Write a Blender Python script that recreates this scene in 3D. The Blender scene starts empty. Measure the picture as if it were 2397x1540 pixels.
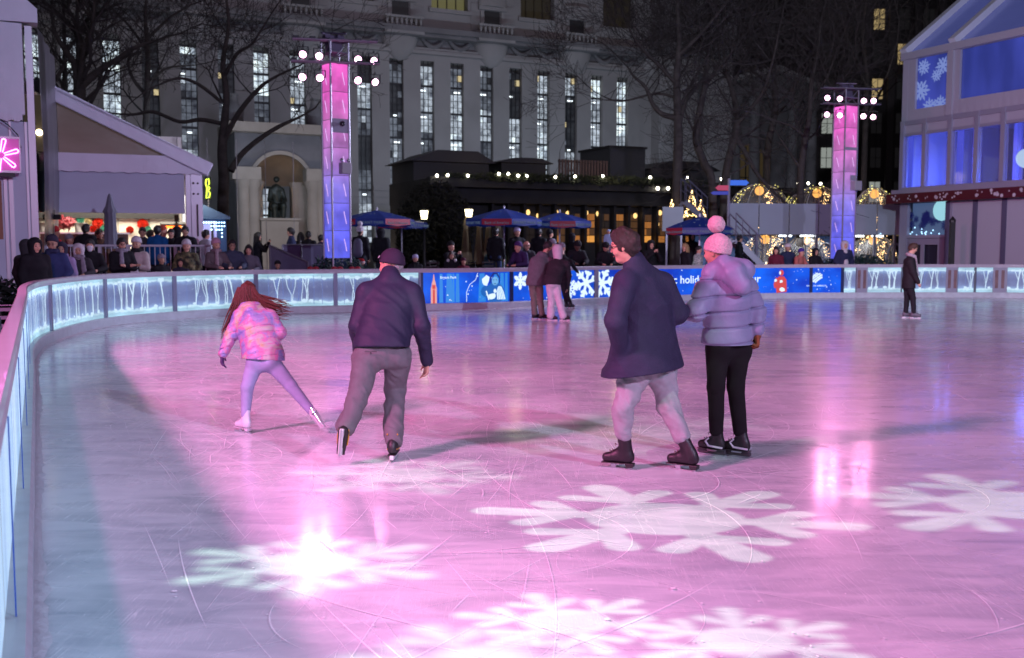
import bpy, math, random
import numpy as np
from mathutils import Vector, Matrix
random.seed(7)
rs = np.random.RandomState(5)
S = bpy.context.scene
COL = S.collection
R = math.radians
F2 = 2354.0; CX = 1198.5; CY = 770.0; CAMH = 1.75
TH = math.atan(191/F2)
cT, sT = math.cos(TH), math.sin(TH)
def ray(X, Y):
    a = (X-CX)/F2; b = (CY-Y)/F2
    return (a, cT+b*sT, b*cT-sT)
def pt(X, Y, D):
    d = ray(X, Y); k = D/d[1]
    return Vector((d[0]*k, D, CAMH+d[2]*k))
def gd(X, Y, h=0.0):
    d = ray(X, Y); k = (h-CAMH)/d[2]
    return Vector((d[0]*k, d[1]*k, h))
def proj(p):
    x, y, z = p[0], p[1], p[2]-CAMH
    f = y*cT-z*sT; u = y*sT+z*cT
    return (CX+F2*x/f, CY-F2*u/f)
class Frame:
    """a plan frame: local x along angle, local y away, local z up"""
    def __init__(s, ox, oy, ang, oz=0.0):
        s.o = Vector((ox, oy, oz)); s.a = R(ang)
        s.ex = Vector((math.cos(s.a), math.sin(s.a), 0)); s.ey = Vector((-math.sin(s.a), math.cos(s.a), 0))
    def hit(s, X, Y, off=0.0):
        d = Vector(ray(X, Y)); c = Vector((0, 0, CAMH))
        q = s.o + s.ey*off
        k = (q-c).dot(s.ey)/d.dot(s.ey)
        w = c+d*k
        return ((w-s.o).dot(s.ex), w.z-s.o.z)
    def loc(s, p):
        w = Vector(p)-s.o
        return Vector((w.dot(s.ex), w.dot(s.ey), w.z))
    def w(s, x, y, z=0): return s.o+s.ex*x+s.ey*y+Vector((0, 0, z))

# ---------------------------------------------------------------- materials
MATS = {}
def M(name, col=(.5,.5,.5), rough=.6, metal=0., em=None, es=0., var=0., vs=8., bump=0., bs=40., alpha=1., spec=.5, sample=True, coat=0., sheen=0., stretch=None):
    if name in MATS: return MATS[name]
    m = bpy.data.materials.new(name); m.use_nodes = True
    nt = m.node_tree; N = nt.nodes; L = nt.links
    b = N['Principled BSDF']
    b.inputs['Base Color'].default_value = (*col, 1); b.inputs['Roughness'].default_value = rough
    b.inputs['Metallic'].default_value = metal; b.inputs['Specular IOR Level'].default_value = spec
    b.inputs['Coat Weight'].default_value = coat
    b.inputs['Sheen Weight'].default_value = sheen
    if em: b.inputs['Emission Color'].default_value = (*em, 1); b.inputs['Emission Strength'].default_value = es
    b.inputs['Alpha'].default_value = alpha
    if var or bump:
        tc = N.new('ShaderNodeTexCoord'); src = tc.outputs['Object']
        if stretch:
            mp = N.new('ShaderNodeMapping'); mp.inputs['Scale'].default_value = stretch
            L.new(src, mp.inputs[0]); src = mp.outputs[0]
    if var:
        n = N.new('ShaderNodeTexNoise'); n.inputs['Scale'].default_value = vs; n.inputs['Detail'].default_value = 6
        L.new(src, n.inputs['Vector'])
        r = N.new('ShaderNodeMapRange'); r.inputs['From Min'].default_value = .25; r.inputs['From Max'].default_value = .75
        r.inputs['To Min'].default_value = 1-var; r.inputs['To Max'].default_value = 1+var
        L.new(n.outputs[0], r.inputs[0])
        h = N.new('ShaderNodeVectorMath'); h.operation = 'SCALE'; h.inputs[0].default_value = col
        L.new(r.outputs[0], h.inputs['Scale']); L.new(h.outputs[0], b.inputs['Base Color'])
    if bump:
        n2 = N.new('ShaderNodeTexNoise'); n2.inputs['Scale'].default_value = bs; n2.inputs['Detail'].default_value = 5
        L.new(src, n2.inputs['Vector'])
        bp = N.new('ShaderNodeBump'); bp.inputs['Strength'].default_value = bump; bp.inputs['Distance'].default_value = .02
        L.new(n2.outputs[0], bp.inputs['Height']); L.new(bp.outputs[0], b.inputs['Normal'])
    if em and not sample: m.cycles.emission_sampling = 'NONE'
    MATS[name] = m
    return m
def EM(name, col, s, sample=False): return M(name, (.02,.02,.02), .5, em=col, es=s, sample=sample)

# ---------------------------------------------------------------- objects
def tag(o, label=None, cat=None, group=None, kind=None):
    if label: o['label'] = label
    if cat: o['category'] = cat
    if group: o['group'] = group
    if kind: o['kind'] = kind
    return o
def thing(name, label, cat, loc=(0,0,0), rz=0., group=None):
    o = bpy.data.objects.new(name, None); COL.objects.link(o)
    o.empty_display_size = .2
    o.location = loc; o.rotation_euler = (0, 0, rz)
    return tag(o, label, cat, group)
def copy_tree(o, parent=None):
    c = o.copy(); COL.objects.link(c)
    if parent is not None: c.parent = parent
    for ch in list(o.children): copy_tree(ch, c)
    return c
def V3(p): return Vector((p[0], p[1], p[2]))
class MB:
    def __init__(s): s.v = []; s.f = []; s.mi = []; s.cur = 0; s.uv = {}
    def add(s, vs, fs):
        n = len(s.v); s.v += [tuple(v) for v in vs]
        for f in fs: s.f.append(tuple(i+n for i in f)); s.mi.append(s.cur)
        return s
    def box(s, c, d, M3=None):
        hx, hy, hz = d[0]/2, d[1]/2, d[2]/2
        vs = [Vector((x, y, z)) for x in (-hx, hx) for y in (-hy, hy) for z in (-hz, hz)]
        if M3 is not None: vs = [M3 @ v for v in vs]
        c = Vector(c)
        return s.add([v+c for v in vs], [(0,1,3,2),(4,6,7,5),(0,4,5,1),(2,3,7,6),(0,2,6,4),(1,5,7,3)])
    def bb(s, x0, x1, y0, y1, z0, z1): return s.box(((x0+x1)/2,(y0+y1)/2,(z0+z1)/2),(abs(x1-x0),abs(y1-y0),abs(z1-z0)))
    def beam(s, a, b, w, h, up=(0,0,1)):
        a, b = V3(a), V3(b); d = b-a; L = d.length; d.normalize(); u = Vector(up)
        if abs(d.dot(u)) > .98: u = Vector((1,0,0))
        sx = d.cross(u).normalized(); uz = sx.cross(d)
        M3 = Matrix((sx, d, uz)).transposed()
        return s.box((a+b)/2, (w, L, h), M3)
    def tube(s, pts, rad, n=8, cap=True):
        pts = [V3(p) for p in pts]
        if not hasattr(rad, '__len__'): rad = [rad]*len(pts)
        base = len(s.v); vs = []; fs = []
        d0 = (pts[1]-pts[0]).normalized()
        u = d0.orthogonal().normalized()
        for i, p in enumerate(pts):
            d = (pts[min(i+1, len(pts)-1)]-pts[max(i-1, 0)])
            if d.length < 1e-9: d = d0
            d.normalize()
            u = (u-d*u.dot(d))
            if u.length < 1e-6: u = d.orthogonal()
            u.normalize(); w = d.cross(u)
            for k in range(n):
                a = 2*math.pi*k/n
                vs.append(p+(u*math.cos(a)+w*math.sin(a))*rad[i])
        for i in range(len(pts)-1):
            for k in range(n):
                k2 = (k+1) % n
                fs.append((i*n+k, i*n+k2, (i+1)*n+k2, (i+1)*n+k))
        if cap:
            fs.append(tuple(range(n-1, -1, -1))); fs.append(tuple((len(pts)-1)*n+k for k in range(n)))
        return s.add(vs, fs)
    def lathe(s, prof, c=(0,0,0), n=20, M3=None, a0=0., a1=2*math.pi):
        c = V3(c); full = abs(a1-a0-2*math.pi) < 1e-6
        m = n if full else n+1; vs = []; fs = []
        for (r, z) in prof:
            for k in range(m):
                a = a0+(a1-a0)*k/n; v = Vector((r*math.cos(a), r*math.sin(a), z))
                if M3 is not None: v = M3 @ v
                vs.append(v+c)
        for i in range(len(prof)-1):
            for k in range(n):
                k2 = (k+1) % m
                fs.append((i*m+k, i*m+k2, (i+1)*m+k2, (i+1)*m+k))
        return s.add(vs, fs)
    def sph(s, c, r, n=10, sc=(1,1,1)):
        c = V3(c)
        prof = [(max(1e-4, math.sin(math.pi*i/(n//2+1)))*r, -math.cos(math.pi*i/(n//2+1))*r) for i in range(n//2+2)]
        m = Matrix.Diagonal(Vector(sc)).to_3x3()
        return s.lathe(prof, c, n, m)
    def ico(s, c, r):
        c = V3(c); v = [(1,0,0),(-1,0,0),(0,1,0),(0,-1,0),(0,0,1),(0,0,-1)]
        return s.add([c+Vector(q)*r for q in v], [(0,2,4),(2,1,4),(1,3,4),(3,0,4),(2,0,5),(1,2,5),(3,1,5),(0,3,5)])
    def prism(s, poly, e0, e1, ax='y'):
        """poly of (a,b); extruded along ax between e0 and e1"""
        def mk(a, b, e):
            if ax == 'y': return (a, e, b)
            if ax == 'z': return (a, b, e)
            return (e, a, b)
        n = len(poly)
        vs = [mk(a, b, e0) for a, b in poly]+[mk(a, b, e1) for a, b in poly]
        fs = [tuple(range(n)), tuple(range(2*n-1, n-1, -1))]
        fs += [(i, (i+1) % n, n+(i+1) % n, n+i)[::-1] for i in range(n)]
        return s.add(vs, fs)
    def quad(s, a, b, c, d): return s.add([a, b, c, d], [(0,1,2,3)])
    def build(s, name, mat, parent=None, smooth=False, bevel=0., uv=None):
        me = bpy.data.meshes.new(name); me.from_pydata(s.v, [], s.f); 
        mats = mat if isinstance(mat, (list, tuple)) else [mat]
        for m in mats: me.materials.append(m)
        if len(mats) > 1: me.polygons.foreach_set('material_index', s.mi)
        if smooth: me.polygons.foreach_set('use_smooth', [True]*len(me.polygons))
        me.update()
        import bmesh
        bm = bmesh.new(); bm.from_mesh(me); bmesh.ops.recalc_face_normals(bm, faces=bm.faces); bm.to_mesh(me); bm.free()
        o = bpy.data.objects.new(name, me); COL.objects.link(o)
        if parent is not None: o.parent = parent
        if bevel:
            b = o.modifiers.new('b', 'BEVEL'); b.width = bevel; b.segments = 2; b.limit_method = 'ANGLE'
        return o
def part(name, mb, mat, parent, **k): return mb.build(name, mat, parent, **k)

# ---------------------------------------------------------------- sdf bodies
def arr(v): return np.array([v[0], v[1], v[2]], dtype=np.float32)
class SDF:
    def __init__(s, k=.03): s.p = []; s.k = k; s.cuts = []; s.disp = None; s.after = None; s.ak = .02
    def cone(s, a, b, ra, rb, sq=None, k=None, neg=False):
        s.p.append((arr(a), arr(b), ra, rb, None if sq is None else (arr(Vector(sq[0]).normalized()), sq[1]), s.k if k is None else k, neg)); return s
    def ball(s, a, r, sq=None, k=None, neg=False): return s.cone(a, a, r, r, sq, k, neg)
    def cut(s, p, n): s.cuts.append((arr(p), arr(Vector(n).normalized()))); return s
    def one(s, P, pr):
        a, b, ra, rb, sq, k, neg = pr
        q = P-a
        ab = b-a; L2 = float(ab @ ab)
        if L2 < 1e-10: t = np.zeros(P.shape[:-1], np.float32)
        else: t = np.clip((q @ ab)/L2, 0, 1)
        d = q-t[..., None]*ab; mul = 1.
        if sq is not None:
            dv, f = sq
            d = d+(d @ dv)[..., None]*dv*(1/f-1); mul = min(1., f)
        return (np.sqrt((d*d).sum(-1))-(ra+(rb-ra)*t))*(.5+.5*mul)
    def ev(s, P, prims=None):
        D = None
        for pr in (prims if prims is not None else s.p):
            d = s.one(P, pr); k = pr[5]
            if D is None: D = d; continue
            if pr[6]:
                h = np.clip(.5-.5*(D+d)/k, 0, 1); D = D*(1-h)-d*h+k*h*(1-h)
            else:
                h = np.clip(.5+.5*(D-d)/k, 0, 1); D = D*(1-h)+d*h-k*h*(1-h)
        if s.disp is not None: D = D+s.disp(P)
        for p, n in s.cuts: D = np.maximum(D, (P-p) @ n)
        if s.after is not None:
            d = s.after.ev(P); k = s.ak; h = np.clip(.5+.5*(D-d)/k, 0, 1); D = D*(1-h)+d*h-k*h*(1-h)
        return D
    def mesh(s, res, pad=.05):
        lo = np.min([np.minimum(p[0]-max(p[2],p[3])*1.0, p[1]-max(p[2],p[3])*1.0) for p in s.p+(s.after.p if s.after else []) if not p[6]], axis=0)-pad
        hi = np.max([np.maximum(p[0]+max(p[2],p[3])*1.0, p[1]+max(p[2],p[3])*1.0) for p in s.p+(s.after.p if s.after else []) if not p[6]], axis=0)+pad
        n = np.ceil((hi-lo)/res).astype(int)+1
        B = 16
        n = ((n+B-1)//B)*B
        V = np.ones(n, np.float32)
        half = B*res/2; diag = half*1.7320508*1.25+.03
        for bx in range(0, n[0], B):
            for by in range(0, n[1], B):
                bz = np.arange(0, n[2], B)
                cs = np.stack([np.full(len(bz), lo[0]+(bx+B/2)*res), np.full(len(bz), lo[1]+(by+B/2)*res), lo[2]+(bz+B/2)*res], -1).astype(np.float32)
                dc = s.ev(cs)
                for i, z0 in enumerate(bz):
                    if abs(dc[i]) > diag:
                        V[bx:bx+B, by:by+B, z0:z0+B] = 1. if dc[i] > 0 else -1.; continue
                    ax = (lo[0]+(bx+np.arange(B))*res).astype(np.float32); ay = (lo[1]+(by+np.arange(B))*res).astype(np.float32); az = (lo[2]+(z0+np.arange(B))*res).astype(np.float32)
                    P = np.stack(np.meshgrid(ax, ay, az, indexing='ij'), -1)
                    c = cs[i:i+1]
                    pr = [p for p in s.p if p[6] or float(s.one(c, p)[0]) < dc[i]*0+diag*2+.12]
                    V[bx:bx+B, by:by+B, z0:z0+B] = s.ev(P, pr if pr and not pr[0][6] else s.p)
        return nets(V, lo, res)
def nets(V, lo, res):
    ins = V < 0
    c = [(i, j, k) for i in (0, 1) for j in (0, 1) for k in (0, 1)]
    sh = tuple(x-1 for x in V.shape)
    sl = lambda A, o: A[o[0]:o[0]+sh[0], o[1]:o[1]+sh[1], o[2]:o[2]+sh[2]]
    cnt = np.zeros(sh, np.int8)
    for o in c: cnt += sl(ins, o)
    act = np.argwhere((cnt > 0) & (cnt < 8))
    idx = -np.ones(sh, np.int32); idx[tuple(act.T)] = np.arange(len(act))
    vals = {o: V[tuple((act+np.array(o)).T)] for o in c}
    acc = np.zeros((len(act), 3)); w = np.zeros(len(act))
    for o in c:
        for ax in range(3):
            if o[ax] == 1: continue
            o2 = list(o); o2[ax] = 1; o2 = tuple(o2)
            a, b = vals[o], vals[o2]; m = (a < 0) != (b < 0)
            t = np.where(m, a/np.where(a-b == 0, 1, a-b), 0)
            q = np.tile(np.array(o, float), (len(act), 1)); q[:, ax] += t
            acc += q*m[:, None]; w += m
    pos = (act+acc/w[:, None])*res+lo
    faces = []
    for ax in range(3):
        a = np.take(ins, range(V.shape[ax]-1), axis=ax); b = np.take(ins, range(1, V.shape[ax]), axis=ax)
        e = np.argwhere(a != b)
        u, v = [(1, 2), (2, 0), (0, 1)][ax]
        ok = (e[:, u] > 0) & (e[:, v] > 0) & (e[:, u] < sh[u]) & (e[:, v] < sh[v])
        e = e[ok]; inside_first = ins[tuple(e.T)]
        def g(du, dv):
            q = e.copy(); q[:, u] -= du; q[:, v] -= dv; return idx[tuple(q.T)]
        q = np.stack([g(1, 1), g(0, 1), g(0, 0), g(1, 0)], -1)
        q[~inside_first] = q[~inside_first][:, ::-1]
        q = q[(q >= 0).all(1)]
        faces.append(q)
    return pos, np.concatenate(faces)
def sdf_obj(name, sdf, mat, parent, res, xf=None):
    pos, fc = sdf.mesh(res)
    if xf is not None:
        A = np.array(xf); pos = pos @ A[:3, :3].T+A[:3, 3]
    me = bpy.data.meshes.new(name)
    me.vertices.add(len(pos)); me.vertices.foreach_set('co', pos.astype(np.float32).ravel())
    me.loops.add(len(fc)*4); me.loops.foreach_set('vertex_index', fc.astype(np.int32).ravel())
    me.polygons.add(len(fc)); me.polygons.foreach_set('loop_start', np.arange(0, len(fc)*4, 4, dtype=np.int32)); 
    me.polygons.foreach_set('use_smooth', np.ones(len(fc), bool))
    me.materials.append(mat); me.update(calc_edges=True); me.validate()
    o = bpy.data.objects.new(name, me); COL.objects.link(o)
    if parent is not None: o.parent = parent
    return o
def wrinkle(amp, f=22., seed=0., zf=1.):
    def d(P):
        x, y, z = P[..., 0], P[..., 1], P[..., 2]*zf
        a = np.sin(x*f*.6+2.1*np.sin(z*f*.45+seed)+seed)+np.sin(z*f*1.25+1.9*np.sin(x*f*.5+y*f*.4+seed*2)+y*f*.5)
        b = np.sin((x+z)*f*1.1+2*np.sin(y*f*.7+seed*3))
        return amp*(.5*a*np.abs(b)+.3*b)
    return d
# ================================================================ camera, world, render
cam = bpy.data.cameras.new('camera'); cob = bpy.data.objects.new('camera', cam); COL.objects.link(cob)
cob.location = (0, 0, CAMH); cob.rotation_euler = (R(90)-TH, 0, 0)
cam.sensor_width = 36; cam.lens = 36*F2/2397.0; cam.clip_start = .05; cam.clip_end = 600
cam.dof.use_dof = True; cam.dof.focus_distance = 8.6; cam.dof.aperture_fstop = 2.8
S.camera = cob
W = bpy.data.worlds.new('World'); S.world = W; W.use_nodes = True
wb = W.node_tree.nodes['Background']; wb.inputs[0].default_value = (.50, .50, .66, 1); wb.inputs[1].default_value = .040
S.view_settings.view_transform = 'Standard'; S.view_settings.look = 'None'; S.view_settings.exposure = .04; S.view_settings.gamma = 1
S.cycles.use_denoising = True
try: S.cycles.denoiser = 'OPENIMAGEDENOISE'; S.cycles.denoising_prefilter = 'ACCURATE'
except Exception: pass
S.cycles.max_bounces = 5; S.cycles.diffuse_bounces = 2; S.cycles.glossy_bounces = 3; S.cycles.transmission_bounces = 4; S.cycles.transparent_max_bounces = 10
S.cycles.sample_clamp_indirect = 4; S.cycles.sample_clamp_direct = 0; S.cycles.caustics_reflective = False; S.cycles.caustics_refractive = False
S.cycles.use_light_tree = True

# ================================================================ ground
GZ = .10
g = MB(); g.bb(-90, 140, -30, 190, -.4, -.02)
def xy(v): return (v.x, v.y)
ground = part('ground', g, M('paving', (.06,.06,.065), .7, var=.35, vs=3, bump=.3, bs=12), None); tag(ground, kind='structure')

# rink outline (inner foot of the boards)
src = [(225,1366),(432,1308),(705,1279),(1020,1260),(1300,1253),(1600,1246),(2000,1236),(2400,1216),(2700,1205),(3000,1197),(3400,1193),(3800,1192)]
ctrl = [gd(a/1.709, b/1.709) for a, b in src]
pA = gd(78, 1540); pB = gd(84, 905); dA = (pB-pA).normalized()
pts0 = [pA-dA*11.5, pA-dA*4, pA, pA+(pB-pA)*.5, pB, gd(85.5, 838)]
ctrl = pts0+ctrl+[Vector((17.8, 34.4, 0)), Vector((19.3, 32, 0)), Vector((20.6, 28, 0)), Vector((23, 22, 0))]
def catmull(P, n=12):
    out = []
    for i in range(len(P)-1):
        a, b, c, d = P[max(i-1,0)], P[i], P[i+1], P[min(i+2,len(P)-1)]
        for k in range(n):
            t = k/n
            out.append(.5*((2*b)+(c-a)*t+(2*a-5*b+4*c-d)*t*t+(3*b-3*c+d-a)*t**3))
    out.append(P[-1].copy()); return out
line = catmull(ctrl)
# even arc-length resampling
ds = [0]
for i in range(1, len(line)): ds.append(ds[-1]+(line[i]-line[i-1]).length)
TOT = ds[-1]
def at_s(s):
    s = min(max(s, 0), TOT-1e-6)
    import bisect
    i = bisect.bisect_right(ds, s)-1
    i = min(i, len(line)-2)
    t = (s-ds[i])/(ds[i+1]-ds[i]); return line[i].lerp(line[i+1], t)
def nrm_s(s):
    d = (at_s(s+.25)-at_s(s-.25)); d.z = 0; d.normalize()
    return Vector((-d.y, d.x, 0))      # pointing out of the rink
def s_of_X(X):
    s = 16.
    while s < TOT:
        p = at_s(s); q = proj(p)
        if p.y > 14 and q[0] >= X: return s
        s += .03
    return TOT
SPC = {}
# ice sheet
ice_poly = [at_s(TOT*i/160) for i in range(161)]
close = [Vector((29, 8, 0)), Vector((24, -8, 0)), Vector((12, -11, 0))]
ice = MB(); pl = [v+nrm_s(TOT*i/160)*.03 for i, v in enumerate(ice_poly)]+close
ice.v = [(v.x, v.y, 0.) for v in pl]; ice.f = [tuple(range(len(pl)))[::-1]]; ice.mi = [0]
# skate marks : thin snowy ribbons lying on the ice, second material of the same sheet
ice.cur = 1
def ribbon(pts, w, z):
    vs = []; n = len(pts)
    for i, p in enumerate(pts):
        d = (pts[min(i+1, n-1)]-pts[max(i-1, 0)]).normalized(); nn = Vector((-d.y, d.x, 0))
        ww = w*math.sin(math.pi*(i+.35)/(n-.3))
        vs += [(p.x+nn.x*ww, p.y+nn.y*ww, z), (p.x-nn.x*ww, p.y-nn.y*ww, z)]
    ice.add(vs, [(2*i, 2*i+1, 2*i+3, 2*i+2) for i in range(n-1)])
rr = random.Random(11)
def inside(p):
    return p.y > 1.5 and p.x > -.4727*p.y+.6 and p.y < 22+.4*p.x and p.x < 17
cnt = 0
while cnt < 3600:
    D = rr.uniform(2.5, 30) if rr.random() < .45 else rr.uniform(7, 20)
    X = rr.uniform(80, 2397) if rr.random() < .5 else rr.gauss(900, 380)
    p = gd(X, 600+400*0, 0) if False else Vector(((X-CX)/F2*D, D, 0))
    if not inside(p): continue
    a = rr.gauss(2.45, .5) if rr.random() < .6 else rr.uniform(0, 6.28)
    if rr.random() < .5: a += math.pi
    cur = rr.gauss(0, .12) if rr.random() < .75 else rr.choice((-1, 1))*rr.uniform(.4, 1.6)
    L = rr.uniform(.25, 1.6) if rr.random() < .85 else rr.uniform(1.5, 4.0); n = max(10, int(L*9)); pp = [p.copy()]
    for i in range(n):
        a += cur*L/n; p = p+Vector((math.cos(a), math.sin(a), 0))*L/n; pp.append(p.copy())
    if not all(inside(q) for q in pp): continue
    ribbon(pp, rr.choice((.0009, .0012, .0016, .0022, .004)), .002+cnt*.0000017)
    cnt += 1
for i in range(900):
    D = rr.uniform(2.6, 24); p = Vector(((rr.uniform(80, 2397)-CX)/F2*D, D, 0))
    if not inside(p): continue
    q = rr.uniform(.003, .010)*(1 if rr.random() < .93 else 2.2); a = rr.random()*3
    ice.add([(p.x+q*math.cos(a+k*1.2566)*rr.uniform(.6,1.4), p.y+q*math.sin(a+k*1.2566)*rr.uniform(.6,1.4), .009) for k in range(5)], [(0,1,2,3,4)])
mi = bpy.data.materials.new('ice'); mi.use_nodes = True
nt = mi.node_tree; N = nt.nodes; L = nt.links; b = N['Principled BSDF']
tc = N.new('ShaderNodeTexCoord'); obj = tc.outputs['Object']
def noise(sc, det=4, vec=None, dist=0., rough=.5):
    n = N.new('ShaderNodeTexNoise'); n.inputs['Scale'].default_value = sc; n.inputs['Detail'].default_value = det; n.inputs['Distortion'].default_value = dist
    n.inputs['Roughness'].default_value = rough
    L.new(vec or obj, n.inputs['Vector']); return n.outputs[0]
def mp(rot, scale):
    m = N.new('ShaderNodeMapping'); m.inputs['Rotation'].default_value = (0, 0, rot); m.inputs['Scale'].default_value = scale
    L.new(obj, m.inputs[0]); return m.outputs[0]
def rng(v, a, b_, c, d, clamp=True):
    r = N.new('ShaderNodeMapRange'); r.clamp = clamp
    for i, q in zip((1,2,3,4), (a,b_,c,d)): r.inputs[i].default_value = q
    L.new(v, r.inputs[0]); return r.outputs[0]
def mth(op, a, b_=None):
    m = N.new('ShaderNodeMath'); m.operation = op
    for i, q in enumerate((a, b_)):
        if q is None: continue
        if isinstance(q, (int, float)): m.inputs[i].default_value = q
        else: L.new(q, m.inputs[i])
    return m.outputs[0]
n1 = noise(.35, 5); n2 = noise(1.6, 6, mp(.5, (1, 3.5, 1)), 1.0)
# fine blade scratches in several directions
sc = None
for k, (ang, fr) in enumerate(((.6, 9), (2.3, 7), (1.4, 8), (2.9, 6), (.1, 10))):
    a_ = noise(1.0, 2, mp(ang, (fr*4.2, fr*.09, 1)), .35)
    ln = rng(mth('ABSOLUTE', mth('SUBTRACT', a_, .5)), 0, .006, 1, 0)
    msk = rng(noise(.45+.13*k, 3, mp(ang+1.3, (1, 1, 1))), .5, .62, 0, 1)
    s_ = mth('MULTIPLY', ln, msk)
    sc = s_ if sc is None else mth('MAXIMUM', sc, s_)
base = N.new('ShaderNodeMix'); base.data_type = 'RGBA'
base.inputs[6].default_value = (.43, .49, .54, 1); base.inputs[7].default_value = (.75, .79, .83, 1)
L.new(rng(mth('ADD', n1, mth('MULTIPLY', n2, .6)), .62, .92, 0, 1), base.inputs[0])
m2 = N.new('ShaderNodeMix'); m2.data_type = 'RGBA'; m2.inputs[7].default_value = (.85, .88, .9, 1)
L.new(base.outputs[2], m2.inputs[6]); L.new(mth('MULTIPLY', sc, .8), m2.inputs[0]); L.new(m2.outputs[2], b.inputs['Base Color'])
ro = rng(noise(.9, 6, mp(.2, (1, 2.2, 1)), .6, .6), .35, .7, .20, .36)
ro = mth('ADD', ro, mth('MULTIPLY', sc, .35)); L.new(ro, b.inputs['Roughness'])
b.inputs['IOR'].default_value = 1.33
bp = N.new('ShaderNodeBump'); bp.inputs['Strength'].default_value = .35; bp.inputs['Distance'].default_value = .004
hh = mth('ADD', mth('MULTIPLY', noise(7, 5, mp(.4, (1, 1.6, 1)), .4), .6), mth('MULTIPLY', sc, .8))
L.new(hh, bp.inputs['Height']); L.new(bp.outputs[0], b.inputs['Normal'])
b.inputs['Coat Weight'].default_value = .40; b.inputs['Coat Roughness'].default_value = .12; b.inputs['Coat IOR'].default_value = 1.31
iceo = part('ice', ice, [mi, M('ice_snow', (.92,.94,.97), .5, spec=.8)], None); tag(iceo, kind='structure')

# ================================================================ boards round the rink
barrier = thing('rink_barrier', 'curved white rink boards with glowing frosted and blue printed light panels', 'barrier')
m_rail = M('rail_white', (.46,.44,.50), .28, var=.08, vs=5, spec=.6, coat=.3)
m_kick = M('kick_white', (.50,.56,.60), .4, var=.12, vs=6)
m_post = M('post_grey', (.22,.24,.34), .4, metal=.3)
def sweep(mb, s0, s1, prof, step=.4):
    """prof: list (out, z) closed loop"""
    n = max(2, int((s1-s0)/step)+1); k = len(prof); vs = []; fs = []
    for i in range(n):
        s = s0+(s1-s0)*i/(n-1); p = at_s(s); nn = nrm_s(s)
        for o, z in prof: vs.append((p.x+nn.x*o, p.y+nn.y*o, z))
    for i in range(n-1):
        for j in range(k): fs.append((i*k+j, i*k+(j+1) % k, (i+1)*k+(j+1) % k, (i+1)*k+j))
    fs.append(tuple(range(k))); fs.append(tuple((n-1)*k+j for j in range(k))[::-1])
    mb.add(vs, fs)
KT, PT, RT = .20, 1.055, 1.17
k = MB(); sweep(k, .2, TOT-.2, [(0,-.02),(0,KT-.03),(.02,KT),(.16,KT),(.16,-.02)]); part('kick_plate', k, m_kick, barrier)
k = MB(); sweep(k, .3, TOT-.2, [(.155,KT+.002),(.155,PT-.002),(.165,PT-.002),(.165,KT+.002)]); part('light_stop_board', k, M('backing', (.12,.12,.15), .6), barrier)  # added sheet that stops lamp light leaking between the panels
k = MB(); sweep(k, .2, TOT-.2, [(.06,PT),(.055,PT+.04),(.055,RT-.02),(.07,RT),(.165,RT),(.18,RT-.02),(.18,PT)]); part('top_rail', k, m_rail, barrier)
# ice shavings piled at the foot of the boards
k = MB(); prs = random.Random(3)
n = 900; vs = []; fs = []
for i in range(n+1):
    s = .5+(TOT-1)*i/n; p = at_s(s); nn = nrm_s(s)
    w = .04+.05*prs.random()*(.5+.5*math.sin(s*1.7)); h = .012+.018*prs.random()
    for o, z in ((-w, .001), (-w*.4, h*.7), (.005, h)): vs.append((p.x+nn.x*o, p.y+nn.y*o, z))
for i in range(n):
    for j in (0, 1): fs.append((i*3+j, i*3+j+1, (i+1)*3+j+1, (i+1)*3+j))
k.add(vs, fs); o = part('snow_fringe', k, M('snow', (.6,.62,.66), .7, bump=.5, bs=60), None); tag(o, kind='structure')

def frost_mat():
    m = bpy.data.materials.new('frost_panel'); m.use_nodes = True
    nt = m.node_tree; N = nt.nodes; L = nt.links; b = N['Principled BSDF']
    b.inputs['Base Color'].default_value = (.1,.1,.14,1); b.inputs['Roughness'].default_value = .12
    uv = N.new('ShaderNodeUVMap'); uv.uv_map = 'uv'
    sp = N.new('ShaderNodeSeparateXYZ'); L.new(uv.outputs[0], sp.inputs[0])
    n = N.new('ShaderNodeTexNoise'); n.inputs['Scale'].default_value = 5; n.inputs['Detail'].default_value = 5; L.new(uv.outputs[0], n.inputs['Vector'])
    n3 = N.new('ShaderNodeTexNoise'); n3.inputs['Scale'].default_value = 1.1; n3.inputs['Detail'].default_value = 2; L.new(uv.outputs[0], n3.inputs['Vector'])
    def mt(op, a, b_):
        x = N.new('ShaderNodeMath'); x.operation = op
        for i, q in enumerate((a, b_)):
            if isinstance(q, (int, float)): x.inputs[i].default_value = q
            else: L.new(q, x.inputs[i])
        return x.outputs[0]
    dz = mt('ABSOLUTE', mt('SUBTRACT', sp.outputs[1], .5), 0)
    e = mt('ADD', dz, mt('MULTIPLY', mt('SUBTRACT', n.outputs[0], .5), .16))
    cr = N.new('ShaderNodeValToRGB'); L.new(e, cr.inputs[0])
    el = cr.color_ramp.elements
    el[0].position = .0; el[0].color = (.075,.12,.27,1); el[1].position = .5; el[1].color = (.40,.72,.84,1)
    a = el.new(.22); a.color = (.11,.17,.34,1); a2 = el.new(.33); a2.color = (.20,.34,.60,1); a3 = el.new(.38); a3.color = (.62,.92,1,1); a4 = el.new(.43); a4.color = (.34,.62,.75,1)
    L.new(cr.outputs[0], b.inputs['Emission Color'])
    r = N.new('ShaderNodeMapRange'); r.inputs[1].default_value = .35; r.inputs[2].default_value = .65; r.inputs[3].default_value = .68; r.inputs[4].default_value = 1.12
    L.new(n3.outputs[0], r.inputs[0]); L.new(r.outputs[0], b.inputs['Emission Strength'])
    return m
m_frost = frost_mat()
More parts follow.
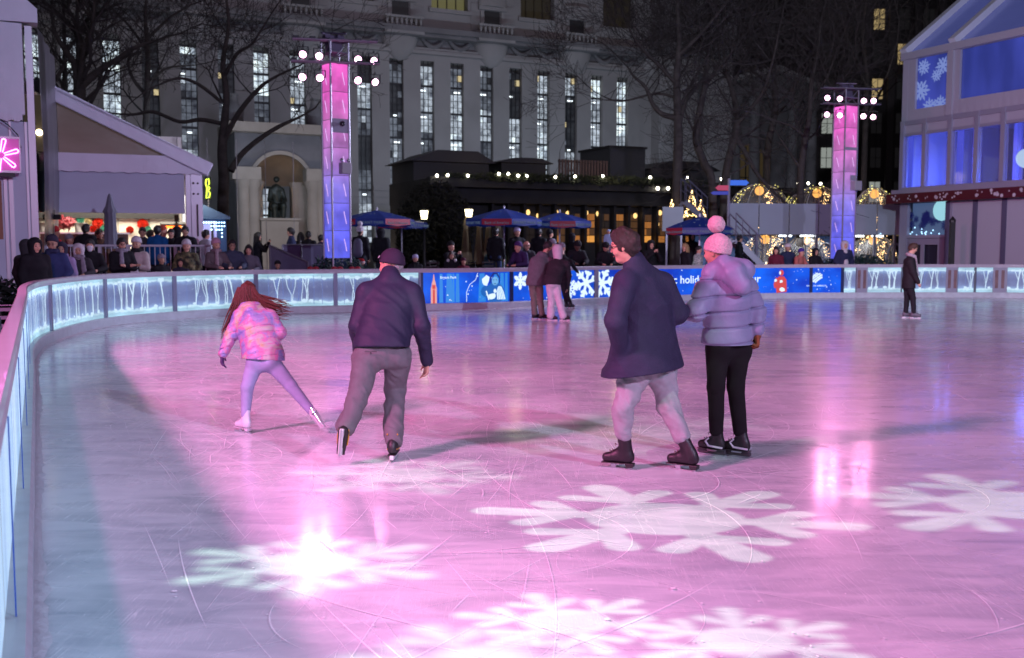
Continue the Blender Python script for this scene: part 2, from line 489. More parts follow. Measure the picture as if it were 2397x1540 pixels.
m_near = M('near_panel', (.05,.07,.10), .16, em=(.36,.54,.76), es=1.05, var=0)
m_white = EM('branch_white', (.62,.84,1.), 1.0, sample=False)
m_line = EM('branch_blue', (.16,.28,.75), .7)
m_acr = M('acrylic', (.8,.85,.9), .08, alpha=.10)
OUT = .10
def wp(s0, s1, u, v, out=OUT):
    s = s0+(s1-s0)*u; p = at_s(s); n = nrm_s(s)
    return Vector((p.x+n.x*out, p.y+n.y*out, KT+(PT-KT)*v))
def panel(s0, s1, mat, name='light_panel', out=OUT, seg=None):
    n = seg or max(2, int((s1-s0)/.3)); mb = MB()
    for i in range(n+1):
        u = i/n
        for v in (0, 1): mb.v.append(tuple(wp(s0, s1, u, v, out)))
    mb.f = [(2*i, 2*i+2, 2*i+3, 2*i+1) for i in range(n)]; mb.mi = [0]*n
    me = bpy.data.meshes.new(name); me.from_pydata(mb.v, [], mb.f); me.materials.append(mat)
    uvl = me.uv_layers.new(name='uv')
    for p_ in me.polygons:
        for li in p_.loop_indices:
            vi = me.loops[li].vertex_index
            uvl.data[li].uv = ((s0+(s1-s0)*(vi//2)/n), vi % 2)
    o = bpy.data.objects.new(name, me); COL.objects.link(o); o.parent = barrier
    return o
def stroke(mb, s0, s1, uv, w, out):
    """a flat stroke on the panel plane; widths per point"""
    L_ = s1-s0; H_ = PT-KT
    n = len(uv); vs = []
    for i, (u, v) in enumerate(uv):
        a = uv[max(i-1, 0)]; c = uv[min(i+1, n-1)]
        dx, dy = (c[0]-a[0])*L_, (c[1]-a[1])*H_; l = math.hypot(dx, dy) or 1
        nx, ny = -dy/l, dx/l; ww = w[i] if hasattr(w, '__len__') else w
        vs += [wp(s0, s1, u+nx*ww/L_, v+ny*ww/H_, out), wp(s0, s1, u-nx*ww/L_, v-ny*ww/H_, out)]
    mb.add(vs, [(2*i, 2*i+1, 2*i+3, 2*i+2) for i in range(n-1)])
def blob(mb, s0, s1, u, v, r, out, n=9, sx=1, rnd=None):
    L_ = s1-s0; H_ = PT-KT; vs = [wp(s0, s1, u, v, out)]
    for k in range(n):
        a = 2*math.pi*k/n; q = r*(1 if rnd is None else rnd.uniform(.7, 1.3))
        vs.append(wp(s0, s1, u+math.cos(a)*q*sx/L_, v+math.sin(a)*q/H_, out))
    mb.add(vs, [(0, 1+k, 1+(k+1) % n) for k in range(n)])
def frost_panel(s0, s1, seed=0, dens=1.2, near=False):
    rd = random.Random(seed); L_ = s1-s0
    p_ = panel(s0, s1, m_frost)
    mb = MB(); bl = MB()
    u = rd.uniform(.1, .35)/L_
    while u*L_ < L_-.12:
        kind = rd.random()
        if kind < .45:     # clump of slim birch trunks
            for q in range(rd.randint(3, 5)):
                u0 = u+rd.uniform(-.05, .05)/L_; u1 = u0+rd.uniform(-.13, .13)/L_
                tgt = bl if rd.random() < .35 else mb
                um = (u0+u1)/2+rd.uniform(-.03, .03)/L_
                stroke(tgt, s0, s1, [(u0, .16), (u0+.01/L_, .35), (um, .6), (u1, .86)], [.012, .008, .007, .012], OUT-(.010 if tgt is mb else .006))
        elif kind < .8:    # thick forked trunk
            w = rd.uniform(.012, .022); lean = rd.uniform(-.08, .08)/L_
            stroke(mb, s0, s1, [(u, .14), (u+lean*.2, .4), (u+lean, .7), (u+lean*1.7, .93)], [w*1.9, w, w, w*2.4], OUT-.010)
            stroke(mb, s0, s1, [(u+lean*.5, .5), (u-.05/L_, .72), (u-.11/L_, .9)], [w*.7, w*.6, w], OUT-.011)
        else:
            stroke(bl, s0, s1, [(u, .05), (u+.01/L_, .5), (u-.01/L_, .95)], [.006]*3, OUT-.006)
        blob(mb, s0, s1, u+rd.uniform(-.1,.1)/L_, rd.uniform(.12, .2), rd.uniform(.02,.05), OUT-.013, rnd=rd, sx=1.4)
        blob(mb, s0, s1, u+rd.uniform(-.1,.1)/L_, rd.uniform(.85, .93), rd.uniform(.025,.05), OUT-.014, rnd=rd, sx=1.8)
        u += rd.uniform(.22, .5)/L_/dens
    for q in range(int(L_*14)):
        blob(mb, s0, s1, rd.random()*.96+.02, rd.uniform(.25, .8), rd.uniform(.003, .008), OUT-.012, n=6)
    a = part('frosted_branches', mb, m_white, p_); 
    if bl.f: part('blue_branches', bl, m_line, p_)
def glass(s0, s1): panel(s0, s1, m_acr, 'acrylic_sheet', out=.062)
def post(s, w=.09, mat=None, name='post', out0=.055):
    mb = MB(); p = at_s(s); n = nrm_s(s); t = Vector((n.y, -n.x, 0))
    M3 = Matrix((t, n, Vector((0,0,1)))).transposed()
    dp = .10 if w > .02 else .006; mb.box((p.x+n.x*(out0+dp/2), p.y+n.y*(out0+dp/2), (KT+PT)/2), (w, dp, PT-KT-.004), M3)
    return part(name, mb, mat or m_post, barrier)
# near straight run
sA = 13.5
near_posts = [1.2+2.45*i for i in range(20) if 1.2+2.45*i < s_of_X(84)-1]
def s_of_D(D):
    lo, hi = 2., 34.
    while hi-lo > .01:
        m = (lo+hi)/2
        if at_s(m).y < D: lo = m
        else: hi = m
    return lo
NP = [s_of_D(D) for D in (-7.4, -5.1, -2.8, -.5, 1.9, 4.15, 6.4, 8.7, 11.0, 13.4)]+[s_of_X(88)]
for i in range(len(NP)-1):
    a, c = NP[i]+.02, NP[i+1]-.02
    p_ = panel(a, c, m_near)
    if i >= 4:
        rd = random.Random(i); mb = MB()
        for q in range(5 if i > 6 else 3):
            u = rd.random(); stroke(mb, a, c, [(u, .02), (u+rd.uniform(-.02,.02), .5), (u, .98)], [.01,.02,.03], OUT-.01)
        part('frosted_branches', mb, M('near_streak', (.3,.3,.3), .3, em=(.55,.8,1), es=.9, sample=False), p_)
    glass(a, c)
    post(NP[i+1], .006, M('seam_blue', (.03,.10,.45), .35), 'panel_seam')
XP = [88, 132, 256, 415, 601, 787, 984]
for i in range(len(XP)-1):
    a, c = s_of_X(XP[i]), s_of_X(XP[i+1])
    frost_panel(a+.045, c-.045, seed=20+i, dens=1.5); glass(a+.045, c-.045)
    post(c, .11 if i < 5 else .07)
# right hand frosted panels and brown doors
def ridx(X): return s_of_X(X)
for i, (x0, x1) in enumerate(((1975,2004),(2031,2110),(2114,2214),(2242,2279),(2285,2324),(2356,2440),(2446,2530),(2536,2620))):
    a, c = ridx(x0), ridx(x1); frost_panel(a, c, seed=50+i, dens=1.8); glass(a, c)
m_brown = M('door_brown', (.20,.12,.12), .5, var=.3, vs=6)
m_grey = M('door_grey', (.30,.31,.38), .45)
for (x0, x1, b0, b1) in ((2004.5,2030.5,2008,2027),(2214.5,2241.5,2218,2238),(2324.5,2355.5,2328,2350)):
    a, c = ridx(x0), ridx(x1); mb = MB(); sweep(mb, a, c, [(.06,KT),(.06,PT),(.15,PT),(.15,KT)]); d = part('barrier_door', mb, m_grey, barrier)
    mid = (ridx(b0)+ridx(b1))/2
    for (q0, q1) in ((ridx(b0), mid-.05), (mid+.05, ridx(b1))):
        mb = MB(); sweep(mb, q0, q1, [(.05,KT+.14),(.05,PT-.09),(.075,PT-.09),(.075,KT+.14)], .3); part('timber_inlay', mb, m_brown, d)
# blue printed panels
m_blue = M('blue_print', (.01,.04,.3), .25, em=(.004,.065,.62), es=1.0, var=0)
def blue_mat():
    m = m_blue; nt = m.node_tree; N = nt.nodes; L = nt.links; b = N['Principled BSDF']
    tc = N.new('ShaderNodeUVMap'); tc.uv_map = 'uv'; n = N.new('ShaderNodeTexNoise'); n.inputs['Scale'].default_value = .9; n.inputs['Detail'].default_value = 4
    L.new(tc.outputs[0], n.inputs['Vector']); cr = N.new('ShaderNodeValToRGB'); L.new(n.outputs[0], cr.inputs[0])
    cr.color_ramp.elements[0].position = .35; cr.color_ramp.elements[0].color = (.004,.03,.36,1)
    cr.color_ramp.elements[1].position = .7; cr.color_ramp.elements[1].color = (.004,.14,.85,1)
    L.new(cr.outputs[0], b.inputs['Emission Color'])
blue_mat()
m_prw = EM('print_white', (.72,.88,1.), 1.1); m_prr = EM('print_red', (.80,.07,.07), .8); m_prc = EM('print_cyan', (.03,.30,.95), .8); m_prp = EM('print_pale_red', (.9,.42,.36), .9)
m_prd = EM('print_deep', (.003,.02,.20), 1.); m_prs = EM('print_skin', (.20,.55,1.), .8)
def dots(pn, s0, s1, n, seed):
    rd = random.Random(seed); mb = MB()
    for i in range(n): blob(mb, s0, s1, rd.uniform(.02,.98), rd.uniform(.05,.95), rd.choice((.006,.009,.012,.02)), OUT-.012, n=8)
    part('snow_dots', mb, m_prw, pn)
def uvX(s0, s1, X): return (s_of_X(X)-s0)/(s1-s0)
def flake(mb, s0, s1, u, v, r, rot=0, w=.02, arms=6):
    L_ = s1-s0; H_ = PT-KT
    P_ = lambda a, q: (u+math.cos(a)*q/L_, v+math.sin(a)*q/H_)
    def seg(a, q0, q1, ww):
        n = max(2, int((q1-q0)/.03)); pp = []
        for i in range(n+1):
            p_ = P_(a, q0+(q1-q0)*i/n); pp.append(p_)
        pp = [(x, y) for x, y in pp if .02 < y < .98 and .0 < x < 1.]
        if len(pp) > 1: stroke(mb, s0, s1, pp, ww, OUT-.011)
    for i in range(arms):
        a = rot+i*2*math.pi/arms
        seg(a, 0, r, w)
        for q, l in ((.45, .3), (.68, .26), (.88, .16)):
            c = P_(a, r*q)
            for sg in (-1, 1):
                a2 = a+sg*.95
                e = (c[0]+math.cos(a2)*r*l/L_, c[1]+math.sin(a2)*r*l/H_)
                if all(.02 < y < .98 and 0 < x < 1 for x, y in (c, e)): stroke(mb, s0, s1, [c, ((c[0]+e[0])/2, (c[1]+e[1])/2), e], [w, w*.9, w*.8], OUT-.0115)
# panel 1: tower drawing, portrait
s0, s1 = s_of_X(989), s_of_X(1196); pn = panel(s0, s1, m_blue); H_ = PT-KT; L_ = s1-s0
mb = MB(); u = uvX(s0, s1, 1017); fx = lambda q: q/L_
stroke(mb, s0, s1, [(u, .0), (u, .5), (u, .54)], [.085, .085, .07], OUT-.010)
stroke(mb, s0, s1, [(u, .5), (u, .66), (u, .74), (u, .95)], [.07, .055, .03, .006], OUT-.011)
a = part('red_skyscraper_print', mb, m_prp, pn)
mb = MB(); stroke(mb, s0, s1, [(u, .0), (u, .45)], .03, OUT-.013); stroke(mb, s0, s1, [(u, .47), (u, .6)], .045, OUT-.013); part('red_shade_print', mb, m_prr, pn)
mb = MB()
for X, w in ((1033,.05),(1052,.09),(1064,.03),(1072,.05),(1130,.10),(1165,.10),(1178,.07),(1189,.05)):
    u = uvX(s0, s1, X); stroke(mb, s0, s1, [(u, .02), (u, .5), (u, .96)], [w*1.2, w, w*.8], OUT-.008)
part('light_columns_print', mb, m_prc, pn)
mb = MB()   # portrait of a smiling person in a coat
uc = uvX(s0, s1, 1162)
blob(mb, s0, s1, uc, .30, .30, OUT-.009, n=16, sx=1.1); blob(mb, s0, s1, uc-.30/L_, .36, .16, OUT-.0095, n=12)
part('coat_print', mb, EM('print_mid', (.01,.16,.62), .8), pn)
mb = MB(); blob(mb, s0, s1, uc, .70, .125, OUT-.012, n=16, sx=.86); part('face_print', mb, m_prs, pn)
mb = MB(); stroke(mb, s0, s1, [(uc-.13/L_, .62), (uc-.15/L_, .8), (uc-.05/L_, .95), (uc+.06/L_, .95), (uc+.15/L_, .8), (uc+.14/L_, .62)], [.012,.02,.03,.03,.02,.012], OUT-.013)
for sg in (-1, 1): stroke(mb, s0, s1, [(uc+sg*.03/L_, .74), (uc+sg*.065/L_, .74)], .011, OUT-.014)
stroke(mb, s0, s1, [(uc-.04/L_, .62), (uc, .605), (uc+.04/L_, .62)], [.006,.011,.006], OUT-.014)
part('hair_print', mb, m_prd, pn)
mb = MB(); blob(mb, s0, s1, uc-.30/L_, .72, .13, OUT-.012, n=9, rnd=random.Random(1)); blob(mb, s0, s1, uc-.1/L_, .2, .10, OUT-.0125, n=9, rnd=random.Random(2))
for q in range(5): stroke(mb, s0, s1, [(uc+(.10+.06*q)/L_, .08), (uc+(.07+.05*q)/L_, .35), (uc+(.12+.02*q)/L_, .52)], [.022,.018,.008], OUT-.012)
stroke(mb, s0, s1, [(uc+(-.2-.03*q)/L_, .08+.1*q) for q in range(4)], .02, OUT-.012)
uu = uvX(s0, s1, 1093)
stroke(mb, s0, s1, [(uu, .03), (uu, .35), (uu+.1/L_, .6), (uu+.28/L_, .75), (uu+.34/L_, .97)], .008, OUT-.012)
blob(mb, s0, s1, uc, .37, .06, OUT-.0128, n=9, sx=.8)
part('white_print', mb, m_prw, pn); dots(pn, s0, s1, 22, 3)
def text_on(s0, s1, uX, v, size, txt, mat, parent, out=OUT-.016):
    """text mesh laid on the panel plane, left end at pixel column X"""
    cu = bpy.data.curves.new('t', 'FONT'); cu.body = txt; cu.size = size; cu.resolution_u = 3; cu.offset = size*.012
    to = bpy.data.objects.new('t', cu); COL.objects.link(to)
    dg = bpy.context.evaluated_depsgraph_get(); me = bpy.data.meshes.new_from_object(to.evaluated_get(dg))
    bpy.data.objects.remove(to)
    sL = s_of_X(uX)
    for v_ in me.vertices:
        s = sL+v_.co.x; p = at_s(s); n = nrm_s(s)
        v_.co = (p.x+n.x*out, p.y+n.y*out, KT+(PT-KT)*v+v_.co.y)
    me.materials.clear(); me.materials.append(mat); me.update()
    o = bpy.data.objects.new('lettering', me); COL.objects.link(o); o.parent = parent
    return o
text_on(s0, s1, 1032, .80, .10, 'Bryant Park', m_prw, pn)
# panel 2 : big snowflakes
a0, a1 = s_of_X(1203), s_of_X(1394); pn = panel(a0, a1, m_blue); mb = MB()
flake(mb, a0, a1, uvX(a0, a1, 1375), .55, .55, .25, .05); flake(mb, a0, a1, uvX(a0, a1, 1338), .36, .30, .1, .022, 8); flake(mb, a0, a1, uvX(a0, a1, 1222), .68, .24, .5, .035)
flake(mb, a0, a1, uvX(a0, a1, 1255), .8, .42, .1, .03)
part('snowflake_print', mb, m_prw, pn); dots(pn, a0, a1, 26, 8)
a2, a3 = s_of_X(1403), s_of_X(1498); pn = panel(a2, a3, m_blue); mb = MB(); flake(mb, a2, a3, uvX(a2, a3, 1412), .52, .55, .15, .05); flake(mb, a2, a3, uvX(a2, a3, 1470), .5, .3, .3, .03); part('snowflake_print', mb, m_prw, pn)
# panel 3 : slogan
b0, b1 = s_of_X(1502), s_of_X(1896); pn = panel(b0, b1, m_blue); dots(pn, b0, b1, 44, 12)
t = text_on(b0, b1, 0, .42, .30, 'magic holiday skating hour', m_prw, pn)
# fit the line so that it ends where the photograph shows it
bpy.data.objects.remove(t)
def fit_text(txt, X0, X1, v, size, mat, parent):
    o = text_on(0, 1, X0, v, size, txt, mat, parent)
    xs = [proj(o.matrix_world @ v_.co)[0] for v_ in o.data.vertices]
    r = (s_of_X(X1)-s_of_X(X0))/(s_of_X(max(xs))-s_of_X(X0))
    bpy.data.objects.remove(o)
    cu = bpy.data.curves.new('t', 'FONT'); cu.body = txt; cu.size = size; cu.resolution_u = 3; cu.offset = size*.012
    to = bpy.data.objects.new('t', cu); COL.objects.link(to)
    dg = bpy.context.evaluated_depsgraph_get(); me = bpy.data.meshes.new_from_object(to.evaluated_get(dg)); bpy.data.objects.remove(to)
    sL = s_of_X(X0)
    for v_ in me.vertices:
        s = sL+v_.co.x*r; p = at_s(s); n = nrm_s(s)
        v_.co = (p.x+n.x*(OUT-.016), p.y+n.y*(OUT-.016), KT+(PT-KT)*v+v_.co.y)
    me.materials.clear(); me.materials.append(mat)
    o = bpy.data.objects.new('lettering', me); COL.objects.link(o); o.parent = parent; return o
bpy.context.view_layer.update()
fit_text('magic holiday skating hour', 1536, 1780, .44, .36, m_prw, pn)
mb = MB(); u = uvX(b0, b1, 1830); L_ = b1-b0
stroke(mb, b0, b1, [(u+.02/L_, .02), (u, .30), (u, .52), (u, .66)], [.19, .20, .19, .09], OUT-.010); blob(mb, b0, b1, u, .80, .105, OUT-.0105, n=14, sx=.8)
stroke(mb, b0, b1, [(u-.15/L_, .6), (u-.23/L_, .35), (u-.2/L_, .2)], .05, OUT-.0105)
part('red_figure_print', mb, m_prr, pn)
mb = MB(); blob(mb, b0, b1, u-.05/L_, .80, .06, OUT-.013, n=9, sx=.6); blob(mb, b0, b1, u+.03/L_, .15, .07, OUT-.013, n=8, sx=1.8, rnd=random.Random(4)); blob(mb, b0, b1, u+.0/L_, .45, .05, OUT-.013, n=8, rnd=random.Random(5))
blob(mb, b0, b1, u-.22/L_, .5, .05, OUT-.013, n=8, rnd=random.Random(6)); part('white_print', mb, m_prw, pn)
# panel 4 : bank emblem
c0, c1 = s_of_X(1901), s_of_X(1970); pn = panel(c0, c1, m_blue); dots(pn, c0, c1, 20, 14)
mb = MB(); uc = uvX(c0, c1, 1912); L_ = c1-c0; H_ = PT-KT
# slanted rounded bars of the flag emblem
for i, (dx, dz, l, w) in enumerate(((-.06,.085,.13,.022),(-.02,.035,.20,.026),(.03,-.02,.22,.028),(.07,-.075,.17,.03))):
    a_ = math.radians(38); cx_, cz_ = dx, .60*H_+dz
    pp = []
    for k in range(7):
        q = (k/6-.5)*l*2; pp.append((uc+(cx_+math.cos(a_)*q)/L_, (cz_+math.sin(a_)*q*.9+.02*math.sin(k/6*math.pi))/H_))
    stroke(mb, c0, c1, pp, w, OUT-.012)
for i in range(3):
    pp = []
    for k in range(4):
        q = (k/3-.5)*.16; pp.append((uc+(-.17+.075*i+math.cos(math.radians(-40))*q)/L_+.02/L_, (.60*H_+.06+.045*i-.06+.045+math.sin(math.radians(-40))*q)/H_))
    stroke(mb, c0, c1, pp, .006, OUT-.0135)
part('flag_emblem', mb, m_prw, pn)
fit_text('BANK OF AMERICA', 1890, 1933, .25, .065, m_prw, pn)
for X in (986, 1199.5, 1398.5, 1500, 1898.5, 1972.5): post(s_of_X(X), .10 if X != 1398.5 else .14, M('post_navy', (.02,.03,.10), .4) if X != 1398.5 else m_grey)

# ================================================================ lamps
def spot(name, loc, tgt, power, col, ang=60, blend=.4, rad=.15):
    l = bpy.data.lights.new(name, 'SPOT'); l.energy = power; l.color = col; l.spot_size = R(ang); l.spot_blend = blend; l.shadow_soft_size = rad
    o = bpy.data.objects.new(name, l); COL.objects.link(o); o.location = loc
    o.rotation_euler = (Vector(tgt)-Vector(loc)).to_track_quat('-Z', 'Y').to_euler(); return o
def area(name, loc, tgt, sx, sy, power, col):
    l = bpy.data.lights.new(name, 'AREA'); l.shape = 'RECTANGLE'; l.size = sx; l.size_y = sy; l.energy = power; l.color = col
    o = bpy.data.objects.new(name, l); COL.objects.link(o); o.location = loc
    o.rotation_euler = (Vector(tgt)-Vector(loc)).to_track_quat('-Z', 'Y').to_euler(); return o
def point(name, loc, power, col, rad=.1):
    l = bpy.data.lights.new(name, 'POINT'); l.energy = power; l.color = col; l.shadow_soft_size = rad
    o = bpy.data.objects.new(name, l); COL.objects.link(o); o.location = loc; return o
PINK = (1., .23, .57)
# the light tower that stands beside the camera on the left, the white one on the right
spot('rink_spot_left', (-9.6, 1.6, 8.3), (2.4, 8.6, 0), 11400, PINK, 106, 1., .8)
spot('pink_fill_back', (1.5, -11, 9.5), (-4.4, 8.8, 0), 7600, PINK, 42, 1., .3)  # added pink fill, softens the boards' shadow on the left ice
spot('rink_spot_far_left', (-12.5, 12, 7), (4, 19, 0), 6500, PINK, 70, .6, .3)
spot('rink_spot_cool', (17, -10, 13.0), (0, 13, 0), 17500, (.66,.64,1.), 90, .6, .25)

spot('rink_spot_cool', (2, -6, 8), (-4.8, 7.5, 0), 3600, (.42,.70,1.), 46, 1., .3)  # added teal fill for the ice beside the left boards
spot('far_fill', (3.0, -9, 10), (15.5, 42, 5.5), 30000, (.74,.80,1.), 34, .8, .3)  # added unseen fill that lifts the far pavilion and deck
spot('far_fill', (10.9, 36.0, 7.3), (-10, 29.5, 2.6), 13000, (.72,.72,1.), 60, 1., .2)  # added lilac fill that brightens the tents at left
# snowflake projector
PJ = Vector((-4.6, .6, 9.6))
pj = spot('snowflake_projector', PJ, gd(1500, 1230), 5500, (.68, 1., .74), 125, .15, .01)
lt = pj.data; lt.use_nodes = True; nt = lt.node_tree; N = nt.nodes; L = nt.links
em = N.get('Emission') or N.new('ShaderNodeEmission')
geo = N.new('ShaderNodeNewGeometry')
def nm(op, a, b_=None, c_=None, clamp=False):
    m = N.new('ShaderNodeMath'); m.operation = op; m.use_clamp = clamp
    for i, q in enumerate((a, b_, c_)):
        if q is None: continue
        if isinstance(q, (int, float)): m.inputs[i].default_value = q
        else: L.new(q, m.inputs[i])
    return m.outputs[0]
sx_ = N.new('ShaderNodeSeparateXYZ'); L.new(geo.outputs['Incoming'], sx_.inputs[0])
iz = nm('DIVIDE', PJ.z, sx_.outputs[2])            # incoming points back to the lamp or away from it; the ratio removes the sign
gx = nm('SUBTRACT', PJ.x, nm('MULTIPLY', sx_.outputs[0], iz)); gy = nm('SUBTRACT', PJ.y, nm('MULTIPLY', sx_.outputs[1], iz))
def flake_nodes(cx, cy, r, rot, soft, gain=1.):
    c_, s_ = math.cos(rot)/r, math.sin(rot)/r
    dx = nm('MULTIPLY', nm('SUBTRACT', gx, cx), .92); dy = nm('MULTIPLY', nm('SUBTRACT', gy, cy), 1.24)
    qx = nm('ADD', nm('MULTIPLY', dx, c_), nm('MULTIPLY', dy, s_)); qy = nm('SUBTRACT', nm('MULTIPLY', dy, c_), nm('MULTIPLY', dx, s_))
    rr_ = nm('SQRT', nm('ADD', nm('MULTIPLY', qx, qx), nm('MULTIPLY', qy, qy)))
    th = nm('ARCTAN2', qy, qx)
    a_ = nm('ABSOLUTE', nm('SUBTRACT', nm('FLOORED_MODULO', nm('ADD', th, 7*math.pi), math.pi/3), math.pi/6))
    u_ = nm('MULTIPLY', rr_, nm('COSINE', a_)); v_ = nm('MULTIPLY', rr_, nm('SINE', a_))
    def seg(ax, ay, bx, by, w0, w1):
        lx, ly = bx-ax, by-ay; l2 = lx*lx+ly*ly
        px, py = nm('SUBTRACT', u_, ax), nm('SUBTRACT', v_, ay)
        t = nm('DIVIDE', nm('ADD', nm('MULTIPLY', px, lx), nm('MULTIPLY', py, ly)), l2, clamp=True)
        ex, ey = nm('SUBTRACT', px, nm('MULTIPLY', t, lx)), nm('SUBTRACT', py, nm('MULTIPLY', t, ly))
        d = nm('SQRT', nm('ADD', nm('MULTIPLY', ex, ex), nm('MULTIPLY', ey, ey)))
        return nm('SUBTRACT', d, nm('ADD', nm('MULTIPLY', t, w1-w0), w0))
    d = nm('MINIMUM', seg(.2,0,.90,0,.075,.10), seg(.46,0,.66,.25,.060,.080))
    d = nm('MINIMUM', d, nm('SUBTRACT', rr_, .40))
    r_ = N.new('ShaderNodeMapRange'); r_.interpolation_type = 'SMOOTHSTEP'; r_.inputs[1].default_value = -soft; r_.inputs[2].default_value = soft; r_.inputs[3].default_value = gain; r_.inputs[4].default_value = 0
    L.new(d, r_.inputs[0]); return r_.outputs[0]
tot = None
FL = [(1557,1213,1.19,.305,.022,1.),(722,1318,.70,.1,.11,1.),(945,1112,.80,.4,.14,.8),(2392,1182,1.18,.15,.05,1.),(1325,1455,.50,.3,.08,1.),(1745,1500,.52,.0,.09,1.),(1130,1545,.55,.5,.17,1.),(1500,1015,1.5,.3,.16,.5)]
for (X, Y, r_, ro_, so_, g_) in FL:
    c = gd(X, Y); f = flake_nodes(c.x, c.y, r_, ro_, so_, g_)
    tot = f if tot is None else nm('MAXIMUM', tot, f)
L.new(tot, em.inputs['Strength'])
em.inputs['Color'].default_value = (1, 1, 1, 1)
out = N.get('Light Output') or N.new('ShaderNodeOutputLight')
L.new(em.outputs[0], out.inputs[0])
# ================================================================ light towers
def grad_fabric(name, zlo, zhi, k=1.):
    m = bpy.data.materials.new(name); m.use_nodes = True
    nt = m.node_tree; N = nt.nodes; L = nt.links; b = N['Principled BSDF']
    b.inputs['Base Color'].default_value = (.10,.09,.13,1); b.inputs['Roughness'].default_value = .35
    tc = N.new('ShaderNodeTexCoord'); sp = N.new('ShaderNodeSeparateXYZ'); L.new(tc.outputs['Object'], sp.inputs[0])
    r = N.new('ShaderNodeMapRange'); r.inputs[1].default_value = zlo; r.inputs[2].default_value = zhi; L.new(sp.outputs[2], r.inputs[0])
    cr = N.new('ShaderNodeValToRGB'); L.new(r.outputs[0], cr.inputs[0]); e = cr.color_ramp.elements
    e[0].position = 0; e[0].color = (.10,.13,.95,1); e[1].position = 1; e[1].color = (.95,.12,.62,1)
    for p, c in ((.22,(.12,.12,.80,1)),(.38,(.22,.17,.66,1)),(.52,(.42,.18,.55,1)),(.72,(.62,.16,.52,1)),(.86,(.85,.12,.60,1))):
        q = e.new(p); q.color = c
    L.new(cr.outputs[0], b.inputs['Emission Color'])
    n = N.new('ShaderNodeTexNoise'); n.inputs['Scale'].default_value = 1.6; n.inputs['Detail'].default_value = 3; L.new(tc.outputs['Object'], n.inputs['Vector'])
    # each bay of cloth glows brighter towards its top fold
    fr = N.new('ShaderNodeMath'); fr.operation = 'FRACT'; dv = N.new('ShaderNodeMath'); dv.operation = 'DIVIDE'; dv.inputs[1].default_value = (zhi-zlo)/7
    sb = N.new('ShaderNodeMath'); sb.operation = 'SUBTRACT'; sb.inputs[1].default_value = zlo; L.new(sp.outputs[2], sb.inputs[0]); L.new(sb.outputs[0], dv.inputs[0]); L.new(dv.outputs[0], fr.inputs[0])
    ad = N.new('ShaderNodeMath'); ad.operation = 'MULTIPLY_ADD'; ad.inputs[1].default_value = .14; L.new(fr.outputs[0], ad.inputs[0]); L.new(n.outputs[0], ad.inputs[2])
    r2 = N.new('ShaderNodeMapRange'); r2.inputs[1].default_value = .4; r2.inputs[2].default_value = .9; r2.inputs[3].default_value = .55*k; r2.inputs[4].default_value = 1.5*k; L.new(ad.outputs[0], r2.inputs[0])
    L.new(r2.outputs[0], b.inputs['Emission Strength'])
    bp = N.new('ShaderNodeBump'); bp.inputs['Strength'].default_value = .4; L.new(n.outputs[0], bp.inputs['Height']); L.new(bp.outputs[0], b.inputs['Normal'])
    return m
m_truss = M('truss_alu', (.28,.27,.32), .4, metal=.6)
m_dark = M('dark_metal', (.02,.02,.022), .5)
m_lens = EM('lamp_lens', (1., .50, .78), 7.)
